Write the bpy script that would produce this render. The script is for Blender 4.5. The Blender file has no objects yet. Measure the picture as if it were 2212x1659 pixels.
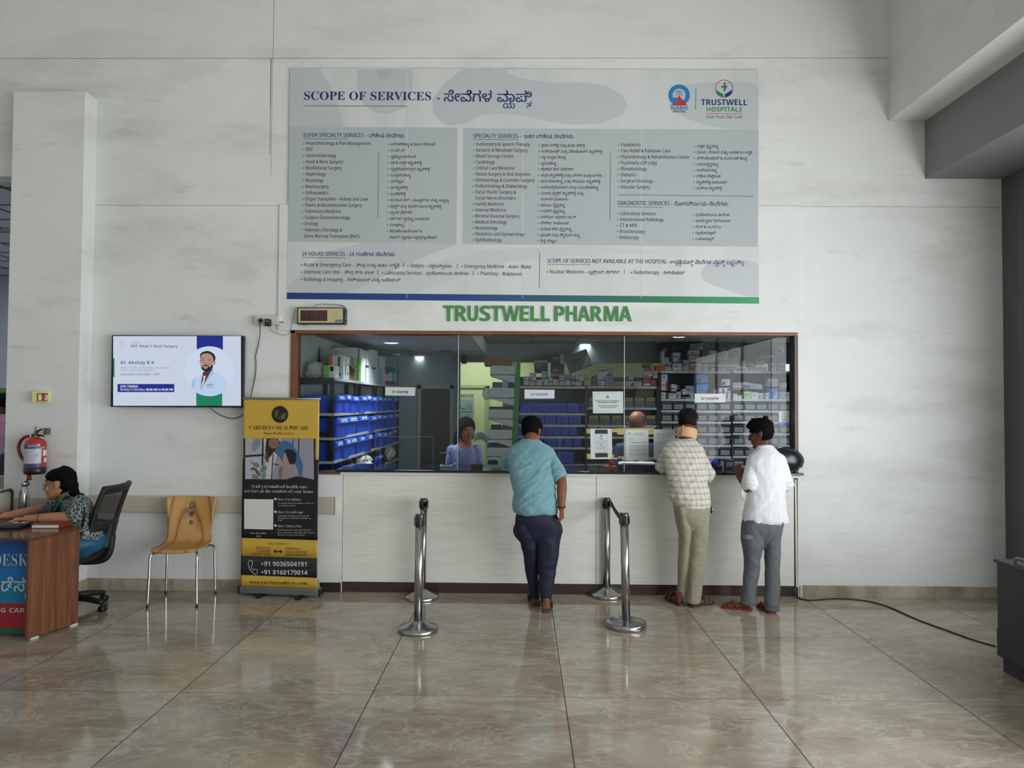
# Hospital lobby with a pharmacy counter behind glass
import bpy, bmesh, math, random
import numpy as np
from mathutils import Vector, Matrix
from mathutils.noise import noise as pnoise
R = math.radians
PI = math.pi
C = bpy.context.scene.collection
SC = bpy.context.scene
random.seed(7)

# ------------------------------------------------------------------ camera, exposure, world, daylight
FPX, CAMZ = 1546.0, 1.7
YAW, PITCH, ROLL = .01427, .02665, .00633
WALL_Y = 6.425


def cam_axes():
    cy, sy, cp, sp = math.cos(YAW), math.sin(YAW), math.cos(PITCH), math.sin(PITCH)
    r = Vector((cy, sy, 0)); f = Vector((-sy * cp, cy * cp, sp)); u = r.cross(f)
    cr, sr = math.cos(ROLL), math.sin(ROLL)
    return cr * r + sr * u, -sr * r + cr * u, f


AX_R, AX_U, AX_F = cam_axes()
cd = bpy.data.cameras.new('camera')
cam = bpy.data.objects.new('camera', cd)
C.objects.link(cam)
cd.sensor_width = 36.0
cd.lens = FPX / 2212 * 36
cd.clip_end = 100
cam.matrix_world = Matrix(((AX_R.x, AX_U.x, -AX_F.x, 0), (AX_R.y, AX_U.y, -AX_F.y, 0), (AX_R.z, AX_U.z, -AX_F.z, CAMZ), (0, 0, 0, 1)))
SC.camera = cam
SC.view_settings.view_transform = 'Standard'
SC.view_settings.look = 'None'
SC.view_settings.gamma = 1
SC.view_settings.use_curve_mapping = False
SC.view_settings.exposure = 0.0
wd = bpy.data.worlds.new('sky')
SC.world = wd
wd.use_nodes = True
wd.node_tree.nodes['Background'].inputs[0].default_value = (.80, .90, 1, 1)
wd.node_tree.nodes['Background'].inputs[1].default_value = 1.1


def area(name, loc, target, sx, sy, watts, col=(1, 1, 1)):
    l = bpy.data.lights.new(name, 'AREA')
    l.shape = 'RECTANGLE'; l.size = sx; l.size_y = sy; l.energy = watts; l.color = col
    o = bpy.data.objects.new(name, l)
    C.objects.link(o)
    o.location = loc
    o.rotation_euler = (Vector(target) - Vector(loc)).to_track_quat('-Z', 'Y').to_euler()
    return o


# daylight through the glazed side of the lobby (right) and added fill lamps behind the camera
area('daylight_side', (4.40, 2.45, 1.46), (0, 2.45, 1.46), 4.2, 2.8, 290, (.97, .99, 1))
area('daylight_side_front', (4.40, -2.4, 1.46), (0, -2.4, 1.46), 5.4, 2.8, 235, (.97, .99, 1))
area('daylight_pavement', (7.3, -.5, .06), (6.6, -.5, 3), 5, 9, 420, (1, .99, .96))
area('fill_behind_camera', (-1.0, -6.6, 2.1), (-1.0, 0, 2.0), 9, 3.6, 16, (.97, .99, 1))  # added frontal fill in front of a closed wall
area('fill_behind_camera_high', (-2.0, -6.4, 5.0), (-1.5, 0, 4.2), 8, 1.4, 6, (.96, .98, 1))  # added weak fill, set high so the glass does not mirror it


def W(px, py, Y=WALL_Y):
    """the point of the vertical plane at depth Y that the photo shows at (px, py)"""
    d = AX_F + AX_R * ((px - 1106) / FPX) - AX_U * ((py - 829.5) / FPX)
    return d * (Y / d.y) + Vector((0, 0, CAMZ))


def FL(px, py, z=0.0):
    """the point of the level plane at height z that the photo shows at (px, py)"""
    d = AX_F + AX_R * ((px - 1106) / FPX) - AX_U * ((py - 829.5) / FPX)
    return d * ((z - CAMZ) / d.z) + Vector((0, 0, CAMZ))


# ------------------------------------------------------------------ materials
MATS = {}


def srgb(h):
    h = h.lstrip('#')
    v = [int(h[i:i + 2], 16) / 255 for i in (0, 2, 4)]
    return tuple(x / 12.92 if x <= .04045 else ((x + .055) / 1.055) ** 2.4 for x in v)


def mat(name, col=(.8, .8, .8), rough=.5, metal=0., spec=.5, emit=None, es=1.0, alpha=1., coat=0., trans=0., sheen=0.):
    if name in MATS:
        return MATS[name]
    m = bpy.data.materials.new(name)
    m.use_nodes = True
    b = m.node_tree.nodes['Principled BSDF']
    if isinstance(col, str):
        col = srgb(col)
    b.inputs['Base Color'].default_value = (*col, 1)
    b.inputs['Roughness'].default_value = rough
    b.inputs['Metallic'].default_value = metal
    b.inputs['Specular IOR Level'].default_value = spec
    b.inputs['Coat Weight'].default_value = coat
    b.inputs['Alpha'].default_value = alpha
    b.inputs['Transmission Weight'].default_value = trans
    b.inputs['Sheen Weight'].default_value = sheen
    if emit is not None:
        if isinstance(emit, str):
            emit = srgb(emit)
        b.inputs['Emission Color'].default_value = (*emit, 1)
        b.inputs['Emission Strength'].default_value = es
    m.diffuse_color = (*col[:3], 1)
    MATS[name] = m
    return m


class NT:
    """small helper for node trees"""
    def __init__(s, m):
        s.t = m.node_tree
        s.b = s.t.nodes.get('Principled BSDF')

    def n(s, kind, **kw):
        q = s.t.nodes.new(kind)
        for k, v in kw.items():
            if k in q.inputs:
                q.inputs[k].default_value = v
            else:
                setattr(q, k, v)
        return q

    def l(s, a, b):
        s.t.links.new(a, b)

    def coords(s, scale=(1, 1, 1), rot=(0, 0, 0), loc=(0, 0, 0)):
        tc = s.n('ShaderNodeTexCoord'); mp = s.n('ShaderNodeMapping')
        mp.inputs['Scale'].default_value = scale
        mp.inputs['Rotation'].default_value = rot
        mp.inputs['Location'].default_value = loc
        s.l(tc.outputs['Object'], mp.inputs['Vector'])
        return mp.outputs['Vector']

    def noise(s, vec, scale, detail=4, rough=.55, dist=0.):
        q = s.n('ShaderNodeTexNoise')
        q.inputs['Scale'].default_value = scale; q.inputs['Detail'].default_value = detail
        q.inputs['Roughness'].default_value = rough; q.inputs['Distortion'].default_value = dist
        s.l(vec, q.inputs['Vector'])
        return q.outputs['Fac']

    def ramp(s, fac, stops):
        q = s.n('ShaderNodeValToRGB')
        el = q.color_ramp.elements
        while len(el) < len(stops):
            el.new(.5)
        for e, (p, c) in zip(el, stops):
            e.position = p
            if isinstance(c, str):
                c = srgb(c)
            if isinstance(c, (int, float)):
                c = (c, c, c)
            e.color = (*c[:3], 1)
        s.l(fac, q.inputs['Fac'])
        return q.outputs['Color']

    def mix(s, fac, a, b, mode='MIX'):
        q = s.n('ShaderNodeMix', data_type='RGBA', blend_type=mode)
        for v, i in ((fac, 0), (a, 6), (b, 7)):
            if hasattr(v, 'is_linked') or hasattr(v, 'links'):
                s.l(v, q.inputs[i])
            elif i == 0:
                q.inputs[0].default_value = v
            else:
                q.inputs[i].default_value = (*v[:3], 1)
        return q.outputs[2]

    def bump(s, h, strength=.2, dist=.01):
        q = s.n('ShaderNodeBump')
        q.inputs['Strength'].default_value = strength; q.inputs['Distance'].default_value = dist
        s.l(h, q.inputs['Height'])
        s.l(q.outputs['Normal'], s.b.inputs['Normal'])

    def base(s, c):
        s.l(c, s.b.inputs['Base Color'])


def noisy(name, c0, c1, scale=8, rough=.6, stretch=(1, 1, 1), bump=0., metal=0., lo=.35, hi=.65, detail=5, **kw):
    """a two-tone noise material"""
    if name in MATS:
        return MATS[name]
    m = mat(name, c0, rough, metal, **kw)
    t = NT(m)
    f = t.noise(t.coords(stretch), scale, detail)
    t.base(t.ramp(f, [(lo, c0), (hi, c1)]))
    if bump:
        t.bump(f, bump, .01)
    return m


# ------------------------------------------------------------------ mesh builder
class MB:
    def __init__(s):
        s.v, s.f, s.mi, s.mats, s.sm = [], [], [], [], []

    def slot(s, m):
        if m is None:
            return 0
        if m not in s.mats:
            s.mats.append(m)
        return s.mats.index(m)

    def add(s, vs, fs, m=None, smooth=False, M=None):
        o = len(s.v)
        if M is not None:
            vs = [M @ Vector(v) for v in vs]
        s.v += [tuple(v) for v in vs]
        k = s.slot(m)
        for f in fs:
            s.f.append([i + o for i in f]); s.mi.append(k); s.sm.append(smooth)
        return s

    def box(s, x0, x1, y0, y1, z0, z1, m=None, M=None, bev=0.):
        if bev > 0:
            bm = bmesh.new()
            bmesh.ops.create_cube(bm, size=1)
            for v in bm.verts:
                v.co = Vector(((x0 + x1) / 2 + v.co.x * (x1 - x0), (y0 + y1) / 2 + v.co.y * (y1 - y0), (z0 + z1) / 2 + v.co.z * (z1 - z0)))
            bmesh.ops.bevel(bm, geom=bm.edges[:], offset=bev, segments=2, affect='EDGES', profile=.5)
            bm.verts.index_update()
            vs = [v.co.copy() for v in bm.verts]; fs = [[v.index for v in f.verts] for f in bm.faces]
            bm.free()
            return s.add(vs, fs, m, False, M)
        vs = [(x, y, z) for z in (z0, z1) for y in (y0, y1) for x in (x0, x1)]
        fs = [(0, 2, 3, 1), (4, 5, 7, 6), (0, 1, 5, 4), (2, 6, 7, 3), (0, 4, 6, 2), (1, 3, 7, 5)]
        return s.add(vs, fs, m, False, M)

    def quad(s, a, b, c, d, m=None):
        return s.add([a, b, c, d], [(0, 1, 2, 3)], m)

    def prism(s, pts, d, m=None, M=None, axis='y', at=0., smooth=False):
        """polygon of (u, w) points thickened by d along an axis; axis y: (u,w)=(x,z); x: (y,z); z: (x,y)"""
        n = len(pts)
        def P(u, w, t):
            return {'y': (u, t, w), 'x': (t, u, w), 'z': (u, w, t)}[axis]
        vs = [P(u, w, at) for u, w in pts] + [P(u, w, at + d) for u, w in pts]
        fs = [tuple(range(n)), tuple(range(2 * n - 1, n - 1, -1))]
        fs += [(i, i + n, (i + 1) % n + n, (i + 1) % n) for i in range(n)]
        return s.add(vs, fs, m, smooth, M)

    def cyl(s, a, b, r, m=None, n=16, r2=None, caps=True, smooth=True, M=None):
        return s.tube([a, b], [r, r if r2 is None else r2], m, n, caps, smooth, M)

    def tube(s, path, r, m=None, n=10, caps=True, smooth=True, M=None, flat=None, up=None):
        P = [Vector(p) for p in path]
        k = len(P)
        rs = list(r) if isinstance(r, (list, tuple)) else [r] * k
        T = [((P[min(i + 1, k - 1)] - P[max(i - 1, 0)]).normalized()) for i in range(k)]
        ref = Vector(up) if up else (Vector((0, 0, 1)) if abs(T[0].z) < .9 else Vector((1, 0, 0)))
        u = (ref - T[0] * ref.dot(T[0])).normalized()
        vs = []
        for i in range(k):
            u = (u - T[i] * u.dot(T[i]))
            u = u.normalized() if u.length > 1e-6 else T[i].orthogonal().normalized()
            w = T[i].cross(u)
            for j in range(n):
                a = 2 * PI * j / n
                e = rs[i]
                ea, eb = (e, e) if flat is None else (e, e * flat)
                vs.append(P[i] + u * (math.cos(a) * ea) + w * (math.sin(a) * eb))
        fs = [(i * n + j, i * n + (j + 1) % n, (i + 1) * n + (j + 1) % n, (i + 1) * n + j) for i in range(k - 1) for j in range(n)]
        if caps:
            fs += [tuple(range(n - 1, -1, -1)), tuple(range((k - 1) * n, k * n))]
        return s.add(vs, fs, m, smooth, M)

    def lathe(s, prof, m=None, n=28, M=None, smooth=True, cx=0., cy=0.):
        """profile of (r, z) spun round the z axis"""
        vs = [(cx + r * math.cos(2 * PI * j / n), cy + r * math.sin(2 * PI * j / n), z) for r, z in prof for j in range(n)]
        fs = [(i * n + j, i * n + (j + 1) % n, (i + 1) * n + (j + 1) % n, (i + 1) * n + j) for i in range(len(prof) - 1) for j in range(n)]
        if prof[0][0] > 1e-6:
            fs.append(tuple(range(n - 1, -1, -1)))
        if prof[-1][0] > 1e-6:
            fs.append(tuple(range((len(prof) - 1) * n, len(prof) * n)))
        return s.add(vs, fs, m, smooth, M)

    def ball(s, c, r, m=None, n=16, k=10, M=None):
        rx, ry, rz = r if isinstance(r, (list, tuple)) else (r, r, r)
        vs = [(c[0] + rx * math.sin(PI * i / k) * math.cos(2 * PI * j / n), c[1] + ry * math.sin(PI * i / k) * math.sin(2 * PI * j / n), c[2] + rz * math.cos(PI * i / k)) for i in range(k + 1) for j in range(n)]
        fs = [((i + 1) * n + j, (i + 1) * n + (j + 1) % n, i * n + (j + 1) % n, i * n + j) for i in range(k) for j in range(n)]
        return s.add(vs, fs, m, True, M)

    def grid(s, fn, nu, nv, m=None, smooth=True, M=None, closed_u=False):
        vs = [fn(i / (nu if closed_u else nu - 1), j / (nv - 1)) for j in range(nv) for i in range(nu)]
        fs = []
        for j in range(nv - 1):
            for i in range(nu if closed_u else nu - 1):
                a, b = j * nu + i, j * nu + (i + 1) % nu
                fs.append((a, b, b + nu, a + nu))
        return s.add(vs, fs, m, smooth, M)

    def sheet(s, fn, nu, nv, th, m=None, smooth=True, M=None):
        """a curved sheet with thickness th along its normals"""
        P = [[Vector(fn(i / (nu - 1), j / (nv - 1))) for i in range(nu)] for j in range(nv)]
        N = [[((P[j][min(i + 1, nu - 1)] - P[j][max(i - 1, 0)]).cross(P[min(j + 1, nv - 1)][i] - P[max(j - 1, 0)][i])).normalized() for i in range(nu)] for j in range(nv)]
        n = nu * nv
        vs = [P[j][i] for j in range(nv) for i in range(nu)] + [P[j][i] - N[j][i] * th for j in range(nv) for i in range(nu)]
        fs = []
        for j in range(nv - 1):
            for i in range(nu - 1):
                a = j * nu + i
                fs += [(a, a + 1, a + 1 + nu, a + nu), (a + n, a + nu + n, a + 1 + nu + n, a + 1 + n)]
        for i in range(nu - 1):
            a, b = i, (nv - 1) * nu + i
            fs += [(a + n, a + 1 + n, a + 1, a), (b, b + 1, b + 1 + n, b + n)]
        for j in range(nv - 1):
            a, b = j * nu, j * nu + nu - 1
            fs += [(a, a + nu, a + nu + n, a + n), (b + n, b + nu + n, b + nu, b)]
        return s.add(vs, fs, m, smooth, M)

    def mesh(s, name, m=None):
        me = bpy.data.meshes.new(name)
        me.from_pydata(s.v, [], s.f)
        for q in (s.mats or ([m] if m else [])):
            me.materials.append(q)
        if len(s.f):
            me.polygons.foreach_set('material_index', s.mi)
            me.polygons.foreach_set('use_smooth', s.sm)
        me.update()
        return me

    def build(s, name, m=None, parent=None, loc=None, fix=True):
        me = s.mesh(name, m)
        if fix:
            bm = bmesh.new(); bm.from_mesh(me)
            bmesh.ops.recalc_face_normals(bm, faces=bm.faces[:])
            bm.to_mesh(me); bm.free()
        o = bpy.data.objects.new(name, me)
        C.objects.link(o)
        if parent is not None:
            o.parent = parent
        if loc is not None:
            o.location = loc
        return o


def tag(o, label=None, cat=None, group=None, kind=None):
    if label: o['label'] = label
    if cat: o['category'] = cat
    if group: o['group'] = group
    if kind: o['kind'] = kind
    return o


def thing(name, label, cat, loc=(0, 0, 0), rz=0., group=None, rot=None):
    o = bpy.data.objects.new(name, None)
    o.empty_display_size = .1
    C.objects.link(o)
    o.location = loc
    o.rotation_euler = rot if rot else (0, 0, rz)
    return tag(o, label, cat, group)


def struct(mb, name, m=None, parent=None):
    o = mb.build(name, m, parent)
    if parent is None:
        o['kind'] = 'structure'
    return o


def dup(root, loc=None, rz=None, label=None, group=None):
    kids = {}
    for q in C.objects:
        if q.parent: kids.setdefault(q.parent, []).append(q)
    def rec(o, par):
        c = o.copy(); C.objects.link(c); c.parent = par
        for ch in kids.get(o, []): rec(ch, c)
        return c
    r = rec(root, None)
    if loc is not None: r.location = loc
    if rz is not None: r.rotation_euler = (0, 0, rz)
    if label: r['label'] = label
    if group: r['group'] = group
    return r


def frame(origin, xdir, zdir=(0, 0, 1)):
    """matrix whose x runs along xdir, z along zdir, y = z cross x"""
    x = Vector(xdir).normalized(); z = Vector(zdir); z = (z - x * z.dot(x)).normalized(); y = z.cross(x)
    o = Vector(origin)
    return Matrix(((x.x, y.x, z.x, o.x), (x.y, y.y, z.y, o.y), (x.z, y.z, z.z, o.z), (0, 0, 0, 1)))


def smooth_path(pts, k=6):
    """Catmull-Rom through points"""
    P = [Vector(p) for p in pts]
    out = []
    for i in range(len(P) - 1):
        a, b, c, d = P[max(i - 1, 0)], P[i], P[i + 1], P[min(i + 2, len(P) - 1)]
        for j in range(k):
            t = j / k
            out.append(.5 * ((2 * b) + (c - a) * t + (2 * a - 5 * b + 4 * c - d) * t * t + (3 * b - a - 3 * c + d) * t ** 3))
    out.append(P[-1])
    return out


def cable(name, pts, r, m, label, cat='cable', group=None, k=8, n=7):
    b = MB(); b.tube(smooth_path(pts, k), r, m, n)
    return tag(b.build(name), label, cat, group)
# ------------------------------------------------------------------ lettering
TXC = bpy.data.curves.new('lettering_source', 'FONT')
TXO = bpy.data.objects.new('lettering_source', TXC)
GLYPHS = {}


def styled(ch, st):
    o = ord(ch)
    tab = {'serif': (0x1D400, 0x1D41A, 0x1D7CE), 'bold': (0x1D5D4, 0x1D5EE, 0x1D7EC), 'sans': (0x1D5A0, 0x1D5BA, 0x1D7E2), 'script': (0x1D4D0, 0x1D4EA, None)}
    if st in tab:
        U, L, D = tab[st]
        if 65 <= o <= 90: return chr(U + o - 65)
        if 97 <= o <= 122: return chr(L + o - 97)
        if 48 <= o <= 57 and D: return chr(D + o - 48)
    return ch


def raw_eval(s, off, res):
    TXC.body = s; TXC.size = 1.0; TXC.offset = off; TXC.resolution_u = res
    me = bpy.data.meshes.new_from_object(TXO)
    vs = [tuple(v.co) for v in me.vertices]; fs = [tuple(p.vertices) for p in me.polygons]
    bpy.data.meshes.remove(me)
    return vs, fs


def contour_fill(s, off, res):
    """each outline filled on its own, with the counters that lie in it, so overlapping strokes stay solid; off > 0 thickens"""
    TXC.body = s; TXC.size = 1.0; TXC.offset = 0; TXC.resolution_u = res; TXC.fill_mode = 'NONE'
    me = bpy.data.meshes.new_from_object(TXO)
    TXC.fill_mode = 'BOTH'
    P = [(v.co.x, v.co.y) for v in me.vertices]; nb = {}
    for e in me.edges:
        a, b = e.vertices; nb.setdefault(a, []).append(b); nb.setdefault(b, []).append(a)
    bpy.data.meshes.remove(me)
    seen, loops = set(), []
    for st in range(len(P)):
        if st in seen or st not in nb: continue
        lp, prev, cur = [st], None, st; seen.add(st)
        while True:
            nx_ = [q for q in nb[cur] if q != prev and q not in seen]
            if not nx_: break
            prev, cur = cur, min(nx_) if len(lp) == 1 else nx_[0]; seen.add(cur); lp.append(cur)
        pts = [P[i] for i in lp]
        ar = sum(x0 * y1 - x1 * y0 for (x0, y0), (x1, y1) in zip(pts, pts[1:] + pts[:1])) / 2
        if len(pts) > 2 and abs(ar) > 1e-6: loops.append((ar, pts))
    if not loops: return raw_eval(s, off, res)
    sgn = 1 if max(loops, key=lambda q: abs(q[0]))[0] > 0 else -1
    def inside(p, poly):
        c = False
        for (x0, y0), (x1, y1) in zip(poly, poly[1:] + poly[:1]):
            if (y0 > p[1]) != (y1 > p[1]) and p[0] < (x1 - x0) * (p[1] - y0) / (y1 - y0) + x0: c = not c
        return c
    from mathutils.geometry import tessellate_polygon
    vs, fs = [], []
    for k, (ar, pts) in enumerate(q for q in loops if q[0] * sgn > 0):
        holes = [h for a, h in loops if a * sgn < 0 and abs(a) < abs(ar) and inside(h[0], pts)]
        tri = tessellate_polygon([[Vector((x, y, 0)) for x, y in lp] for lp in [pts] + holes])
        flat = [q for lp in [pts] + holes for q in lp]
        for j, dx in enumerate((0,) if off == 0 else (-off * .7, off * .7)):
            o = len(vs); z = .00006 * (j + 2 * (k % 3))
            vs += [(x + dx, y, z) for x, y in flat]; fs += [tuple(i + o for i in t) for t in tri]
    return vs, fs


def glyph(ch, st='plain', off=0., res=3):
    key = (ch, st, off, res)
    if key not in GLYPHS:
        c = styled(ch, st)
        if ch == ' ':
            GLYPHS[key] = ([], [], .28)
        else:
            vs, fs = (contour_fill(c, off, res) if off >= 0 else raw_eval(c, off, res))
            w = raw_eval(c + '|', off, 1)[0]; w0 = raw_eval('|', off, 1)[0]
            GLYPHS[key] = (vs, fs, max(v[0] for v in w) - max(v[0] for v in w0))
    return GLYPHS[key]


def is_kn(c): return 0x0C80 <= ord(c) <= 0x0CFF


def layout(s, st='plain', off=0., res=3, kn_scale=.92):
    """list of (glyph, x, y, scale) and the width, at size 1; Kannada conjuncts go below their base letter"""
    out, x, i = [], 0., 0
    while i < len(s):
        c = s[i]
        if not is_kn(c):
            out.append((glyph(c, st, off, res), x, 0, 1)); x += out[-1][0][2]; i += 1
            continue
        ks = kn_scale
        cons = lambda q: 0x0C95 <= ord(q) <= 0x0CB9
        if cons(c):
            base, subs, reph = c, [], False
            i += 1
            while i + 1 < len(s) and s[i] == '\u0ccd' and cons(s[i + 1]):
                subs.append(s[i + 1]); i += 2
            if subs and base == '\u0cb0':
                reph = True; base = subs.pop(0)
            marks = []
            while i < len(s) and (0x0CBE <= ord(s[i]) <= 0x0CD6 or s[i] in '\u0c82\u0c83'):
                marks.append(s[i]); i += 1
            x0 = x
            g = glyph(base, 'plain', off, res); out.append((g, x, 0, ks)); x += g[2] * ks
            late = [q for q in marks if q in '\u0c82\u0c83']
            for q in marks:
                if q in late: continue
                g = glyph(q, 'plain', off, res); out.append((g, x, 0, ks)); x += g[2] * ks
            for j, q in enumerate(subs):
                g = glyph(q, 'plain', off, res)
                sx = max(x0 + .1, x - g[2] * ks * .62) + j * .2
                out.append((g, sx, -.40 - .06 * j, ks * .62)); x = max(x, sx + g[2] * ks * .62)
            if reph:
                g = glyph('\u0cef', 'plain', off, res); out.append((g, x, 0, ks * .8)); x += g[2] * ks * .8
            for q in late:
                g = glyph(q, 'plain', off, res); out.append((g, x, 0, ks)); x += g[2] * ks
        else:
            g = glyph(c, 'plain', off, res); out.append((g, x, 0, ks)); x += g[2] * ks; i += 1
    return out, x


def write(mb, s, M, size, m, st='plain', off=0., res=3, width=None, align='l', depth=0., track=0.):
    """adds the lettering of s to a mesh builder, in the x-y plane of matrix M; width squeezes it to fit"""
    items, w = layout(s, st, off, res)
    w += track * len(items)
    sx = size if width is None else width / w
    x0 = {'l': 0, 'c': -w * sx / 2, 'r': -w * sx}[align]
    for k, ((vs, fs, _), gx, gy, gs) in enumerate(items):
        if not vs: continue
        gx = gx + track * k
        zk = (k % 5) * .00012
        P = [(x0 + (gx + v[0] * gs) * sx, (gy + v[1] * gs) * size, zk + v[2]) for v in vs]
        if depth > 0:
            n = len(P)
            cnt = {}
            for f in fs:
                for a, b in zip(f, f[1:] + f[:1]):
                    cnt[(a, b)] = 1
            side = [(a, b, b + n, a + n) for (a, b) in cnt if (b, a) not in cnt]
            P2 = [(p[0], p[1], depth) for p in P]
            mb.add(P + P2, [f[::-1] for f in fs] + [tuple(i + n for i in f) for f in fs] + side, m, False, M)
        else:
            mb.add(P, fs, m, False, M)
    return w * sx


def wall_frame(o, xdir=(1, 0, 0), up=(0, 0, 1)):
    """x along xdir, y up, z towards the viewer (normal) - the plane lettering lies in"""
    x = Vector(xdir).normalized(); y = Vector(up); y = (y - x * y.dot(x)).normalized(); z = x.cross(y)
    o = Vector(o)
    return Matrix(((x.x, y.x, z.x, o.x), (x.y, y.y, z.y, o.y), (x.z, y.z, z.z, o.z), (0, 0, 0, 1)))


def flat_poly(mb, pts, m, M, z=0.):
    """a flat polygon (possibly concave) in the plane of M"""
    bm = bmesh.new()
    vs = [bm.verts.new((p[0], p[1], z)) for p in pts]
    f = bm.faces.new(vs)
    r = bmesh.ops.triangulate(bm, faces=[f])
    bm.verts.index_update()
    mb.add([v.co.copy() for v in bm.verts], [[v.index for v in q.verts] for q in bm.faces], m, False, M)
    bm.free()


def flat_rect(mb, x0, x1, y0, y1, m, M, z=0.):
    mb.add([(x0, y0, z), (x1, y0, z), (x1, y1, z), (x0, y1, z)], [(0, 1, 2, 3)], m, False, M)


def circle_pts(cx, cy, rx, ry=None, n=40, a0=0., a1=360.):
    ry = rx if ry is None else ry
    k = n if a1 - a0 >= 360 else n - 1
    return [(cx + rx * math.cos(R(a0 + (a1 - a0) * i / k)), cy + ry * math.sin(R(a0 + (a1 - a0) * i / k))) for i in range(n)]


def blob_pts(pts, k=6):
    """closed smooth outline through the points"""
    P = [Vector((p[0], p[1], 0)) for p in pts]
    n = len(P); out = []
    for i in range(n):
        a, b, c, d = P[i - 1], P[i], P[(i + 1) % n], P[(i + 2) % n]
        for j in range(k):
            t = j / k
            q = .5 * ((2 * b) + (c - a) * t + (2 * a - 5 * b + 4 * c - d) * t * t + (3 * b - a - 3 * c + d) * t ** 3)
            out.append((q.x, q.y))
    return out


def stroke(mb, pts, w, m, M, z=0., closed=False):
    """a flat stroke of width w along a polyline"""
    P = [Vector((p[0], p[1], 0)) for p in pts]
    if closed: P = P + [P[0]]
    k = len(P); vs = []
    for i in range(k):
        if closed and i in (0, k - 1):
            t = (P[1] - P[-2])
        else:
            t = P[min(i + 1, k - 1)] - P[max(i - 1, 0)]
        t.normalize()
        nrm = Vector((-t.y, t.x, 0)) * (w / 2)
        vs += [(P[i].x + nrm.x, P[i].y + nrm.y, z), (P[i].x - nrm.x, P[i].y - nrm.y, z)]
    mb.add(vs, [(2 * i, 2 * i + 1, 2 * i + 3, 2 * i + 2) for i in range(k - 1)], m, False, M)
# ------------------------------------------------------------------ the room
def wall_paint(name, c0, c1, smudge=.5):
    m = mat(name, c0, .62, spec=.3)
    t = NT(m)
    v = t.coords((1, 1, 1))
    soft = t.noise(v, .9, 4, .6)
    sm = t.noise(t.coords((.45, 1, 1.5)), 1.5, 7, .66, .15)
    sm2 = t.noise(t.coords((.5, 1, 2.2), loc=(3.1, 0, 1.7)), 3.6, 5, .6)
    spots = t.noise(v, 42, 2, .5)
    a = t.ramp(soft, [(.3, c0), (.7, c1)])
    b = t.mix(t.ramp(sm, [(.50, 0.), (.78, smudge)]), a, srgb('#a3a19a'))
    b = t.mix(t.ramp(sm2, [(.62, 0.), (.80, smudge * .8)]), b, srgb('#97958d'))
    sp = t.ramp(spots, [(.80, 0.), (.83, .5)])
    t.base(t.mix(sp, b, srgb('#77756e')))
    t.bump(t.noise(v, 2.6, 7, .62), .30, .03)
    return m


M_WALL = wall_paint('white_paint', '#d9dbd8', '#e2e4e1')
M_WALLB = wall_paint('white_paint_upper', '#d6d8d5', '#dddfdc', .35)
M_GREY = noisy('grey_paint', '#7b7d7e', '#828486', 1.2, .55)
M_DGREY = noisy('dark_grey_paint', '#55565a', '#5c5d60', 1.0, .5)
M_CRACK = mat('dark_joint', '#57564f', .9)
M_CEIL = noisy('ceiling_white', '#d8d8d4', '#dededa', .7, .7)


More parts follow.
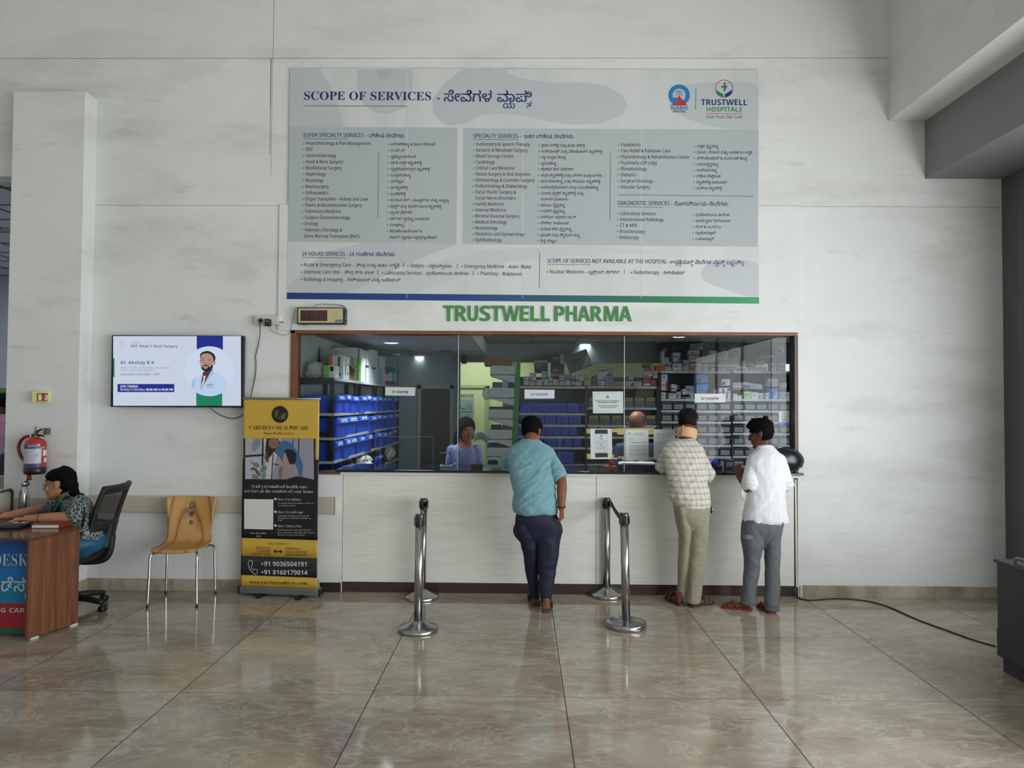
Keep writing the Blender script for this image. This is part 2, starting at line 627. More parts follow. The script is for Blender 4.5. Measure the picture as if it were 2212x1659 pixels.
def floor_material():
    m = mat('polished_marble_tile', '#9a9384', .085, spec=.5)
    t = NT(m)
    tc = t.n('ShaderNodeTexCoord'); sep = t.n('ShaderNodeSeparateXYZ'); t.l(tc.outputs['Object'], sep.inputs[0])
    def mth(op, a, b=None):
        q = t.n('ShaderNodeMath', operation=op)
        for i, v in enumerate((a, b)):
            if v is None: continue
            if isinstance(v, (int, float)): q.inputs[i].default_value = v
            else: t.l(v, q.inputs[i])
        return q.outputs[0]
    S = 1.12
    u = mth('DIVIDE', mth('SUBTRACT', sep.outputs[0], .2557), S)
    w = mth('DIVIDE', mth('SUBTRACT', sep.outputs[1], 5.3145), S)
    iu, iw = mth('FLOOR', u), mth('FLOOR', w)
    du = mth('ABSOLUTE', mth('SUBTRACT', u, mth('ROUND', u)))
    dw = mth('ABSOLUTE', mth('SUBTRACT', w, mth('ROUND', w)))
    grout = mth('MAXIMUM', mth('LESS_THAN', du, .0027), mth('LESS_THAN', dw, .0016))
    # every tile shows another piece of the stone
    seed = mth('ADD', mth('MULTIPLY', iu, 12.73), mth('MULTIPLY', iw, 37.91))
    comb = t.n('ShaderNodeCombineXYZ')
    t.l(mth('ADD', sep.outputs[0], seed), comb.inputs[0]); t.l(mth('ADD', sep.outputs[1], mth('MULTIPLY', seed, .61)), comb.inputs[1]); t.l(seed, comb.inputs[2])
    rot = t.n('ShaderNodeMapping'); rot.inputs['Rotation'].default_value = (0, 0, R(-24)); rot.inputs['Scale'].default_value = (.8, 1.7, 1)
    t.l(comb.outputs[0], rot.inputs['Vector'])
    v = rot.outputs['Vector']
    cloud = t.noise(v, 1.7, 8, .66, .8)
    base = t.ramp(cloud, [(.28, '#7a6a57'), (.44, '#8f8270'), (.58, '#a39886'), (.75, '#b2a99b')])
    fine = t.noise(v, 16, 6, .7, .5)
    base = t.mix(t.ramp(fine, [(.35, 0.), (.7, .38)]), base, srgb('#a39d92'))
    wv = t.noise(v, 2.1, 7, .6, 1.6)
    vein = t.ramp(mth('ABSOLUTE', mth('SUBTRACT', wv, .5)), [(0., .42), (.012, .16), (.035, 0.)])
    wv2 = t.noise(v, 4.4, 6, .62, 1.2)
    vein2 = t.ramp(mth('ABSOLUTE', mth('SUBTRACT', wv2, .52)), [(0., .25), (.012, .08), (.03, 0.)])
    base = t.mix(vein, base, srgb('#c9c4b8'))
    base = t.mix(vein2, base, srgb('#c0bab0'))
    base = t.mix(grout, base, srgb('#35302a'))
    t.base(base)
    rr = t.ramp(fine, [(.3, .06), (.7, .11)])
    t.l(t.mix(grout, rr, (.7, .7, .7)), t.b.inputs['Roughness'])
    return m


M_FLOOR = floor_material()
M_SKIRT = noisy('skirting_marble', '#8d8371', '#b3aa9a', 6, .25, (1, 1, .6), detail=7)
b = MB(); b.box(-9, 8.2, -7.2, 12.4, -.1, 0, M_FLOOR)
struct(b, 'floor')

# wall_back: backing layer, then plaster fields with open joints between them
YW = WALL_Y
WX0, WX1, WZ0, WZ1 = -2.083, 2.457, 1.045, 2.338        # the pharmacy window opening
b = MB()
def field(x0, x1, z0, z1, y=YW, m=M_WALL, y1=None):
    b.box(x0, x1, y, (YW + .02 if y1 is None else y1), z0, z1, m)
J = .005
for x0, x1 in ((-9, -2.294 - J / 2), (-2.294 + J / 2, 3.6)):              # band above the joint at z 4.83
    field(x0, x1, 4.832 + J, 6.2, YW, M_WALLB)
field(-9, -2.300, 3.742, 4.832)
field(-2.296, 4.4, 3.742, 4.832)
field(-4.56, -2.210, 3.482, 3.742); field(-2.210, 4.4, 3.484, 3.742)
# the raised field above the window
b.box(-2.209, 2.486, YW - .014, YW + .02, WZ1 + .008, 3.4835, M_WALL)
b.box(-9, 4.5, YW + .02, YW + .16, 3.742, 6.2, M_WALL)
b.box(-4.56, 4.5, YW + .02, YW + .16, WZ1, 3.742, M_WALL)
# settlement cracks in the plaster
def crack(pts, w):
    for (x0, z0), (x1, z1) in zip(pts, pts[1:]):
        b.box(min(x0, x1) - w / 2, max(x0, x1) + w / 2, YW - .0012, YW + .01, min(z0, z1), max(z0, z1), M_CRACK)
crack([(-2.311, 4.832), (-2.311, 4.40)], .006)
crack([(-2.309, 4.40), (-2.309, 3.95)], .003)
field(-4.56, -2.210, WZ1 + .01, 3.479)
field(WX1, 4.4, WZ1 + .01, 3.481)
struct(b, 'wall_back')
b = MB()
field(-4.56, WX0, .0, WZ1 + .01)
field(WX0, -1.607, .0, WZ0 + .02)
b.box(-4.56, WX0, YW + .02, YW + .16, 0, WZ1, M_WALL)
b.box(WX0, -1.607, YW + .02, YW + .16, 0, WZ0, M_WALL)
struct(b, 'wall_back_left')
b = MB()
field(WX1, 4.4, .0, WZ1 + .01)
b.box(WX1, 4.5, YW + .02, YW + .16, 0, WZ1, M_WALL)
struct(b, 'wall_back_right')

b = MB(); b.box(-4.547, -3.899, 6.24, YW, 0, 4.449, M_WALL, bev=.004)
struct(b, 'wall_pilaster')
# beams along the right side
b = MB(); b.box(3.278, 3.75, -7, YW, 4.257, 6.2, M_WALLB)
struct(b, 'ceiling_beam')
b = MB(); b.box(3.606, 5.0, -7, YW, 3.737, 4.257, M_GREY)
b.box(3.604, 3.607, 3.50, 3.504, 3.74, 4.25, M_CRACK)
struct(b, 'ceiling_bulkhead')
b = MB()
b.box(4.283, 4.55, 6.2, YW + .1, 0, 3.737, M_DGREY)
b.box(4.262, 4.55, 4.75, 6.2, 0, 3.737, M_DGREY, bev=.006)
b.box(4.283, 4.55, -7.2, -5.2, 0, 3.737, M_DGREY)
b.box(4.283, 4.55, -7.2, YW + .1, 4.2, 6.2, M_DGREY)
struct(b, 'wall_right')
# glazing of the side towards the street: slim mullions, open to the daylight
b = MB()
M_ALU = mat('aluminium', '#a7a9aa', .35, 1.)
for y in (-5.2, -3.2, -1.3, 1.4, 4.68):
    b.box(4.36, 4.43, y, y + .06, 0, 3.737, M_ALU)
b.box(4.36, 4.43, -5.2, 4.74, 3.66, 3.737, M_ALU); b.box(4.36, 4.43, -5.2, 4.74, 0, .06, M_ALU)
struct(b, 'window_2')
b = MB()
b.box(-9, 4.5, -7.2, -7.0, 0, 3.9, M_WALL); b.box(-9, 4.5, -7.2, -7.0, 5.8, 6.3, M_WALL)
b.box(-9, -6.2, -7.2, -7.0, 3.9, 5.8, M_WALL); b.box(2.4, 4.5, -7.2, -7.0, 3.9, 5.8, M_WALL)
struct(b, 'wall_front')
b = MB(); b.box(-9.2, -9, -7.2, 12.4, 0, 6.3, M_WALL)
struct(b, 'wall_left')
b = MB(); b.box(-9.2, 4.6, -7.2, YW + .16, 6.2, 6.3, M_CEIL)
struct(b, 'ceiling')

# skirting tiles
def skirt(name, pieces):
    b = MB()
    for x0, x1, y0, y1 in pieces:
        b.box(x0, x1, y0, y1, 0, .105, M_SKIRT, bev=.0015)
    struct(b, name)
skirt('baseboard_back', [(-3.895, -3.134, YW - .012, YW), (-3.130, -2.02, YW - .012, YW), (-2.016, -1.80, YW - .012, YW), (2.500, 3.646, YW - .012, YW), (3.650, 4.262, YW - .012, YW)])
skirt('baseboard_pilaster', [(-4.547, -3.887, 6.228, 6.24), (-3.899, -3.887, 6.24, YW - .012)])
b = MB()
b.box(WX1 + .012, 2.497, YW - .010, YW, 0, .10, mat('bare_plaster', '#b9b9ac', .8), bev=.001)
struct(b, 'trim_1')
b = MB()
b.box(-1.80, -1.611, YW - .006, YW + .01, 0, .086, mat('dark_plinth', '#2c211e', .35))
struct(b, 'trim_2')
# cream crash rail
M_RAIL = noisy('cream_crash_rail', '#b5ae9a', '#c2bba8', 3, .45)
b = MB()
b.box(-3.899, -1.675, YW - .034, YW, .700, .848, M_RAIL, bev=.008)
b.box(-1.674, -1.645, YW - .038, YW, .695, .852, mat('crash_rail_cap', '#d6cdb8', .4), bev=.01)
b.box(-4.547, -3.87, 6.206, 6.24, .700, .848, M_RAIL, bev=.008)
struct(b, 'trim_3')

# ------------------------------------------------------------------ corridor on the left, beyond the pilaster
b = MB()
M_CORR = mat('corridor_paint', '#b9c0cf', .6)
b.box(-9, -4.0, 11.6, 11.75, 0, 4, M_CORR)
struct(b, 'wall_corridor')
M_TILEC = mat('ceiling_tile', '#c3cad3', .7)
b = MB(); b.box(-9, -4.4, YW + .16, 11.6, 3.742, 3.80, M_TILEC)
M_GRID = mat('ceiling_grid', '#4d5560', .6)
for i in range(9):
    y = 6.75 + i * .6
    b.box(-9, -4.4, y, y + .018, 3.734, 3.742, M_GRID)
for i in range(8):
    x = -8.6 + i * .6
    b.box(x, x + .018, YW + .16, 11.6, 3.734, 3.742, M_GRID)
b.box(-9, -4.4, 8.35, 8.42, 3.715, 3.742, mat('beige_trim', '#a9a294', .6))
struct(b, 'ceiling_corridor')
b = MB(); b.box(-4.56, -4.3, YW + .16, 11.6, 0, 3.75, M_CORR)
struct(b, 'wall_corridor_side')
area('corridor_light', (-6.5, 9.0, 3.70), (-6.5, 9.0, 0), 2.4, 3.0, 45, (.93, .96, 1))

# ------------------------------------------------------------------ pharmacy shell
M_PINT = mat('pharmacy_paint', '#b9c6c2', .6)
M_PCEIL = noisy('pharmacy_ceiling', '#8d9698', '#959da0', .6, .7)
PY0, PY1 = YW + .16, 10.32
M_PBACK = mat('pharmacy_back_panel', '#7f8e93', .5)
b = MB(); b.box(-2.32, -2.12, PY0, PY1, 0, 2.75, M_PINT)
struct(b, 'wall_pharmacy_left')
b = MB(); b.box(3.95, 4.1, PY0, PY1, 0, 2.75, M_PINT)
struct(b, 'wall_pharmacy_right')
b = MB()
G0, G1 = -.90, -.28            # opening to the green room
# back wall with door recess and opening
D0, D1, DZ = -1.46, -1.04, 1.90
b.box(-2.32, D0 - .05, PY1, PY1 + .12, 0, 2.75, M_PBACK)
b.box(D0 - .05, D1 + .05, PY1, PY1 + .12, DZ + .05, 2.75, M_PBACK)
b.box(D1 + .05, G0, PY1, PY1 + .12, 0, 2.75, M_PBACK)
b.box(G0, 4.1, PY1, PY1 + .12, 2.29, 2.75, M_PBACK)
b.box(-.10, 4.1, PY1, PY1 + .12, 0, 2.08, M_PBACK)
b.box(G1, -.10, PY1, PY1 + .12, 0, 2.29, mat('green_jamb', '#b8c39f', .6))
b.box(-1.80, -1.79, PY1 - .004, PY1, 0, 2.3, M_CRACK)
b.box(-2.1, D0 - .05, PY1 - .004, PY1, 1.175, 1.185, mat('panel_joint', '#aeb8ba', .4))
struct(b, 'wall_pharmacy_back')
M_GREENP = mat('pale_green_paint', '#cfd9b0', .6)
b = MB()
b.box(-2.32, 4.1, 12.0, 12.1, 0, 2.75, M_GREENP)
b.box(-2.32, 4.1, PY1 + .12, 12.0, 2.70, 2.75, mat('green_room_ceiling', '#c7d0ae', .7))
b.box(-.62, -.55, 11.97, 12.0, 0, 1.98, mat('green_door_trim', '#aab58e', .6)); b.box(-1.2, -.55, 11.97, 12.0, 1.95, 2.0, MATS['green_door_trim'])
struct(b, 'wall_green_room')
area('green_room_light', (-.7, 11.3, 2.66), (-.7, 11.3, 0), 1.2, .5, 15, (.95, 1, .82))
b = MB()
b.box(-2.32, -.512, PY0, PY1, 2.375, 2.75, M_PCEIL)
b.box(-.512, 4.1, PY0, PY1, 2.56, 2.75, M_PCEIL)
b.box(-.513, -.508, PY0, PY1, 2.375, 2.56, mat('bulkhead_lit_side', '#c9d0d4', .6))  # side of the step coloured lighter to stand for light falling on it
for i in range(7):
    b.box(-.5 + i * .62, -.488 + i * .62, PY0, PY1, 2.553, 2.56, M_GRID)
for i in range(6):
    b.box(-.5, 4.1, PY0 + .3 + i * .62, PY0 + .312 + i * .62, 2.553, 2.56, M_GRID)
b.box(-2.1, -.52, 9.35, 9.37, 2.369, 2.375, M_GRID)
struct(b, 'ceiling_pharmacy')
# the dark door at the back
b = MB()
M_DOOR = noisy('dark_door', '#3f3b3b', '#484343', 3, .35, (1, 1, .15))
b.box(D0, D1, PY1 + .03, PY1 + .07, 0, DZ, M_DOOR)
b.box(D0, D1, PY1 + .022, PY1 + .03, 1.015, 1.02, mat('door_band', '#332f30', .4))
dr = struct(b, 'door_1')
b = MB()
M_DFR = mat('door_frame_greygreen', '#93a09b', .5)
b.box(D0 - .05, D0, PY1 - .02, PY1 + .1, 0, DZ + .05, M_DFR); b.box(D1, D1 + .05, PY1 - .02, PY1 + .1, 0, DZ + .05, M_DFR); b.box(D0 - .05, D1 + .05, PY1 - .02, PY1 + .1, DZ, DZ + .05, M_DFR)
b.build('door_frame', None, dr)
b = MB(); b.cyl((D1 - .05, PY1 - .02, .98), (D1 - .05, PY1 + .03, .98), .012, MATS['aluminium'], 10); b.box(D1 - .14, D1 - .03, PY1 - .03, PY1 - .018, .97, .99, MATS['aluminium'], bev=.003)
b.build('door_handle', None, dr)

# ------------------------------------------------------------------ the pharmacy window
def glass_material():
    m = bpy.data.materials.new('clear_glass')
    m.use_nodes = True
    t = NT(m)
    t.t.nodes.clear()
    out = t.n('ShaderNodeOutputMaterial'); mx = t.n('ShaderNodeMixShader'); tr = t.n('ShaderNodeBsdfTransparent'); gl = t.n('ShaderNodeBsdfGlossy'); fr = t.n('ShaderNodeFresnel')
    tr.inputs['Color'].default_value = (.955, .975, .968, 1)
    gl.inputs['Roughness'].default_value = 0
    fr.inputs['IOR'].default_value = 1.27
    t.l(fr.outputs[0], mx.inputs[0]); t.l(tr.outputs[0], mx.inputs[1]); t.l(gl.outputs[0], mx.inputs[2]); t.l(mx.outputs[0], out.inputs[0])
    return m


M_GLASS = glass_material()
M_BROWN = noisy('brown_window_wood', '#6d4127', '#85512f', 5, .4, (1, 1, .2))
M_DBROWN = noisy('dark_window_wood', '#3a2c25', '#45352c', 5, .4, (1, 1, .2))
YG = YW + .085
b = MB()
b.box(WX0 - .008, WX0 + .032, YW - .012, YW + .16, WZ0 + .02, WZ1 + .006, M_BROWN, bev=.003)
b.box(WX0 - .008, WX1 + .002, YW - .012, YW + .16, WZ1 - .022, WZ1 + .006, M_BROWN, bev=.003)
b.box(WX1 - .030, WX1 + .004, YW - .012, YW + .11, 1.098, WZ1 - .02, M_DBROWN, bev=.003)
b.box(WX0 - .008, -1.607, YW - .014, YW + .16, WZ0 + .005, WZ0 + .026, mat('wood_sill', '#5f4c3e', .5), bev=.003)
b.box(WX0 - .014, WX0 - .006, YW - .006, YW + .02, WZ0 + .02, WZ1 + .006, mat('white_caulk', '#e8e6dc', .5))
win = struct(b, 'window_1')
xj1, xj2 = W(990, 800, YG).x, W(1349, 800, YG).x
zl = W(1000, 944, YG).z
zb = 1.098
def pane(x0, x1, notches):
    pts = [(x0, WZ1 - .02), (x0, zb)]
    for n0, n1 in notches:
        pts += [(n0, zb), (n0, zl), (n1, zl), (n1, zb)]
    pts += [(x1, zb), (x1, WZ1 - .02)]
    q = MB(); bm = bmesh.new()
    f = bm.faces.new([bm.verts.new((p[0], YG, p[1])) for p in pts])
    r = bmesh.ops.extrude_face_region(bm, geom=[f])
    for v in r['geom']:
        if isinstance(v, bmesh.types.BMVert): v.co.y += .008
    bmesh.ops.triangulate(bm, faces=bm.faces[:])
    bm.verts.index_update()
    q.add([v.co.copy() for v in bm.verts], [[v.index for v in f.verts] for f in bm.faces], M_GLASS)
    bm.free()
    q.build('pane', None, win)
nx = lambda px: W(px, 980, YG).x
pane(WX0 + .03, xj1 - .003, [])
pane(xj1 + .003, xj2 - .003, [])
pane(xj2 + .003, WX1 - .030, [])
b = MB()
M_SIL = mat('pale_joint', '#b9c4c4', .3); M_SIL2 = mat('cut_glass_edge', '#7d8c8b', .3)
for x in (xj1, xj2):
    b.box(x - .003, x + .003, YG - .001, YG + .009, zb, WZ1 - .02, M_SIL)
for a, c in ((822, 936), (1100, 1209), (1440, 1583)):
    b.box(nx(a), nx(c), YG - .0004, YG, zl - .0016, zl + .0006, M_SIL2)
    for e in (a, c):
        b.box(nx(e) - .0008, nx(e) + .0008, YG - .0004, YG, zb, zl, M_SIL2)
b.build('glass_edge', None, win)

# ------------------------------------------------------------------ service counter
def laminate():
    m = mat('white_grained_laminate', '#dcddd3', .38)
    t = NT(m)
    f = t.noise(t.coords((.35, 1, 9)), 7, 6, .65, .3)
    t.base(t.ramp(f, [(.30, '#d2d3c9'), (.5, '#dedfd6'), (.7, '#e5e6de')]))
    return m


M_LAM = laminate()
ct = thing('service_counter', 'long white laminate service counter below the pharmacy window', 'counter', (.4, YW + .02, 0))
o0 = Vector((.4, YW + .02, 0))
xs = W(1288, 1150).x
def cpart(name, boxes, m):
    b = MB()
    for x0, x1, y0, y1, z0, z1, bv in boxes:
        b.box(x0 - o0.x, x1 - o0.x, y0 - o0.y, y1 - o0.y, z0, z1, m, bev=bv)
    return b.build(name, None, ct)
cpart('front_panel', [(-1.602, xs - .002, YW + .008, YW + .03, .092, 1.05, .001)], M_LAM)
cpart('front_panel', [(xs + .002, 2.425, YW + .008, YW + .03, .092, 1.05, .001)], M_LAM)
cpart('plinth', [(-1.60, 2.44, YW + .016, YW + .03, 0, .0915, 0)], noisy('brown_plinth', '#33231f', '#40302b', 6, .3, (.2, 1, 2)))
cpart('carcass', [(-1.60, 2.44, YW + .03, 6.98, 0, 1.048, 0)], mat('counter_inside', '#5b5b58', .7))
cpart('edge_strip', [(-1.625, 2.47, YW - .022, YW + .03, 1.050, 1.076, .002)], mat('white_edge_band', '#e0ded4', .4))
b = MB()
b.box(-1.66, 2.49, YW - .062, 7.0, 1.0765, 1.098, noisy('black_granite', '#0c0d10', '#1c2030', 60, .08), bev=.004)
tag(b.build('granite_worktop'), 'black polished granite worktop along the pharmacy counter', 'worktop')
b = MB()
b.box(2.426, 2.452, YW + .012, YW + .03, .0, 1.05, mat('gap_dark', '#4a463c', .8))
Mx = Matrix.Translation((2.447, YW + .002, .085)) @ Matrix.Rotation(R(-.45), 4, 'Y')
b.box(-.008, .008, 0, .008, 0, .95, mat('loose_white_strip', '#d2cfc0', .5), M=Mx)
struct(b, 'trim_4')
# ------------------------------------------------------------------ big services board on the wall
M_PRN = noisy('board_vinyl', '#c9ccca', '#d3d5d3', 1.3, .42, (2.5, 1, .3), spec=.4)
M_NAVY = mat('print_navy', '#12296b', .5)
M_INK = mat('print_dark', '#22252b', .5)
M_GRN = mat('print_green', '#1d7a4a', .5)
M_RED = mat('print_red', '#c0262f', .5)
M_LINE = mat('print_line', '#5d6a64', .5)
M_PBLUE = mat('print_blue', '#1c78b8', .5)
BY = YW - .0165
CAPH = max(v[1] for v in raw_eval(styled('H', 'sans'), 0, 2)[0])
bd = thing('services_board', 'large printed board headed SCOPE OF SERVICES high on the white wall', 'board', (0, BY, 3.67))


def bw(px, py):
    q = W(px, py, BY)
    return q.x, q.z - 3.67


FB = wall_frame((0, 0, 0))
TL, TR, BR_, BL = bw(627, 147), bw(1641, 151), bw(1637, 656), bw(620, 646)
TR = ((TR[0] + BR_[0]) / 2, TR[1]); BR_ = (TR[0], BR_[1])
tilt = (TR[1] - TL[1]) / (TR[0] - TL[0])
b = MB()
b.add([(p[0], y, p[1]) for y in (0, .0025) for p in (TL, TR, BR_, BL)], [(3, 2, 1, 0), (4, 5, 6, 7), (0, 1, 5, 4), (1, 2, 6, 5), (2, 3, 7, 6), (3, 0, 4, 7)], M_PRN)
b.build('panel', None, bd)


def pxpoly(mb, pts, m, z, smooth=False, k=6):
    P = [bw(*p) for p in pts]
    if smooth: P = blob_pts(P, k)
    # keep the print inside the sheet
    P = [(min(max(x, TL[0] + .002), TR[0] - .002), min(max(y, BL[1] + .002), TL[1] + tilt * (x - TL[0]) - .002)) for x, y in P]
    flat_poly(mb, P, m, FB, z)


M_SW1 = mat('print_swoosh', '#bcc2c4', .45); M_SW2 = mat('print_swoosh_deep', '#b1b9bd', .45); M_BOXP = mat('print_box', '#b0b8ba', .45)
b = MB()
pxpoly(b, [(627, 147), (690, 147), (722, 200), (735, 240), (742, 274), (627, 274)], M_SW1, .0003)
pxpoly(b, [(772, 150), (772, 190), (785, 225), (810, 243), (840, 246), (870, 235), (890, 200), (892, 150)], M_SW1, .0003)
pxpoly(b, [(815, 150), (815, 162), (822, 172), (834, 174), (846, 168), (850, 150)], M_SW2, .0005)
pxpoly(b, [(1000, 149), (960, 180), (934, 215), (936, 245), (952, 262), (968, 272), (1006, 266), (1040, 248), (1080, 245), (1130, 250), (1180, 262), (1240, 270), (1300, 266), (1345, 248), (1355, 228), (1345, 205), (1310, 185), (1260, 178), (1190, 178), (1130, 170), (1098, 158), (1094, 149)], M_SW1, .0003)
pxpoly(b, [(1445, 215), (1455, 195), (1490, 182), (1560, 177), (1640, 188), (1641, 275), (1560, 277), (1500, 262), (1455, 240)], M_SW1, .0003, True)
pxpoly(b, [(1522, 575), (1560, 560), (1640, 572), (1640, 640), (1560, 622), (1518, 603)], M_SW1, .0003, True)
pxpoly(b, [(621, 620), (700, 545), (800, 520), (990, 526), (880, 570), (760, 632), (621, 632)], M_SW1, .0003)
pxpoly(b, [(750, 632), (900, 575), (1050, 540), (1250, 530), (1450, 545), (1300, 548), (1100, 565), (900, 630)], mat('print_swoosh_pale', '#c6cbcc', .45), .0004)
b.build('background_print', None, bd)
b = MB()
pxpoly(b, [(624, 274), (988, 276), (986, 526), (621, 522)], M_BOXP, .0006)
pxpoly(b, [(1001, 277), (1640, 280), (1637, 533), (999, 527)], M_BOXP, .0006)
b.build('list_background', None, bd)
b = MB()
for px in (880, 1130, 1386):
    q0, q1 = bw(px, 152), bw(px - 1, 644)
    b.add([(q0[0] - .0025, -.0007, q0[1]), (q0[0] + .0025, -.0007, q0[1]), (q1[0] + .0025, -.0007, q1[1]), (q1[0] - .0025, -.0007, q1[1]), (q0[0], -.0010, q0[1]), (q1[0], -.0010, q1[1])], [(0, 4, 5, 3), (4, 1, 2, 5)], M_PRN)
b.build('seam', None, bd)
# the blue to green band along the bottom
def stripe_mat():
    m = mat('print_gradient_band', '#123a86', .4)
    t = NT(m)
    tc = t.n('ShaderNodeTexCoord'); sp = t.n('ShaderNodeSeparateXYZ'); mr = t.n('ShaderNodeMapRange')
    t.l(tc.outputs['Object'], sp.inputs[0]); t.l(sp.outputs[0], mr.inputs['Value'])
    mr.inputs['From Min'].default_value = -2.13; mr.inputs['From Max'].default_value = 2.12
    t.base(t.ramp(mr.outputs[0], [(0., '#15357f'), (.35, '#1a3f86'), (.6, '#275f6b'), (.8, '#2a7850'), (1., '#2d9a63')]))
    return m
b = MB()
s0, s1 = bw(620, 632), bw(1637, 642)
b.add([(TL[0], -.0008, s0[1]), (TR[0], -.0008, s1[1]), (TR[0], -.0008, BR_[1]), (TL[0], -.0008, BL[1])], [(0, 1, 2, 3)], stripe_mat())
b.build('colour_band', None, bd)

PXM = W(1107, 400, BY).x - W(1106, 400, BY).x
ROTF = wall_frame((0, 0, 0), (1, 0, tilt))


def bt(mb, s, px0, px1, pyc, capx, m, st='sans', off=.006, res=2, natural=None):
    """a line of board lettering from px0 to px1, its capitals centred on pyc, capx pixels tall"""
    size = capx * PXM / CAPH
    x, z = bw(px0, pyc + capx / 2)
    F = ROTF.copy(); F.translation = Vector((x, -.0015, z))
    return write(mb, s, F, size, m, st, off, res, width=None if px1 is None else (px1 - px0) * PXM)


def rule(mb, px0, py0, px1, py1, wpx, m):
    a, c = bw(px0, py0), bw(px1, py1)
    stroke(mb, [a, c], wpx * PXM, m, FB, .0012)


def dot(mb, px, py, rpx, m):
    x, z = bw(px, py)
    flat_poly(mb, circle_pts(x, z, rpx * PXM, n=8), m, FB, .0012)


b = MB()
bt(b, 'SCOPE OF SERVICES', 655, 935, 206, 19, M_NAVY, 'serif', .0, 4)
bt(b, '-', 943, 951, 209, 20, M_NAVY, 'bold', .01)
bt(b, 'ಸೇವೆಗಳ ವ್ಯಾಪ್ತಿ', 958, 1150, 207, 25, M_NAVY, 'bold', .018, 3)
rule(b, 655, 228.5, 880, 229.5, 1.4, M_LINE)
b.build('title_lettering', None, bd)

H7 = 8.6
for t0, x0, x1, y, t1, k0, k1, ky_, ru in (('SUPER SPECIALTY SERVICES -', 655, 793, 291.5, 'ವಿಶೇಷ ಸೇವೆಗಳು', 797, 874, 292.5, (655, 299.5, 752, 300.5)), ('SPECIALTY SERVICES -', 1022, 1126, 293.5, 'ಇತರ ವಿಶೇಷ ಸೇವೆಗಳು', 1131, 1239, 294, (1022, 301.5, 1120, 302)),
                                    ('DIAGNOSTIC SERVICES -', 1334, 1452, 438.5, 'ರೋಗನಿರ್ಣಯ ಸೇವೆಗಳು', 1456, 1572, 439.5, (1334, 446.8, 1432, 447.8)), ('24 HOURS SERVICES - 24', 652, 766, 548, 'ಗಂಟೆಗಳ ಸೇವೆಗಳು', 769, 853, 548.5, (652, 556, 746, 557)),
                                    ('SCOPE OF SERVICES NOT AVAILABLE AT THE HOSPITAL -', 1182, 1445, 563, 'ಆಸ್ಪತ್ರೆಯಲ್ಲಿ ಸೇವೆಗಳ ವ್ಯಾಪ್ತಿ ಲಭ್ಯವಿಲ್ಲ', 1448, 1606, 565.5, (1182, 571, 1276, 572))):
    b = MB(); bt(b, t0, x0, x1, y, H7, M_NAVY, 'sans', .016); bt(b, t1, k0, k1, ky_, 9, M_NAVY, 'sans', .014); rule(b, *ru, 1.1, M_LINE)
    b.build('heading_lettering', None, bd)
for q in ((1334, 421, 1628, 424), (818, 330, 816.5, 470), (1319, 330, 1317.5, 478), (1166, 546, 1165, 622)):
    b = MB(); rule(b, *q, 1.2, M_LINE); b.build('divider_line', None, bd)

EN1 = ['Anaesthesiology & Pain Management', 'ENT', 'Gastroenterology', 'Head & Neck Surgery', 'Maxillofacial Surgery', 'Nephrology', 'Neurology', 'Neurosurgery', 'Orthopaedics', 'Organ Transplant – Kidney and Liver', 'Plastic & Reconstructive Surgery', 'Pulmonary Medicine', 'Surgical Gastroenterology', 'Urology', 'Haemato Oncology &', '~Bone Marrow Transplant (BMT)']
EE1 = [803, 676, 727, 742, 739, 704, 699, 711, 710, 797, 783, 737, 757, 688, 740, 778]
KN1 = ['ಅರಿವಳಿಕೆಶಾಸ್ತ್ರ & ನೋವು ನಿರ್ವಹಣೆ', 'ಇ ಎನ್ ಟಿ', 'ಗ್ಯಾಸ್ಟ್ರೋಎಂಟರಾಲಜಿ', 'ತಲೆ & ಕುತ್ತಿಗೆ ಶಸ್ತ್ರಚಿಕಿತ್ಸೆ', 'ಮ್ಯಾಕ್ಸಿಲೊಫೇಶಿಯಲ್ ಶಸ್ತ್ರಚಿಕಿತ್ಸೆ', 'ಮೂತ್ರಪಿಂಡಶಾಸ್ತ್ರ', 'ನರವಿಜ್ಞಾನ', 'ನರ ಶಸ್ತ್ರಚಿಕಿತ್ಸೆ', 'ಮೂಳೆಚಿಕಿತ್ಸೆ', 'ಅಂಗಾಂಗ ಕಸಿ – ಮೂತ್ರಪಿಂಡ ಮತ್ತು ಯಕೃತ್ತು', 'ಪ್ಲಾಸ್ಟಿಕ್ ಮತ್ತು ಪುನರ್ನಿರ್ಮಾಣ ಶಸ್ತ್ರಚಿಕಿತ್ಸೆ', 'ಪಲ್ಮನರಿ ಮೆಡಿಸಿನ್', 'ಸರ್ಜಿಕಲ್ ಗ್ಯಾಸ್ಟ್ರೋಎಂಟರಾಲಜಿ', 'ಮೂತ್ರಶಾಸ್ತ್ರ', 'ಹೆಮಾಟೊ ಅಂಕೊಲಾಜಿ &', '~ಬೋನ್ ಮ್ಯಾರೋ ಟ್ರಾನ್ಸ್‌ಪ್ಲಾಂಟೇಶನ್']
KE1 = [941, 874, 899, 911, 928, 888, 871, 881, 876, 970, 953, 891, 928, 873, 912, 945]
EN2 = ['Audiometry & Speech Therapy', 'Bariatric & Metabolic Surgery', 'Blood Storage Centre', 'Cardiology', 'Critical Care Medicine', 'Dental Surgery & Oral Implants', 'Dermatology & Cosmetic Surgery', 'Endocrinology & Diabetology', 'Facial Plastic Surgery &', '~Facial Nerve Disorders', 'Family Medicine', 'Internal Medicine', 'Minimal Invasive Surgery', 'Medical Oncology', 'Neonatology', 'Obstetrics and Gynaecology', 'Ophthalmology']
EE2 = [1145, 1140, 1109, 1069, 1112, 1146, 1155, 1139, 1115, 1114, 1088, 1093, 1122, 1095, 1075, 1133, 1084]
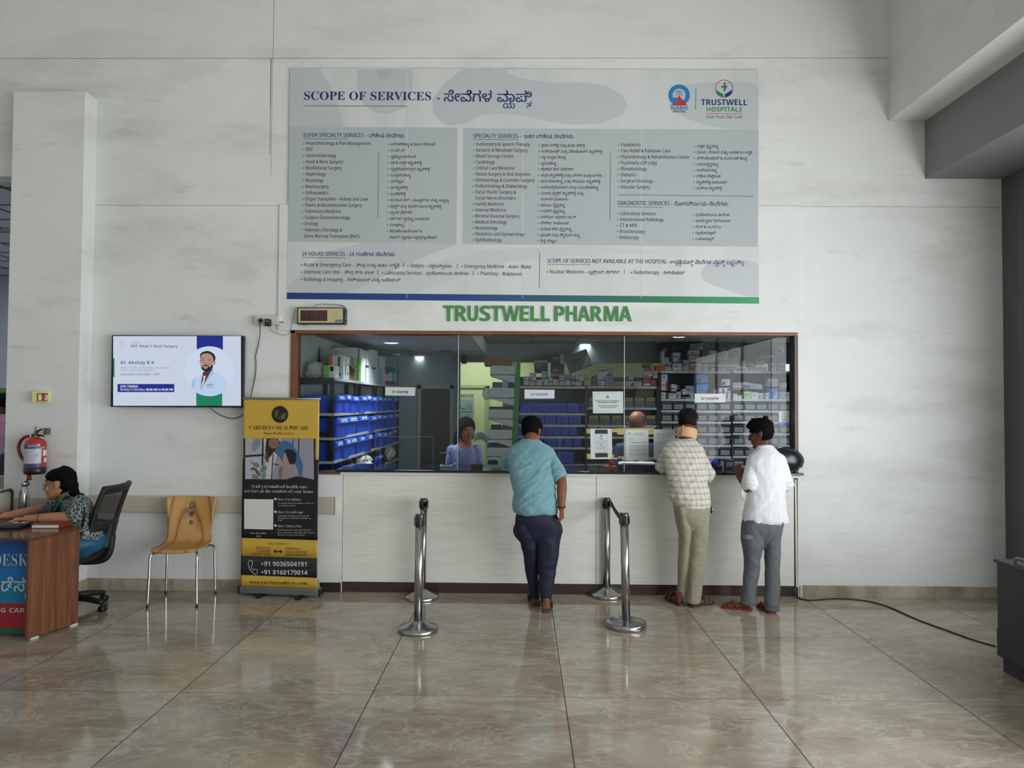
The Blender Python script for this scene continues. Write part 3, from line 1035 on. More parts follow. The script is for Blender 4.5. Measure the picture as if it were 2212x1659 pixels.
KN2 = ['ಶ್ರವಣ ಪರೀಕ್ಷೆ ಮತ್ತು ಭಾಷಾ ಚಿಕಿತ್ಸೆ', 'ಬಾರಿಯಾಟ್ರಿಕ್ ಮತ್ತು ಮೆಟಾಬೋಲಿಕ್ ಶಸ್ತ್ರಚಿಕಿತ್ಸೆ', 'ರಕ್ತ ಸಂಗ್ರಹ ಕೇಂದ್ರ', 'ಹೃದಯಶಾಸ್ತ್ರ', 'ಕ್ರಿಟಿಕಲ್ ಕೇರ್ ಮೆಡಿಸಿನ್', 'ಹಲ್ಲಿನ ಶಸ್ತ್ರಚಿಕಿತ್ಸೆ ಮತ್ತು ಮೌಖಿಕ ಇಂಪ್ಲಾಂಟ್‌ಗಳು', 'ಚರ್ಮರೋಗಶಾಸ್ತ್ರ ಮತ್ತು ಸೌಂದರ್ಯ ಶಸ್ತ್ರಚಿಕಿತ್ಸೆ', 'ಎಂಡೋಕ್ರಿನೋಲಾಜಿ ಮತ್ತು ಮಧುಮೇಹಶಾಸ್ತ್ರ', 'ಮುಖದ ಪ್ಲಾಸ್ಟಿಕ್ ಶಸ್ತ್ರಚಿಕಿತ್ಸೆ ಮತ್ತು', '~ಮುಖನರ ದೋಷಗಳು', 'ಕುಟುಂಬ ವೈದ್ಯಶಾಸ್ತ್ರ', 'ಆಂತರಿಕ ವೈದ್ಯಶಾಸ್ತ್ರ', 'ಮಿನಿಮಲ್ ಇನ್ವೇಸಿವ್ ಸರ್ಜರಿ', 'ಮೆಡಿಕಲ್ ಅಂಕೊಲಾಜಿ', 'ನವಜಾತ ಶಿಶು ವೈದ್ಯಶಾಸ್ತ್ರ', 'ಪ್ರಸೂತಿ ಮತ್ತು ಸ್ತ್ರೀರೋಗ ಶಾಸ್ತ್ರ', 'ನೇತ್ರ ವಿಜ್ಞಾನ']
KE2 = [1263, 1300, 1222, 1202, 1239, 1300, 1296, 1293, 1260, 1228, 1221, 1221, 1244, 1229, 1235, 1253, 1202]
EN3 = ['Paediatrics', 'Pain Relief & Palliative Care', 'Physiotherapy & Rehabilitation Center', 'Psychiatry (OP only)', 'Rheumatology', 'Dietetics', 'Surgical Oncology', 'Vascular Surgery']
EE3 = [1384, 1448, 1489, 1419, 1397, 1375, 1410, 1404]
KN3 = ['ಮಕ್ಕಳ ವೈದ್ಯಶಾಸ್ತ್ರ', 'ನೋವು ನಿವಾರಕ ಮತ್ತು ಉಪಶಮನ ಆರೈಕೆ', 'ಫಿಸಿಯೋಥೆರಪಿ & ಪುನರ್ವಸತಿ ಕೇಂದ್ರ', 'ಮನೋವೈದ್ಯಶಾಸ್ತ್ರ', 'ಸಂಧಿವಾತ ಶಾಸ್ತ್ರ', 'ವಿಶೇಷ ಪೌಷ್ಟಿಕಾಂಶ', 'ಶಸ್ತ್ರಚಿಕಿತ್ಸಾ ಅಂಕೊಲಾಜಿ', 'ನಾಳೀಯ ಶಸ್ತ್ರಚಿಕಿತ್ಸೆ']
KE3 = [1552, 1624, 1613, 1552, 1549, 1556, 1570, 1559]
EN4 = ['Laboratory Services', 'Interventional Radiology', 'CT & MRI', 'Bronchoscopy', 'Endoscopy']
EE4 = [1416, 1433, 1376, 1393, 1380]
KN4 = ['ಪ್ರಯೋಗಾಲಯ ಸೇವೆಗಳು', 'ಇಂಟರ್ವೆನ್ಷನಲ್ ರೇಡಿಯಾಲಜಿ', 'ಸಿ.ಟಿ & ಎಂ.ಆರ್.ಐ', 'ಬ್ರಾಂಕೋಸ್ಕೋಪಿ', 'ಎಂಡೋಸ್ಕೋಪಿ']
KE4 = [1576, 1577, 1557, 1545, 1542]


def column(mb, rows, x0, x1, y0, y1, capx, off, ends=None):
    """x0 at the first row to x1 at the last"""
    n = len(rows)
    for i, s in enumerate(rows):
        t = i / max(n - 1, 1)
        x, y = x0 + (x1 - x0) * t, y0 + (y1 - y0) * t
        nb = s.startswith('~')
        if not nb: dot(mb, x - 4.6, y + .6, 1.35, M_GRN)
        bt(mb, s.lstrip('~'), x, None if ends is None else ends[i], y, capx, M_INK, 'sans', off)


for cols in (((EN1, 661, 657.5, 309, 509.5, 7.2, .010, EE1), (KN1, 844, 841.5, 311, 512, 6.3, .010, KE1)),
             ((EN2, 1028, 1025, 311, 518, 7.2, .010, EE2), (KN2, 1169, 1166, 313.5, 520, 6.3, .010, KE2)),
             ((EN3, 1341, 1340, 312.5, 403.5, 7.2, .010, EE3), (KN3, 1505, 1504, 315.5, 406, 6.3, .010, KE3)),
             ((EN4, 1339, 1338, 461, 512.5, 7.2, .010, EE4), (KN4, 1503, 1501.5, 463.5, 515.5, 6.3, .010, KE4))):
    for c in cols: b = MB(); column(b, *c); b.build('list_lettering', None, bd)
b = MB()
for e, k, x0, xm, x1, y in (('Acute & Emergency Care - ', 'ತೀವ್ರ ಮತ್ತು ತುರ್ತು ಆರೈಕೆ', 656, 769, 863, 571.5), ('Dialysis - ', 'ರಕ್ತಶುದ್ಧೀಕರಣ', 886, 925, 977, 573.5), ('Emergency Medicine - ', 'ತುರ್ತು ಔಷಧ', 1003, 1098, 1147, 575),
                            ('Intensive Care Unit - ', 'ತೀವ್ರ ನಿಗಾ ಘಟಕ', 656, 744, 808, 587), ('Laboratory Services - ', 'ಪ್ರಯೋಗಾಲಯ ಸೇವೆಗಳು', 831, 920, 1013, 589), ('Pharmacy - ', 'ಔಷಧಾಲಯ', 1037, 1085, 1128, 590.5), ('Radiology & Imaging - ', 'ರೇಡಿಯಾಲಜಿ ಮತ್ತು ಇಮೇಜಿಂಗ್', 655.5, 750, 866, 603)):
    dot(b, x0 - 4.6, y + .8, 1.6, M_GRN)
    bt(b, e.strip(), x0, xm - 4, y, 7.8, M_INK, 'sans', .006); bt(b, k, xm, x1, y + .8, 7, M_INK, 'sans', .008)
for x, y in ((872, 573), (988, 575), (816, 588), (1022, 590)):
    rule(b, x, y - 5, x, y + 5, 1.1, M_INK)
for e, k, x0, xm, x1, y in (('Nuclear Medicine - ', 'ನ್ಯೂಕ್ಲಿಯರ್ ಮೆಡಿಸಿನ್', 1187, 1270, 1338, 586.5), ('Radiotherapy - ', 'ರೇಡಿಯೊಥೆರಪಿ', 1368.5, 1433, 1478, 588)):
    dot(b, x0 - 4.6, y + .8, 1.7, M_RED)
    bt(b, e.strip(), x0, xm - 4, y, 7.8, M_INK, 'sans', .006); bt(b, k, xm, x1, y + .8, 7, M_INK, 'sans', .008)
rule(b, 1349, 582, 1349, 592, 1.1, M_RED)
b.build('list_lettering', None, bd)
# accreditation mark: a ring with a winged staff and a red peak
b = MB()
def ring(mb, px, py, r0, r1, m, a0=0, a1=360, z=.0012):
    x, z0 = bw(px, py)
    o_, i_ = circle_pts(x, z0, r1 * PXM, n=40, a0=a0, a1=a1), circle_pts(x, z0, r0 * PXM, n=40, a0=a0, a1=a1)
    n = len(o_); c = a1 - a0 >= 360
    mb.add([(p[0], -z, p[1]) for p in o_ + i_], [(i, (i + 1) % n, (i + 1) % n + n, i + n) for i in range(n if c else n - 1)], m)
ring(b, 1467, 205.5, 14, 23.2, M_PBLUE)
pxpoly(b, [(1467, 207), (1485, 228), (1448, 228), (1456, 223), (1468, 223), (1461, 215)], M_RED, .0016)
pxpoly(b, [(1452, 212), (1462, 224), (1470, 226), (1478, 226), (1460, 210)], M_PBLUE, .0014)
rule(b, 1467, 196, 1467, 208, 1.6, M_LINE)
for s_ in (-1, 1):
    rule(b, 1467, 197, 1467 + 7 * s_, 197, 1.6, M_LINE); rule(b, 1467 + 3.5 * s_, 199, 1467 + 3.5 * s_, 208, 1., M_PBLUE); rule(b, 1467 + 7 * s_, 199, 1467 + 7 * s_, 208, 1., M_PBLUE)
bt(b, 'NABH', 1448, 1486, 233, 7.6, M_PBLUE, 'bold', 0)
rule(b, 1448, 238.3, 1485, 238.5, .9, M_LINE)
bt(b, '(ENTRY LEVEL)', 1453, 1481, 241.3, 3.2, M_INK, 'bold', 0)
rule(b, 1503.5, 190, 1502.5, 237, 1.0, M_INK)
b.build('accreditation_mark', None, bd)
b = MB()
ring(b, 1564, 191.5, 18, 19.3, M_RED, 90, 200); ring(b, 1564, 191.5, 18, 19.3, M_GRN, 200, 270); ring(b, 1564, 191.5, 18, 19.3, M_NAVY, -90, 90)
dot(b, 1565.5, 181, 3, M_GRN)
pxpoly(b, [(1558, 186), (1568, 184), (1572, 188), (1568, 190), (1567, 197), (1563, 197), (1563, 189), (1557, 190)], M_GRN, .0014)
pxpoly(b, [(1548, 194), (1555, 200), (1562, 203), (1562.5, 210), (1553, 207), (1547, 200)], M_GRN, .0014)
pxpoly(b, [(1580, 194), (1573, 200), (1566, 203), (1565.5, 210), (1575, 207), (1581, 200)], M_NAVY, .0014)
bt(b, 'TRUSTWELL', 1514, 1614, 220.8, 12.6, M_NAVY, 'bold', 0, 3)
bt(b, 'HOSPITALS', 1525, 1603, 236, 10, M_GRN, 'bold', -.008, 3)
rule(b, 1525, 245, 1603, 245.6, 1.1, M_RED)
bt(b, 'Your Trust. Our Care', 1525, 1603, 252, 6.5, M_INK, 'sans', 0)
b.build('hospital_mark', None, bd)

# ------------------------------------------------------------------ raised green sign letters above the window
M_SIGN = mat('sign_green', '#3f8a48', .35)
M_SIGNS = mat('sign_green_edge', '#2f6d38', .5)
SY = YW - .0145
sg = thing('sign_lettering', 'raised green letters reading TRUSTWELL PHARMA above the pharmacy window', 'sign', W(1161, 678, SY))
go = Vector(sg.location)
LET = [('T', 959, 981), ('R', 984, 1009), ('U', 1011.5, 1033), ('S', 1037.5, 1060), ('T', 1061.5, 1084), ('W', 1085, 1122), ('E', 1124.5, 1142.5), ('L', 1147, 1166), ('L', 1170, 1188.5), ('P', 1198.5, 1220), ('H', 1224, 1246.5), ('A', 1249.5, 1275), ('R', 1277.5, 1301), ('M', 1306, 1336), ('A', 1339, 1364.5)]
for ch, x0, x1 in LET:
    top, bot = 660.3 + (x0 - 959) * .0045, 693.8 + (x0 - 959) * .0012
    p0, p1 = W(x0, bot, SY), W(x1, top, SY)
    vs, fs, _ = glyph(ch, 'bold', -.004, 4)
    mnx, mxx = min(v[0] for v in vs), max(v[0] for v in vs); mny, mxy = min(v[1] for v in vs), max(v[1] for v in vs)
    q = MB()
    n = len(vs)
    P = [((v[0] - mnx) / (mxx - mnx) * (p1.x - p0.x) - (p1.x - p0.x) / 2, 0, (v[1] - mny) / (mxy - mny) * (p1.z - p0.z)) for v in vs]
    cnt = {(a, c) for f in fs for a, c in zip(f, f[1:] + f[:1])}
    q.add(P + [(a, -.014, c) for a, _, c in P], [tuple(i + n for i in f) for f in fs], M_SIGN)
    q.add(P + [(a, -.014, c) for a, _, c in P], [(a, c, c + n, a + n) for a, c in cnt if (c, a) not in cnt], M_SIGNS)
    o = q.build('letter', None, sg)
    o.location = Vector(((p0.x + p1.x) / 2, SY, p0.z)) - go
# ------------------------------------------------------------------ printing on a flat thing
EYE = Vector((0, 0, CAMZ))


class Print:
    """a printed face: x right, y up from the thing's origin; positions are read off the photo and dropped on the real face"""
    def __init__(s, loc, rz=0., front=0.):
        s.w = Matrix.Translation(Vector(loc)) @ Matrix.Rotation(rz, 4, 'Z') @ wall_frame((0, -front, 0))
        s.inv = s.w.inverted()
        s.F = wall_frame((0, -front, 0))
        a, c = s.on(1000, 800), s.on(1001, 800)

    def on(s, px, py):
        d = AX_F + AX_R * ((px - 1106) / FPX) - AX_U * ((py - 829.5) / FPX)
        o = s.inv @ EYE; e = s.inv.to_3x3() @ d
        q = o + e * (-o.z / e.z)
        return q.x, q.y

    def poly(s, mb, pts, m, z=.0006, smooth=False, k=5):
        P = [s.on(*p) for p in pts]
        flat_poly(mb, blob_pts(P, k) if smooth else P, m, s.F, z)

    def rect(s, mb, x0, y0, x1, y1, m, z=.0006):
        s.poly(mb, [(x0, y0), (x1, y0), (x1, y1), (x0, y1)], m, z)

    def ell(s, mb, cx, cy, rx, ry, m, z=.0006, n=28):
        s.poly(mb, circle_pts(cx, cy, rx, ry, n), m, z)

    def line(s, mb, pts, wpx, m, z=.0008, closed=False):
        sc = abs(s.on(pts[0][0] + 1, pts[0][1])[0] - s.on(*pts[0])[0])
        stroke(mb, [s.on(*p) for p in pts], wpx * sc, m, s.F, z, closed)

    def text(s, mb, t, x0, x1, yc, cap, m, st='sans', off=0., res=2, z=.001, align='l', slope=0.):
        a = s.on(x0, yc + cap / 2); c = s.on(x1, yc + cap / 2 + slope) if x1 is not None else None
        sc = abs(s.on(x0, yc)[1] - s.on(x0, yc + 1)[1])
        if c: xd = (c[0] - a[0], c[1] - a[1]); wd_ = math.hypot(*xd)
        else: xd = (1, 0); wd_ = None
        L = Matrix.Translation((a[0], a[1], z)) @ Matrix.Rotation(math.atan2(xd[1], xd[0]), 4, 'Z')
        write(mb, t, s.F @ L, cap * sc / CAPH, m, st, off, res, width=wd_, align=align)


# ------------------------------------------------------------------ wall television
def glow(name, hexc, es=1.0):
    m = mat(name, (.01, .01, .01), .25, emit=hexc, es=es)
    return m


TVY = YW - .085
c0 = W(382.5, 802, TVY)
tv = thing('television', 'wall mounted flat television showing a doctor announcement', 'television', c0)
p0, p1 = W(241.5, 722.5, TVY), W(524, 879.5, TVY)
hw, hh = (p1.x - p0.x) / 2, (p0.z - p1.z) / 2
M_TVB = mat('television_black', '#0d0e14', .3)
b = MB(); b.box(-hw, hw, 0, .045, -hh, hh, M_TVB, bev=.004); b.box(-hw * .6, hw * .6, .044, .07, -hh * .7, hh * .5, M_TVB, bev=.01)
b.build('housing', None, tv)
b = MB(); b.box(-.12, .12, .068, .0845, -.14, .14, mat('bracket_black', '#1a1a1c', .5)); b.build('wall_bracket', None, tv)
P = Print(c0, 0, .0008)
S_BG = glow('screen_white', '#d3def0', .82); S_BG2 = glow('screen_pale', '#c9d6ee', .82); S_BLUE = glow('screen_blue', '#05208a', .9); S_GREEN = glow('screen_green', '#04855f', .8)
S_DARK = glow('screen_ink', '#26314f', .8); S_MID = glow('screen_grey', '#93a0ba', .8); S_TITLE = glow('screen_title', '#143a8c', .9); S_W = glow('screen_text', '#f4f7ff', .9); S_DISC = glow('screen_disc', '#d2dff4', .86)
b = MB(); P.rect(b, 244.5, 726, 520.5, 876.5, S_BG, 0)
b.build('screen', None, tv)
b = MB()
for k in range(46):
    x, y = 246 + (k * 37 % 268), 735 + (k * 53 % 135)
    if x < 400 and 735 < y < 860: continue
    P.ell(b, x, y, 1.6, 1.6, S_BG2, .0003, 8)
P.rect(b, 425, 726, 481.5, 790, S_BLUE, .0004); P.rect(b, 424, 820, 480, 876.5, S_GREEN, .0004)
P.rect(b, 244.5, 774, 247.5, 814.5, S_GREEN, .0005)
P.ell(b, 452.7, 802, 55, 54, S_BG2, .0006, 48); P.ell(b, 452.7, 802, 54.6, 53.6, S_DISC, .0008, 48)
P.rect(b, 254, 829.5, 376.5, 847, S_BLUE, .0006)
b.build('screen_graphics', None, tv)
b = MB()
P.text(b, 'Institute of', 282, 305.5, 740.5, 3.6, S_MID); P.text(b, 'ENT, Head & Neck Surgery', 282, 384, 747.3, 5.6, S_DARK, 'bold', -.01, slope=.6)
P.text(b, 'Dr. Akshay B K', 260, 333.5, 783, 7, S_TITLE, 'bold', -.01)
P.text(b, 'MBBS, MS (ENT), Fellowship in Rhinology &', 260, 368, 794.3, 4.4, S_MID); P.text(b, 'Anterior Skull Base Surgery', 261.5, 330, 800, 4.4, S_MID)
P.text(b, 'Associate Consultant – ENT', 260, 345, 808.3, 4.6, S_DARK, 'sans', .0)
P.text(b, 'OPD TIMING', 259.5, 298.5, 834.7, 5, S_W, 'bold', -.01); P.text(b, 'Monday to Saturday |', 259.5, 313.5, 841.2, 4.6, S_W); P.text(b, '08:00 AM to 05:00 PM', 315.5, 374, 841.5, 4.6, S_W, 'bold', 0)
P.line(b, [(258, 738), (262, 743), (259, 750)], .7, S_MID); P.line(b, [(268, 738), (264, 744), (267, 750)], .7, S_MID); P.line(b, [(275.5, 742), (275.5, 747)], .5, S_MID)
b.build('screen_lettering', None, tv)
b = MB()
S_SKIN = glow('screen_skin', '#b98f84', .85); S_HAIR = glow('screen_hair', '#0d0b1e', .8); S_COAT = glow('screen_coat', '#bcd6f3', .88); S_COAT2 = glow('screen_coat_fold', '#a8c5e8', .86); S_SHIRT = glow('screen_shirt', '#5c2f48', .8); S_TIE = glow('screen_tie', '#dcc7bd', .85); S_EYE = glow('screen_eye', '#2a1c24', .8); S_LIP = glow('screen_lip', '#8a5455', .8)
q = lambda pts: [(380 + x / 10.053, 720 + y / 10.053) for x, y in pts]
P.poly(b, q([(315, 1170), (360, 1010), (430, 960), (560, 925), (720, 900), (800, 800), (860, 865), (1000, 930), (1070, 1010), (1125, 1190), (1010, 1300), (880, 1345), (730, 1365), (580, 1345), (440, 1290)]), S_COAT, .0011)
P.poly(b, q([(590, 840), (800, 780), (770, 860), (545, 1220), (545, 1080)]), S_SHIRT, .0013)
P.poly(b, q([(590, 930), (630, 920), (655, 945), (635, 985), (625, 1060), (550, 1225), (555, 1100), (600, 985)]), S_TIE, .0015)
P.poly(b, q([(760, 830), (800, 800), (830, 870), (700, 1010), (560, 1240), (550, 1215)]), S_COAT2, .0014)
P.poly(b, q([(330, 1160), (370, 1010), (420, 985), (400, 1180)]), S_COAT2, .0013)
P.poly(b, q([(535, 560), (525, 480), (560, 420), (680, 382), (790, 420), (850, 490), (858, 560), (830, 620), (790, 640), (540, 620)]), S_HAIR, .0012, True)
P.ell(b, *q([(840, 640)])[0], 2.2, 4.2, S_SKIN, .0013); P.ell(b, *q([(526, 615)])[0], .9, 3, S_SKIN, .0013)
P.poly(b, q([(545, 560), (550, 480), (620, 440), (720, 440), (790, 490), (815, 570), (805, 680), (780, 760), (680, 820), (600, 790), (555, 720), (535, 640)]), S_SKIN, .0016, True)
P.poly(b, q([(535, 680), (565, 740), (610, 690), (690, 690), (720, 720), (740, 740), (800, 670), (795, 760), (720, 815), (655, 832), (590, 805), (550, 750)]), S_HAIR, .0018, True)
P.poly(b, q([(590, 720), (650, 705), (700, 722), (680, 760), (640, 775), (610, 760)]), S_SKIN, .0019, True)
P.poly(b, q([(600, 715), (650, 722), (695, 722), (650, 738)]), S_LIP, .0021)
for ex in (585, 725):
    P.poly(b, q([(ex - 35, 560), (ex, 545), (ex + 40, 555), (ex, 553)]), S_HAIR, .0019)
    P.ell(b, *q([(ex + 4, 583)])[0], 2.2, .9, S_EYE, .0019, 12)
P.poly(b, q([(620, 660), (640, 600), (662, 665), (645, 680)]), glow('screen_nose', '#a57e74', .85), .0018)
P.line(b, q([(675, 1120), (815, 1125)]), 1.3, S_TITLE, .0016); P.line(b, q([(660, 1172), (810, 1178)]), .8, S_TITLE, .0016); P.line(b, q([(725, 1060), (745, 1090), (790, 1070)]), .8, S_TITLE, .0016)
b.build('screen_portrait', None, tv)
M_WIRE = mat('black_wire', '#18181a', .5)
M_WIRE2 = mat('grey_wire', '#4a4a48', .5)
cable('television_cable', [W(455, 881, YW - .05), W(464, 889, YW - .03), W(480, 898, YW - .02), W(500, 904, YW - .012), W(520, 899, YW - .012), W(531, 888, YW - .012), W(540, 870, YW - .012)], .0032, M_WIRE, 'black cable looping below the wall television')

# ------------------------------------------------------------------ socket box, plug and adapter
M_SWB = mat('switch_box_white', '#d3d1c6', .4)
s0, s1 = W(550, 682, YW - .05), W(603, 701, YW - .05)
sc_ = (s0 + s1) / 2
so = thing('socket_box', 'white surface mounted socket box on the wall above the television', 'socket', (sc_.x, YW, sc_.z))
hx, hz = (s1.x - s0.x) / 2, (s0.z - s1.z) / 2
b = MB(); b.box(-hx, hx, -.05, 0, -hz, hz, M_SWB, bev=.004); b.build('box', None, so)
b = MB(); b.box(-hx * .95, hx * .86, -.053, -.0495, -hz * .85, hz * .85, mat('socket_plate', '#c9c7bb', .35), bev=.001); b.box(.055, .062, -.056, -.05, -.016, -.004, M_SWB); b.build('faceplate', None, so)
b = MB(); b.box(hx * .86, hx + .012, -.052, .0, -hz, hz * 1.15, mat('conduit_cap', '#e2e0d6', .4), bev=.003); b.box(hx - .002, hx + .034, -.056, -.03, -.024, -.012, mat('grey_clip', '#77756c', .5), bev=.003); b.build('side_cap', None, so)
q = W(563, 692, YW - .056)
pl = thing('plug', 'round black plug in the white socket box', 'plug', q)
b = MB(); b.cyl((0, 0, 0), (0, -.022, -.004), .019, M_WIRE, 14, .013); b.cyl((0, -.016, -.004), (0, -.024, -.022), .008, M_WIRE, 10); b.build('body', None, pl)
b = MB(); b.tube(smooth_path([Vector((0, -.024, -.022)), W(561.5, 720, YW - .03) - q, W(558, 745, YW - .012) - q, W(552.5, 768, YW - .01) - q, W(553, 785, YW - .01) - q, W(552, 808, YW - .01) - q, W(546, 838, YW - .014) - q, W(540, 862, YW - .03) - q, W(536, 885, YW - .03) - q]), .0034, M_WIRE, 8); b.build('cord', None, pl)
q = W(581, 697, YW - .056)
ad = thing('power_adapter', 'small black power adapter hanging from the socket box', 'adapter', q)
b = MB(); b.box(-.024, .024, -.05, 0, -.035, .028, M_WIRE, bev=.006); b.box(-.018, .018, -.0512, -.05, .006, .010, mat('adapter_label', '#b9b9b9', .5)); b.build('body', None, ad)
b = MB(); b.tube(smooth_path([Vector((0, -.02, -.035)), W(582, 707, YW - .03) - q, W(588, 715, YW - .012) - q, W(600, 721, YW - .01) - q, W(612, 724, YW - .01) - q, W(622, 722, YW - .016) - q, W(627, 716, YW - .02) - q, W(631, 700, YW - .02) - q, W(633, 686, YW - .02) - q, W(637, 672, YW - .03) - q, W(641, 663, YW - .05) - q]), .0016, M_WIRE2, 7); b.build('cord', None, ad)

# ------------------------------------------------------------------ token number display
DY = YW - .085
d0, d1 = W(642, 664, DY), W(742.5, 700.5, DY)
dc = (d0 + d1) / 2
td = thing('token_display', 'black framed token number display with three dark red digits', 'token display', (dc.x, DY, dc.z))
hx, hz = (d1.x - d0.x) / 2, (d0.z - d1.z) / 2
M_BLK = mat('black_plastic', '#101012', .35)
b = MB(); b.box(-hx, hx, 0, .07, -hz, hz, M_BLK, bev=.002); b.build('case', None, td)
P = Print(td.location, 0, .001)
M_CREAM = mat('display_cream', '#bcb48a', .45)
b = MB(); P.rect(b, 644.3, 666.3, 740.8, 697.3, M_CREAM, 0); P.rect(b, 649, 670.2, 707, 693.5, mat('display_window', '#1a0808', .12), .0006)
P.rect(b, 723.5, 690, 740.5, 696.5, mat('maker_plate', '#8e9088', .4), .0006)
for k in range(18):
    a = k * 2.4; r = 1.6 * math.sqrt(k)
    P.ell(b, 724 + r * math.cos(a), 679.5 + r * math.sin(a) * .9, .35, .35, mat('speaker_hole', '#7d7757', .8), .0006, 6)
P.text(b, 'J-ART', 726, 739, 692.3, 2.6, M_INK, 'bold')
b.build('face_panel', None, td)
M_SEG = mat('faint_glow_red_segment', '#5d1a22', .3, emit='#7a1420', es=.18)  # faint glow put into the segment material
b = MB()
for k in range(3):
    x0 = 653 + k * 19.6
    sk = lambda u, v: (x0 + u * 11 + (1 - v) * 1.9, 672.3 + v * 19)
    for (a, c) in (((0, 0), (1, 0)), ((0, .5), (1, .5)), ((0, 1), (1, 1)), ((0, 0), (0, .5)), ((1, 0), (1, .5)), ((0, .5), (0, 1)), ((1, .5), (1, 1))):
        P.line(b, [sk(*a), sk(*c)], 2.0, M_SEG, .0012)
b.build('digits', None, td)
b = MB(); b.box(hx, hx + .012, .01, .07, -hz, hz * .8, mat('connector_grey', '#3f4043', .5), bev=.002); b.cyl((hx + .01, .03, -hz * .55), (hx + .022, .03, -hz * .55), .006, M_BLK, 10)
for x in (-hx * .74, -hx * .65): b.cyl((x, .02, -hz - .008), (x, .02, -hz), .005, M_BLK, 8)
b.build('connectors', None, td)
b = MB()
L = lambda px, py, y: W(px, py, y) - Vector(td.location)
b.tube(smooth_path([L(677, 663.5, DY + .02), L(682, 660, DY + .03), L(692, 657, DY + .03), L(712, 657.5, DY + .03), L(732, 658.5, DY + .03), L(742, 662, DY + .03), L(748, 668, DY + .03), L(749.5, 674, DY + .03), L(746, 677.5, DY + .03)]), .0022, M_WIRE, 7)
b.tube(smooth_path([L(732, 658.5, DY + .03), L(744, 663, DY + .02), L(747, 670, DY + .02), L(745.5, 681, DY + .02)]), .004, M_WIRE, 7)
b.build('cord', None, td)

# ------------------------------------------------------------------ roll-up banner
bl, br = FL(516, 1287), FL(687, 1294.5)
ang = math.atan2(br.y - bl.y, br.x - bl.x)
bc = (bl + br) / 2
bn = thing('rollup_banner', 'yellow and black roll-up banner for home health care', 'banner', bc, ang)
bwid = (br - bl).length / 2
M_SILV = mat('brushed_silver', '#8f9399', .38, .9)
b = MB(); b.box(-bwid, bwid, .0, .085, .022, .082, M_SILV, bev=.008); b.build('cassette', None, bn)
for s_ in (-1, 1):
    b = MB(); b.box(s_ * bwid - .008 + s_ * .006, s_ * bwid + .008 + s_ * .006, -.003, .088, .018, .086, M_BLK, bev=.006)
    for z in (.034, .07): b.cyl((s_ * bwid + s_ * .012, .02, z), (s_ * bwid + s_ * .016, .02, z), .004, M_SILV, 8)
    b.build('end_cap', None, bn)
    b = MB(); x = -.16 if s_ < 0 else .2
    b.box(x - .022, x + .022, -.06, .16, .0, .020, M_BLK, bev=.004); b.build('foot', None, bn)
P = Print(bc, ang, -.025)
fx0 = P.on(519.5, 1270)[0]; fx1 = P.on(684.5, 1275)[0]; ztop = P.on(600, 862)[1]
bq = lambda x, y: (500 + x / 3.53, 840 + y / 3.53)
M_YEL = mat('banner_yellow', '#cba63f', .42); M_BBK = mat('banner_black', '#161618', .4); M_BDK = mat('banner_charcoal', '#27272b', .4)
yl = lambda cy: P.on(600, 840 + cy / 3.53)[1]


def bfold(x, z):
    t = (x - fx0) / (fx1 - fx0)
    f = .0028 * math.sin(t * 19 + .6) * max(0, 1 - (z - .08) / .24) + .0020 * math.sin(t * 14 + 1) * max(0, (z - 1.35) / .42)
    return .027 - max(-.0016, f) * .8


b = MB()
bands = [(.075, yl(1430), M_YEL), (yl(1430), yl(1282), M_BDK), (yl(1282), yl(1145), M_YEL), (yl(1145), yl(537), M_BBK), (yl(537), ztop, M_YEL)]
for z0, z1, m in bands:
    nz = max(2, int((z1 - z0) / .04))
    b.sheet(lambda u, v: (fx0 + (fx1 - fx0) * u, bfold(fx0 + (fx1 - fx0) * u, z0 + (z1 - z0) * v), z0 + (z1 - z0) * v), 49, nz, -.0012, m)
b.build('fabric', None, bn)
b = MB(); b.cyl((fx0 - .012, .028, ztop + .004), (fx1 + .012, .028, ztop + .004), .009, M_SILV, 10); b.build('top_rail', None, bn)
b = MB(); b.cyl((0, .045, .08), (0, .045, ztop), .007, M_SILV, 10); b.build('support_pole', None, bn)
P = Print(bc, ang, -.0232)
M_BW = mat('banner_white', '#dadad8', .5); M_BLT = mat('banner_ink', '#1c1a14', .5); M_GOLD = mat('banner_gold_line', '#a8915a', .5)
b = MB()
P.poly(b, [bq(92, 378), bq(642, 380), bq(640, 545), bq(92, 545)], M_BBK, .0002)
P.ell(b, *bq(370, 195), 17.8, 18.3, M_BBK, .0004)
P.poly(b, [bq(97, 840), bq(320, 843), bq(318, 1073), bq(97, 1068)], M_BW, .0004)
for y in (840, 937, 1042): P.ell(b, *bq(335, y), 2.7, 2.7, M_BW, .0004, 14)
b.build('printed_shapes', None, bn)
b = MB()
P.text(b, 'C', *[bq(322, 0)[0], bq(362, 0)[0]], 893, 20, M_GOLD, 'script', -.012, 3); P.text(b, 'B', bq(358, 0)[0], bq(410, 0)[0], 897.5, 17, M_GOLD, 'script', -.012, 3)
P.text(b, 'CAREBEES HEALTHCARE', *[bq(135, 0)[0], bq(594, 0)[0]], 840 + 294 / 3.53, 8.8, M_BLT, 'serif', -.018, 3, slope=.8)
P.text(b, 'Home Health Services', bq(246, 0)[0], bq(482, 0)[0], 840 + 337 / 3.53, 5.6, M_BLT, 'serif', -.02, 3, slope=.5)
P.text(b, 'Avail personalised health care', bq(148, 0)[0], bq(577, 0)[0], 840 + 740 / 3.53, 7.6, M_BW, 'serif', -.02, 3, slope=1.4)
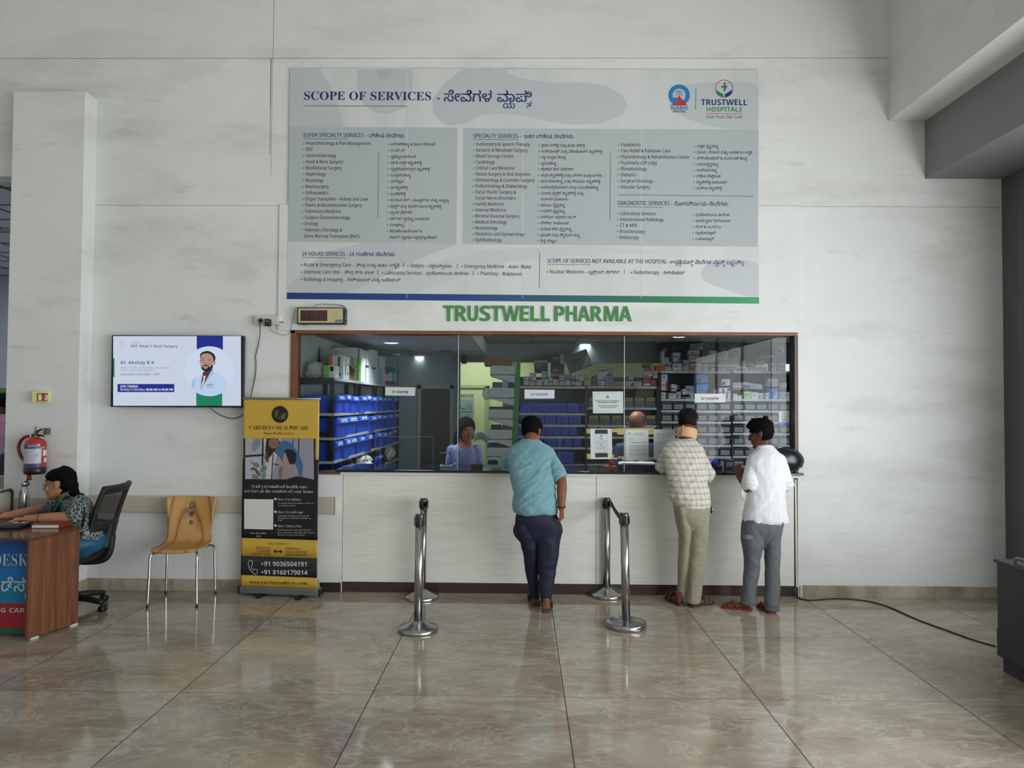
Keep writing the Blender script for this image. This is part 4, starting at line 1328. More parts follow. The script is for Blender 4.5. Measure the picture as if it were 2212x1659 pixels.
P.text(b, 'services at the comfort of your home', bq(97, 0)[0], bq(626, 0)[0], 840 + 776 / 3.53, 7.4, M_BW, 'serif', -.02, 3, slope=1.6)
for t_, x0, x1, y, c_ in (('Home Consultation', 352, 536, 841, 5.4), ('We provide doctor consultation at home in', 354, 628, 870, 3.2), ('non-emergency basis', 354, 488, 888, 3.2), ('Home Physiotherapy', 352, 548, 938, 5.4), ('Expert physiotherapy services for all', 352, 587, 966, 3.2), ('orthopedic & neurological conditions at', 352, 605, 984, 3.2), ('home', 352, 390, 1000, 3.2), ('Home Nursing Care', 352, 536, 1044, 5.4), ('Dedicated nursing team for IV injection,', 352, 608, 1074, 3.2), ('Foleys catheter insertion, Rile\'s tube, Wound', 352, 634, 1094, 3.2), ('dressing, Bed shore care at home', 352, 560, 1112, 3.2), ('Scan for quick', 143, 265, 1098, 4.6), ('chat', 187, 222, 1121, 4.6)):
    P.text(b, t_, bq(x0, 0)[0], bq(x1, 0)[0], 840 + y / 3.53, c_, M_BW, 'serif', -.02, 2, slope=.4)
P.text(b, 'Why Carebees..?', bq(278, 0)[0], bq(441, 0)[0], 840 + 1180 / 3.53, 4.6, M_BLT, 'sans', -.005)
for t_, x0, x1, y in (('DEDICATED', 188, 299, 1212), ('CUSTOMER', 192, 299, 1236), ('SUPPORT TEAM', 151, 299, 1259), ('INSURANCE', 413, 524, 1217), ('ASSISTANCE FOR', 413, 573, 1243), ('REIMBURSEMENT', 413, 580, 1267)):
    P.text(b, t_, bq(x0, 0)[0], bq(x1, 0)[0], 840 + y / 3.53, 4.6, M_BLT, 'sans', -.005, slope=.4)
ax = [bq(320, 1239), bq(338, 1224), bq(338, 1235), bq(372, 1237), bq(372, 1226), bq(390, 1241), bq(371, 1256), bq(371, 1245), bq(338, 1243), bq(338, 1254)]
P.poly(b, ax, M_BBK, .0006)
P.text(b, '+91 9036504191', bq(222, 0)[0], bq(581, 0)[0], 840 + 1333 / 3.53, 9.8, M_BW, 'bold', -.006, 3, slope=1.2)
P.text(b, '+91 8160179014', bq(222, 0)[0], bq(581, 0)[0], 840 + 1397 / 3.53, 9.8, M_BW, 'bold', -.006, 3, slope=1.2)
P.line(b, [bq(*p) for p in ((150, 1306), (133, 1312), (127, 1335), (138, 1370), (160, 1402), (182, 1415), (200, 1402), (196, 1378), (176, 1374), (168, 1386), (152, 1358), (160, 1340), (160, 1312))], 1.1, M_BW, .0008, True)
P.text(b, 'www.carebeesphysio.com', bq(138, 0)[0], bq(580, 0)[0], 840 + 1471 / 3.53, 8.6, M_BLT, 'serif', -.014, 3, slope=2.2)
b.build('lettering', None, bn)
# the printed picture: a nurse leaning over a seated man by a window
b = MB()
pq = lambda x, y: (500 + x / 11.06, 940 + y / 11.06)
K = lambda n, h: mat('picture_' + n, h, .5)
P.poly(b, [pq(330, 82), pq(1965, 90), pq(1972, 1060), pq(330, 1048)], K('wall', '#8e8f9b'), .0006)
P.poly(b, [pq(330, 82), pq(735, 85), pq(720, 470), pq(330, 480)], K('pane', '#a7a8b0'), .0008); P.poly(b, [pq(330, 530), pq(720, 510), pq(715, 1048), pq(330, 1048)], K('pane2', '#aeb0bc'), .0008)
P.poly(b, [pq(490, 190), pq(560, 90), pq(690, 90), pq(690, 240), pq(560, 400), pq(490, 360)], K('shade', '#84868d'), .0009)
P.poly(b, [pq(770, 90), pq(1180, 90), pq(950, 1050), pq(830, 1050)], K('pale', '#b9babd'), .0008)
for a, c, w_ in (((750, 82), (738, 720), 3), ((330, 505), (780, 470), 4), ((1000, 450), (955, 1050), 2.2), ((1475, 90), (1460, 330), 1.6), ((1612, 90), (1600, 460), 2.4), ((985, 685), (1160, 720), 2)):
    P.line(b, [pq(*a), pq(*c)], w_, K('frame', '#20222e'), .001)
for pts, h in (((430, 600), (560, 670), (590, 640), (660, 700), (670, 760), (600, 780), (530, 730)), '#6f7a66'), (((700, 800), (760, 720), (850, 750), (840, 820), (740, 890), (690, 880)), '#5e7a64'), (((440, 820), (500, 760), (580, 780), (640, 850), (700, 930), (690, 1000), (600, 930), (560, 850)), '#4b5f52'), (((720, 1000), (760, 880), (820, 870), (830, 960), (760, 1040)), '#5d8a66'), (((490, 940), (560, 920), (640, 980), (670, 1045), (490, 1045)), '#7b7a5c'):
    P.poly(b, [pq(*p) for p in pts], K('leaf' + h[1:], h), .0012)
P.poly(b, [pq(*p) for p in ((840, 84), (1120, 84), (1170, 200), (1100, 330), (1000, 420), (960, 480), (900, 540), (880, 640), (840, 650), (805, 560), (815, 300))], K('nurse_hair', '#2a1f1e'), .0014)
P.poly(b, [pq(*p) for p in ((815, 400), (850, 380), (890, 560), (880, 650), (840, 650), (800, 540))], K('nurse_hair_end', '#5d3a30'), .0016)
P.poly(b, [pq(*p) for p in ((1060, 320), (1180, 150), (1290, 130), (1430, 190), (1560, 380), (1660, 560), (1710, 720), (1690, 1000), (1560, 960), (1540, 700), (1240, 640), (1080, 560), (1100, 480), (1020, 400))], K('scrubs', '#3c628f'), .0015)
P.poly(b, [pq(*p) for p in ((1080, 560), (1100, 480), (1180, 560), (1230, 720), (1150, 740), (1100, 650))], K('nurse_hand', '#a58d86'), .0017)
P.ell(b, *pq(1010, 190), 11, 11.5, K('nurse_face', '#8a6553'), .0018); P.line(b, [pq(990, 215), pq(1030, 260), pq(1080, 250)], .8, K('nurse_line', '#4c332c'), .0022); P.line(b, [pq(940, 170), pq(985, 190)], .8, K('nurse_line', '#4c332c'), .0022); P.line(b, [pq(1030, 180), pq(1075, 165)], .8, K('nurse_line', '#4c332c'), .0022)
P.poly(b, [pq(*p) for p in ((1200, 1055), (1210, 880), (1260, 790), (1480, 710), (1590, 830), (1620, 1055))], K('man_shirt', '#8d8a88'), .0018)
P.poly(b, [pq(*p) for p in ((1130, 1050), (1130, 820), (1180, 720), (1240, 760), (1200, 1050))], K('man_arm', '#7d6a64'), .0019)
P.poly(b, [pq(*p) for p in ((1270, 420), (1330, 390), (1400, 600), (1390, 760), (1310, 780), (1240, 690), (1225, 560))], K('man_face', '#9c8983'), .0021)
P.poly(b, [pq(*p) for p in ((1260, 380), (1340, 330), (1450, 345), (1550, 430), (1550, 620), (1480, 700), (1390, 690), (1340, 560), (1310, 470))], K('man_hair', '#16151a'), .0023)
P.ell(b, *pq(1340, 600), 1.8, 3.6, K('man_ear', '#b08f84'), .0025, 12)
P.poly(b, [pq(*p) for p in ((1500, 800), (1560, 760), (1590, 860), (1530, 910))], K('nurse_hand', '#a58d86'), .0025)
P.poly(b, [pq(*p) for p in ((1560, 980), (1700, 1000), (1965, 1062), (1300, 1062), (1420, 1020))], K('chair', '#1b1a1e'), .0027)
b.build('printed_picture', None, bn)

# ------------------------------------------------------------------ bentwood chair
def wood_mat(name, c0, c1, c2, sc=3.2, stretch=(3.2, 1, .55), rough=.32):
    m = mat(name, c1, rough)
    t = NT(m)
    v = t.coords(stretch)
    w_ = t.n('ShaderNodeTexWave', wave_type='RINGS', rings_direction='Y')
    w_.inputs['Scale'].default_value = sc; w_.inputs['Distortion'].default_value = 5; w_.inputs['Detail'].default_value = 3; w_.inputs['Detail Scale'].default_value = .8
    t.l(v, w_.inputs['Vector'])
    f = t.noise(t.coords((30, 30, 2)), 4, 3)
    base = t.ramp(w_.outputs['Fac'], [(0., c2), (.1, c1), (.6, c0), (1., c0)])
    t.base(t.mix(t.ramp(f, [(.4, 0.), (.8, .25)]), base, srgb('#7d5327')))
    return m


M_PLY = wood_mat('chair_ply', '#bd8f52', '#b08146', '#8a5a2c', 1.5)
M_CHR = mat('chrome', '#c9cbcf', .12, 1.)
chp = [FL(318, 1313), FL(425, 1312), FL(358, 1283), FL(465, 1282)]
cc = sum(chp, Vector()) / 4
crz = math.atan2(chp[1].y - chp[0].y, chp[1].x - chp[0].x) * .5 + math.atan2(chp[3].y - chp[2].y, chp[3].x - chp[2].x) * .5 + R(4)
ch = thing('bentwood_chair', 'plywood chair with chrome legs and three round holes in its back', 'chair', (cc.x, cc.y, 0), crz)
chi = Matrix.Translation((cc.x, cc.y, 0)) @ Matrix.Rotation(crz, 4, 'Z')
chi = chi.inverted()
SZ, BT = .455, .845
PR = [(-.235, SZ - .012, .165), (-.21, SZ + .004, .185), (-.12, SZ, .20), (0., SZ - .006, .20), (.09, SZ - .004, .198), (.145, SZ + .008, .192), (.178, SZ + .035, .186), (.196, SZ + .08, .184), (.215, SZ + .16, .186), (.236, SZ + .26, .197), (.258, BT - .02, .212), (.262, BT, .213)]


def shell(u, v):
    t = v * (len(PR) - 1); i = min(int(t), len(PR) - 2); f = t - i
    a, c = PR[i], PR[i + 1]
    y, z, w_ = [a[k] + (c[k] - a[k]) * f for k in range(3)]
    x = (u * 2 - 1) * w_
    if v > .6: y -= .045 * (abs(u * 2 - 1) ** 2) * min(1, (v - .6) * 4); z += .012 * (1 - (u * 2 - 1) ** 2) * max(0, v - .9) * 10
    else: z += .008 * (u * 2 - 1) ** 2; y += (.03 * (u * 2 - 1) ** 2) * max(0, .2 - v) * 5
    return Vector((x, y, z))


b = MB()
NU, NV = 41, 89
holes = [(.775, .030), (.700, .0245), (.628, .0185)]
Pg = [[shell(i / (NU - 1), j / (NV - 1)) for i in range(NU)] for j in range(NV)]
b.sheet(shell, 29, 67, -.011, M_PLY)
so2 = b.build('shell', None, ch)
for z, r in holes:
    y = next(q.y for q in (shell(.5, .55 + .45 * j / 199) for j in range(200)) if q.z >= z)
    b = MB(); b.cyl((0, y - .06, z + .006), (0, y + .06, z - .006), r, M_PLY, 32); cu = b.build('cutter')
    cu.parent = ch; md = so2.modifiers.new('hole', 'BOOLEAN'); md.object = cu; md.operation = 'DIFFERENCE'; md.solver = 'EXACT'
    dg = bpy.context.evaluated_depsgraph_get(); dg.update(); me2 = bpy.data.meshes.new_from_object(so2.evaluated_get(dg)); so2.modifiers.clear(); so2.data = me2
    bpy.data.objects.remove(cu)
for k, (x, s_) in enumerate(((-1, -1), (1, -1), (-1, 1), (1, 1))):
    f = chi @ chp[k]
    top = Vector((x * .155, s_ * .13, SZ - .02)) if s_ < 0 else Vector((x * .155, .10, SZ - .02))
    b = MB()
    kn = Vector((f.x * .93, f.y * .93, SZ - .02))
    b.tube(smooth_path([top, top * .35 + kn * .65 , kn + Vector((x * .004, 0, -.03)), Vector((f.x * .965, f.y * .965, .25)), Vector((f.x, f.y, .008))], 6), .0105, M_CHR, 12)
    b.lathe([(0, 0), (.012, 0), (.012, .012), (0, .012)], M_BLK, 10, Matrix.Translation((f.x, f.y, 0)))
    b.build('leg', None, ch)

# ------------------------------------------------------------------ belt posts
def brushed():
    m = mat('brushed_steel', '#a9a9a8', .24, 1.)
    t = NT(m)
    f = t.noise(t.coords((1, 1, 140)), 3, 2)
    t.l(t.ramp(f, [(.3, .22), (.7, .26)]), t.b.inputs['Roughness'])
    return m


M_STEEL = brushed()
M_BELT = mat('black_belt', '#17171a', .7)


def post(base, lean, label, cone=True, red=False, htop=.865):
    o = thing('queue_post', label, 'queue post', (base.x, base.y, 0), 0, 'steel queue posts')
    b = MB()
    if cone: b.lathe([(0, .0), (.148, 0), (.150, .004), (.150, .022), (.146, .027), (.10, .040), (.055, .062), (.040, .072), (.034, .078), (0, .078)], M_STEEL, 48)
    else: b.lathe([(0, 0), (.150, 0), (.153, .006), (.153, .034), (.148, .041), (.12, .044), (.04, .052), (.034, .056), (0, .056)], M_STEEL, 48)
    b.build('base', None, o)
    Mt = Matrix.Shear('XY', 4, (lean, 0))
    b = MB(); b.cyl((0, 0, .05), (0, 0, htop - .09), .032, M_STEEL, 32, M=Mt); b.build('tube', None, o)
    b = MB(); b.lathe([(.0325, htop - .095), (.0335, htop - .09), (.0335, htop - .006), (.030, htop), (0, htop + .001)], mat('gloss_black_head', '#1b1b1e', .14, coat=.6), 32, Mt)
    for a in (0, 90, 180, 270):
        Mr = Mt @ Matrix.Rotation(R(a + 20), 4, 'Z')
        b.box(-.011, .011, -.040, -.030, htop - .085, htop - .02, M_BLK, Mr, bev=.002)
    b.build('head', None, o)
    if red:
        b = MB(); b.box(-.036, -.033, -.010, .012, htop - .075, htop - .01, mat('red_clip', '#a3282c', .4), Mt); b.box(.037, .041, -.014, .012, htop - .085, htop - .03, MATS['red_clip'], Mt); b.build('clip', None, o)
    return o


pA, pB = FL(903, 1362), FL(911, 1292); pC, pD = FL(1353, 1354), FL(1310, 1286)
qB = post(pB, .012, 'steel belt post with cone base near the counter, behind the left front post')
qA = post(pA, .005, 'steel belt post with cone base standing in front, left of the man in blue')
pD.y -= .02
qD = post(pD, -.002, 'steel belt post close to the counter with its belt pulled to a flat based post')
qC = post(pC, -.022, 'leaning steel belt post on a flat disc base with red belt clips', False, True)


def belt(o, a, c):
    a = Vector(a) - Vector(o.location); c = Vector(c) - Vector(o.location)
    b = MB()
    n = 9
    vs = []
    side = (c - a).cross(Vector((0, 0, 1))).normalized() * .0012
    for i in range(n):
        p = a.lerp(c, i / (n - 1)); p.z -= .02 * math.sin(PI * i / (n - 1))
        for dz in (.024, -.024):
            for s_ in (1, -1): vs.append(p + Vector((0, 0, dz)) + side * s_)
    fs = []
    for i in range(n - 1):
        k = i * 4
        for (x, y) in ((0, 1), (1, 3), (3, 2), (2, 0)): fs.append((k + x, k + y, k + 4 + y, k + 4 + x))
    b.add(vs, fs, M_BELT)
    b.build('belt', None, o)


belt(qB, pB + Vector((.045, -.012, .815)), pA + Vector((.02, .04, .812)))
belt(qD, pD + Vector((.035, -.02, .82)), pC + Vector((-.025, .035, .815)))

# ------------------------------------------------------------------ fire point on the pilaster
PF = 6.24
q0 = W(86, 857, PF - .05)
fs_ = thing('fire_sign', 'small glowing green edged box sign with red fire extinguisher symbol', 'sign', (q0.x, PF, q0.z))
M_LUM = mat('luminous_green', '#c9d68a', .4, emit='#c4d678', es=.08)
p0, p1 = W(76, 845.5, PF - .06), W(106.5, 869, PF - .06)
hx, hz = (p1.x - p0.x) / 2, (p0.z - p1.z) / 2
b = MB(); b.box(-hx, hx, -.06, 0, -hz, hz, M_LUM, bev=.001); b.build('body', None, fs_)
P = Print(fs_.location, 0, .0602)
b = MB(); fx = lambda x, y: (20 + x / 7.9, 830 + y / 7.9)
P.poly(b, [fx(470, 152), fx(668, 152), fx(664, 292), fx(470, 288)], mat('sign_red', '#b5332f', .4), .0005)
M_PALE = mat('luminous_pale', '#e9edc0', .4)
P.poly(b, [fx(*p) for p in ((495, 190), (550, 190), (552, 275), (495, 275))], M_PALE, .001); P.poly(b, [fx(*p) for p in ((488, 188), (505, 168), (535, 165), (552, 185), (566, 235), (556, 238), (545, 196), (525, 178), (500, 190))], M_PALE, .0012)
for x in (610, 632, 650): P.poly(b, [fx(x, 275), fx(x - 8, 250), fx(x + 4, 215), fx(x, 185), fx(x + 16, 175), fx(x + 18, 215), fx(x + 8, 250), fx(x + 10, 282)], M_PALE, .001)
b.build('symbol', None, fs_)
ex_ = lambda x, y: (20 + x / 7.9, 830 + y / 7.9)
EY = PF - .115
ebot = W(*ex_(437, 1530), EY); etop = W(*ex_(437, 905), EY)
er = (W(*ex_(604, 1200), EY).x - W(*ex_(270, 1200), EY).x) / 2
eh = etop.z - ebot.z
fe = thing('fire_extinguisher', 'red fire extinguisher with black base hanging on the pilaster', 'fire extinguisher', (ebot.x, EY, ebot.z))
M_FRED = mat('extinguisher_red', '#a91f20', .18, coat=.5)
b = MB(); b.lathe([(0, .004), (er * .93, .004), (er * .985, .03), (er * .985, eh * .82), (er * .94, eh * .88), (er * .78, eh * .935), (er * .42, eh * .975), (er * .3, eh), (0, eh)], M_FRED, 40); b.build('cylinder', None, fe)
b = MB(); b.lathe([(0, 0), (er * .9, 0), (er * .97, .006), (er, .02), (er, eh * .19), (er * .985, eh * .195)], M_BLK, 40); b.build('base_boot', None, fe)


def wrap(mb, a0, a1, z0, z1, r, m, n=14):
    vs = [(r * math.sin(R(a0 + (a1 - a0) * i / n)), -r * math.cos(R(a0 + (a1 - a0) * i / n)), z) for z in (z0, z1) for i in range(n + 1)]
    mb.add(vs, [(i, i + 1, i + n + 2, i + n + 1) for i in range(n)], m, True)


b = MB(); M_LBL = mat('extinguisher_label', '#b9bdc6', .35); M_LBLB = mat('label_blue', '#27407c', .35)
wrap(b, -48, 66, eh * .30, eh * .70, er * .99, M_LBL); wrap(b, -48, 66, eh * .70, eh * .79, er * .991, M_LBLB); wrap(b, -48, 66, eh * .205, eh * .285, er * .991, M_LBLB)
wrap(b, 74, 110, eh * .50, eh * .66, er * .992, mat('paper_tag', '#d3d3cc', .6)); wrap(b, 82, 110, eh * .32, eh * .45, er * .992, MATS['paper_tag']); wrap(b, 58, 84, eh * .70, eh * .745, er * .993, mat('gold_tag', '#b0955a', .5))
for k in range(7): wrap(b, -30, -30 + 30 + 34 * ((k * 7) % 5) / 4, eh * (.34 + .045 * k), eh * (.345 + .045 * k), er * .993, mat('label_print', '#5d6270', .5), 6)
b.build('label', None, fe)
P = Print(Vector(fe.location) + Vector((0, 0, 0)), 0, er * 1.0)
b = MB(); P.text(b, 'DER', *[ex_(318, 0)[0], ex_(470, 0)[0]], ex_(0, 1058)[1], 4.2, mat('label_white', '#c9d2e0', .4), 'bold', 0, 2, z=.001); P.text(b, 'CE', ex_(440, 0)[0], ex_(500, 0)[0], ex_(0, 1212)[1], 5, M_INK, 'sans', 0, 2, z=.001)
b.build('label_lettering', None, fe)
b = MB()
EL = lambda x, y, dy=0.: W(*ex_(x, y), EY + dy) - Vector(fe.location)
b.lathe([(er * .3, eh), (er * .3, eh + .012), (er * .17, eh + .014), (er * .17, eh + .05), (0, eh + .052)], mat('brass', '#a58d5a', .3, 1.), 16)
b.cyl((0, 0, eh + .05), (-.002, 0, eh + .095), .008, mat('yellow_pin', '#a58445', .5), 10); b.build('valve', None, fe)
for pts, nm in (([EL(380, 870), EL(440, 845), EL(500, 795), EL(560, 768)], 'squeeze_lever'), ([EL(380, 880), EL(460, 872), EL(540, 875), EL(597, 890)], 'carry_handle')):
    b = MB(); b.tube(smooth_path(pts, 5), [.006] * 5 + [.011] * 5 + [.007] * 6, M_BLK, 8); b.build(nm, None, fe)
b = MB(); b.box(*sorted((EL(530, 0).x, EL(578, 0).x)), .06, .112, *sorted((EL(0, 865).z, EL(0, 750).z)), mat('wall_hook', '#7d7f80', .4, .8)); b.build('wall_hook', None, fe)
b = MB(); b.tube(smooth_path([EL(372, 888), EL(290, 895), EL(215, 945), EL(165, 1040), EL(165, 1130), EL(200, 1230), EL(262, 1310), EL(300, 1390, .02), EL(330, 1500, .03), EL(340, 1560, .03)], 5), .0135, mat('red_hose', '#6d151c', .35), 12)
b.cyl(EL(352, 895), EL(385, 886), .014, M_CHR, 12); b.cyl(EL(338, 1550, .03), EL(340, 1640, .03), .016, mat('hose_nozzle', '#8a2a26', .45), 12, .02); b.build('hose', None, fe)

# ------------------------------------------------------------------ dark cabinet on the right, with the cord that runs to it
M_CAB = noisy('dark_grey_laminate', '#36373a', '#3b3b3d', 4, .5, (1, 1, .3))
cx0, cy1 = 3.075, 4.70
ctop = W(2146, 1208, cy1).z
cb = thing('dark_cabinet', 'low dark grey cabinet on a recessed plinth by the right wall', 'cabinet', (cx0 + .55, cy1 - .8, 0))
cpb = lambda nm, x0, x1, y0, y1, z0, z1, bv=.002, m=M_CAB: MB().box(x0 - cx0 - .55, x1 - cx0 - .55, y0 - cy1 + .8, y1 - cy1 + .8, z0, z1, m, bev=bv).build(nm, None, cb)
cpb('body', cx0, cx0 + 1.1, cy1 - 1.6, cy1, .095, ctop - .019)
cpb('top', cx0 - .014, cx0 + 1.11, cy1 - 1.61, cy1 + .014, ctop - .0185, ctop)
cpb('plinth', cx0 + .02, cx0 + 1.08, cy1 - 1.58, cy1 - .02, 0, .0945)
cpb('side_panel', cx0 - .006, cx0 - .0002, cy1 - .6, cy1 - .0, .097, .27, .0015)
q = W(2210, 1226, 4.40); q.z = ctop
dv = thing('desk_telephone', 'grey telephone at the edge of the dark cabinet top', 'telephone', (q.x + .012, q.y - .02, ctop))
b = MB(); b.box(-.03, .12, -.09, .09, 0, .03, mat('telephone_grey', '#4a4b4e', .4), bev=.01); b.build('body', None, dv)
b = MB(); b.tube(smooth_path([(-.015, -.08, .035), (-.02, -.05, .058), (-.02, .05, .058), (-.015, .08, .035)], 5), [.016] * 5 + [.012] * 6 + [.016] * 5, mat('handset_grey', '#606164', .35), 10); b.build('handset', None, dv)
b = MB()
for i in range(3):
    for j in range(4): b.box(.02 + i * .026, .038 + i * .026, -.07 + j * .03, -.05 + j * .03, .03, .034, mat('key_grey', '#8a8b8d', .5))
b.build('keypad', None, dv)
pts = [(1719, 1278, .05), (1720.7, 1288, .012), (1728, 1293, .006), (1742, 1296, .006), (1755, 1296.5, .006), (1780, 1294.5, .006), (1810, 1293, .006), (1843, 1295, .006), (1879, 1299.5, .006), (1921, 1311.5, .006), (1981, 1338, .006), (2042, 1360.5, .006), (2102, 1382, .006), (2150, 1396, .006)]
P3 = [Vector((2.43, YW + .004, .045))] + [FL(x, y, z) for x, y, z in pts[1:]]
cable('floor_cable', P3, .0058, M_WIRE, 'long black power cord snaking across the floor to the dark cabinet', 'cord', k=8, n=8)

# ------------------------------------------------------------------ signs and papers on the pharmacy glass
M_PLATE = mat('sign_plate_white', '#cfcfce', .35)
def plate(pts, text, tx, ycap, label, ink, slope):
    Yp = YG - .004
    a, c, d, e = [W(*p, Yp) for p in pts]
    o = (a + c + d + e) / 4
    t = thing('counter_sign', label, 'sign', o, 0, 'counter name plates on the glass')
    b = MB()
    vs = [Vector(v) - o for v in (a, c, d, e)]
    b.add([v + Vector((0, -.003, 0)) for v in vs] + [v + Vector((0, .003, 0)) for v in vs], [(3, 2, 1, 0), (4, 5, 6, 7), (0, 1, 5, 4), (1, 2, 6, 5), (2, 3, 7, 6), (3, 0, 4, 7)], M_PLATE)
    b.build('plate', None, t)
    P = Print(o, 0, .0032)
    b = MB(); P.text(b, text, tx[0], tx[1], ycap, 5.2, ink, 'bold', 0, 3, slope=slope); b.build('lettering', None, t)
    b = MB()
    n = 12
    bot0, bot1 = pts[3], pts[2]
    for i in range(n):
        u0, u1 = i / n, (i + 1) / n
        xa, xb = bot0[0] + (bot1[0] - bot0[0]) * u0, bot0[0] + (bot1[0] - bot0[0]) * u1
        ya = bot0[1] + (bot1[1] - bot0[1]) * u0; yb = bot0[1] + (bot1[1] - bot0[1]) * u1
        g = srgb('#1f7a52'); v = srgb('#1b3f8c'); u = (i + .5) / n; u = min(1, u * 1.4)
        P.poly(b, [(xa, ya - 2.2), (xb, yb - 2.2), (xb, yb), (xa, ya)], mat('band_%d' % i, tuple(g[k] * (1 - u) + v[k] * u for k in range(3)), .4), .0006)
    b.build('colour_band', None, t)


plate([(832.5, 836), (897.5, 837), (896, 857.5), (832, 856)], 'IP COUNTER', (847.5, 882), 846.6, 'white name plate reading IP COUNTER hung on the pharmacy glass', M_NAVY, .5)
plate([(1133, 841.5), (1198, 842), (1197.5, 863), (1133, 863)], 'OP COUNTER', (1146.5, 1184), 852, 'white OP COUNTER name plate above the man in the blue shirt', mat('plate_blue', '#3f7fb8', .5), 0)
plate([(1500.5, 850.5), (1566, 850.5), (1566.5, 871.5), (1500.5, 871.5)], 'OP COUNTER', (1514, 1552.5), 861, 'white OP COUNTER name plate between the man in check and the boy', M_NAVY, 0)

M_PAPER = mat('paper', '#c3cdcb', .6); M_PAPER2 = mat('paper_white', '#c9d0d2', .6); M_TAPE = mat('packing_tape', '#b09a63', .3); M_TXT = mat('printed_text', '#5a625f', .6)
gp = lambda x, y: (1260 + x / 8.295, 830 + y / 8.295)
YN = YG + .0105


def notice(pts, label, m, draw, name='notice'):
    P4 = [W(*gp(*p), YG - .001) for p in pts]
    o = sum(P4, Vector()) / 4
    t = thing(name, label, 'notice', o, 0, 'paper notices taped to the glass')
    b = MB(); vs = [v - o for v in P4]
    b.add([v + Vector((0, -.0006, 0)) for v in vs] + [v + Vector((0, .0002, 0)) for v in vs], [(3, 2, 1, 0), (4, 5, 6, 7), (0, 1, 5, 4), (1, 2, 6, 5), (2, 3, 7, 6), (3, 0, 4, 7)], m)
    b.build('sheet', None, t)
    draw(Print(o, 0, .0008), t)


def d1(P, t):
    b = MB(); P.line(b, [gp(*p) for p in ((185, 160), (685, 160), (688, 490), (190, 490))], .5, M_TXT, .0004, True)
    P.poly(b, [gp(*p) for p in ((400, 245), (435, 190), (470, 245))], mat('crest_blue', '#53758c', .5), .0006)
    P.text(b, 'PLEASE COLLECT YOUR RECEIPT', gp(220, 0)[0], gp(655, 0)[0], gp(0, 297)[1], 2.6, M_TXT, 'bold'); P.text(b, 'AFTER MAKING A PAYMENT', gp(262, 0)[0], gp(612, 0)[0], gp(0, 326)[1], 2.6, M_TXT, 'bold')
    P.text(b, 'ಹಣ ಪಾವತಿಸಿದ ನಂತರ ದಯವಿಟ್ಟು', gp(262, 0)[0], gp(625, 0)[0], gp(0, 381)[1], 2.8, M_TXT, 'bold', .01); P.text(b, 'ನಿಮ್ಮ ರಶೀದಿಯನ್ನು ಪಡೆಯಿರಿ', gp(295, 0)[0], gp(590, 0)[0], gp(0, 412)[1], 2.8, M_TXT, 'bold', .01)
    b.build('lettering', None, t)
    b = MB(); P.poly(b, [gp(*p) for p in ((165, 132), (712, 130), (712, 155), (166, 158))], M_PAPER2, .0008); b.build('tape', None, t); b = MB(); P.poly(b, [gp(*p) for p in ((172, 492), (716, 490), (716, 518), (174, 520))], M_PAPER2, .0008); b.build('tape', None, t)


notice([(165, 132), (712, 130), (716, 517), (174, 520)], 'white receipt notice in capitals taped high on the glass', M_PAPER, d1)


def d2(P, t):
    b = MB()
    K2 = mat('dark_slot', '#1b1d1e', .5)
    P.poly(b, [gp(*p) for p in ((208, 812), (438, 812), (438, 888), (210, 888))], K2, .0004); P.poly(b, [gp(*p) for p in ((212, 1232), (440, 1232), (440, 1308), (214, 1310))], K2, .0004)
    P.line(b, [gp(*p) for p in ((222, 900), (430, 900), (430, 1215), (222, 1215))], .4, M_TXT, .0004, True)
    for y in (1020, 1108): P.line(b, [gp(222, y), gp(430, y)], .4, M_TXT, .0004)
    P.ell(b, *gp(322, 922), 1.8, 1.8, M_TXT, .0005, 12)
    P.text(b, 'NOTICE', gp(262, 0)[0], gp(378, 0)[0], gp(0, 950)[1], 1.4, M_TXT); P.text(b, 'CASH', gp(300, 0)[0], gp(342, 0)[0], gp(0, 975)[1], 2, M_INK, 'bold'); P.text(b, 'REFUND', gp(290, 0)[0], gp(358, 0)[0], gp(0, 1086)[1], 1.8, M_INK, 'bold')
    for i, y in enumerate((1000, 1040, 1055, 1130, 1142, 1154, 1166, 1212)): P.line(b, [gp(250 - 8 * (i % 3), y), gp(395 + 8 * (i % 3), y)], .45, M_TXT, .0005)
    b.build('lettering', None, t)
    b = MB()
    for pts in (((55, 798), (130, 796), (128, 880), (58, 882)), ((62, 1246), (132, 1244), (132, 1342), (66, 1338)), ((488, 830), (516, 800), (740, 786), (738, 902), (620, 902), (600, 860), (520, 860)), ((515, 1262), (552, 1262), (550, 1310), (620, 1316), (620, 1346), (515, 1342))):
        b = MB(); P.poly(b, [gp(*p) for p in pts], M_TAPE, .0007); b.build('tape', None, t)


notice([(125, 797), (512, 797), (520, 1340), (132, 1342)], 'white notice with two black slots taped to the glass, left of two sheets', M_PAPER2, d2)


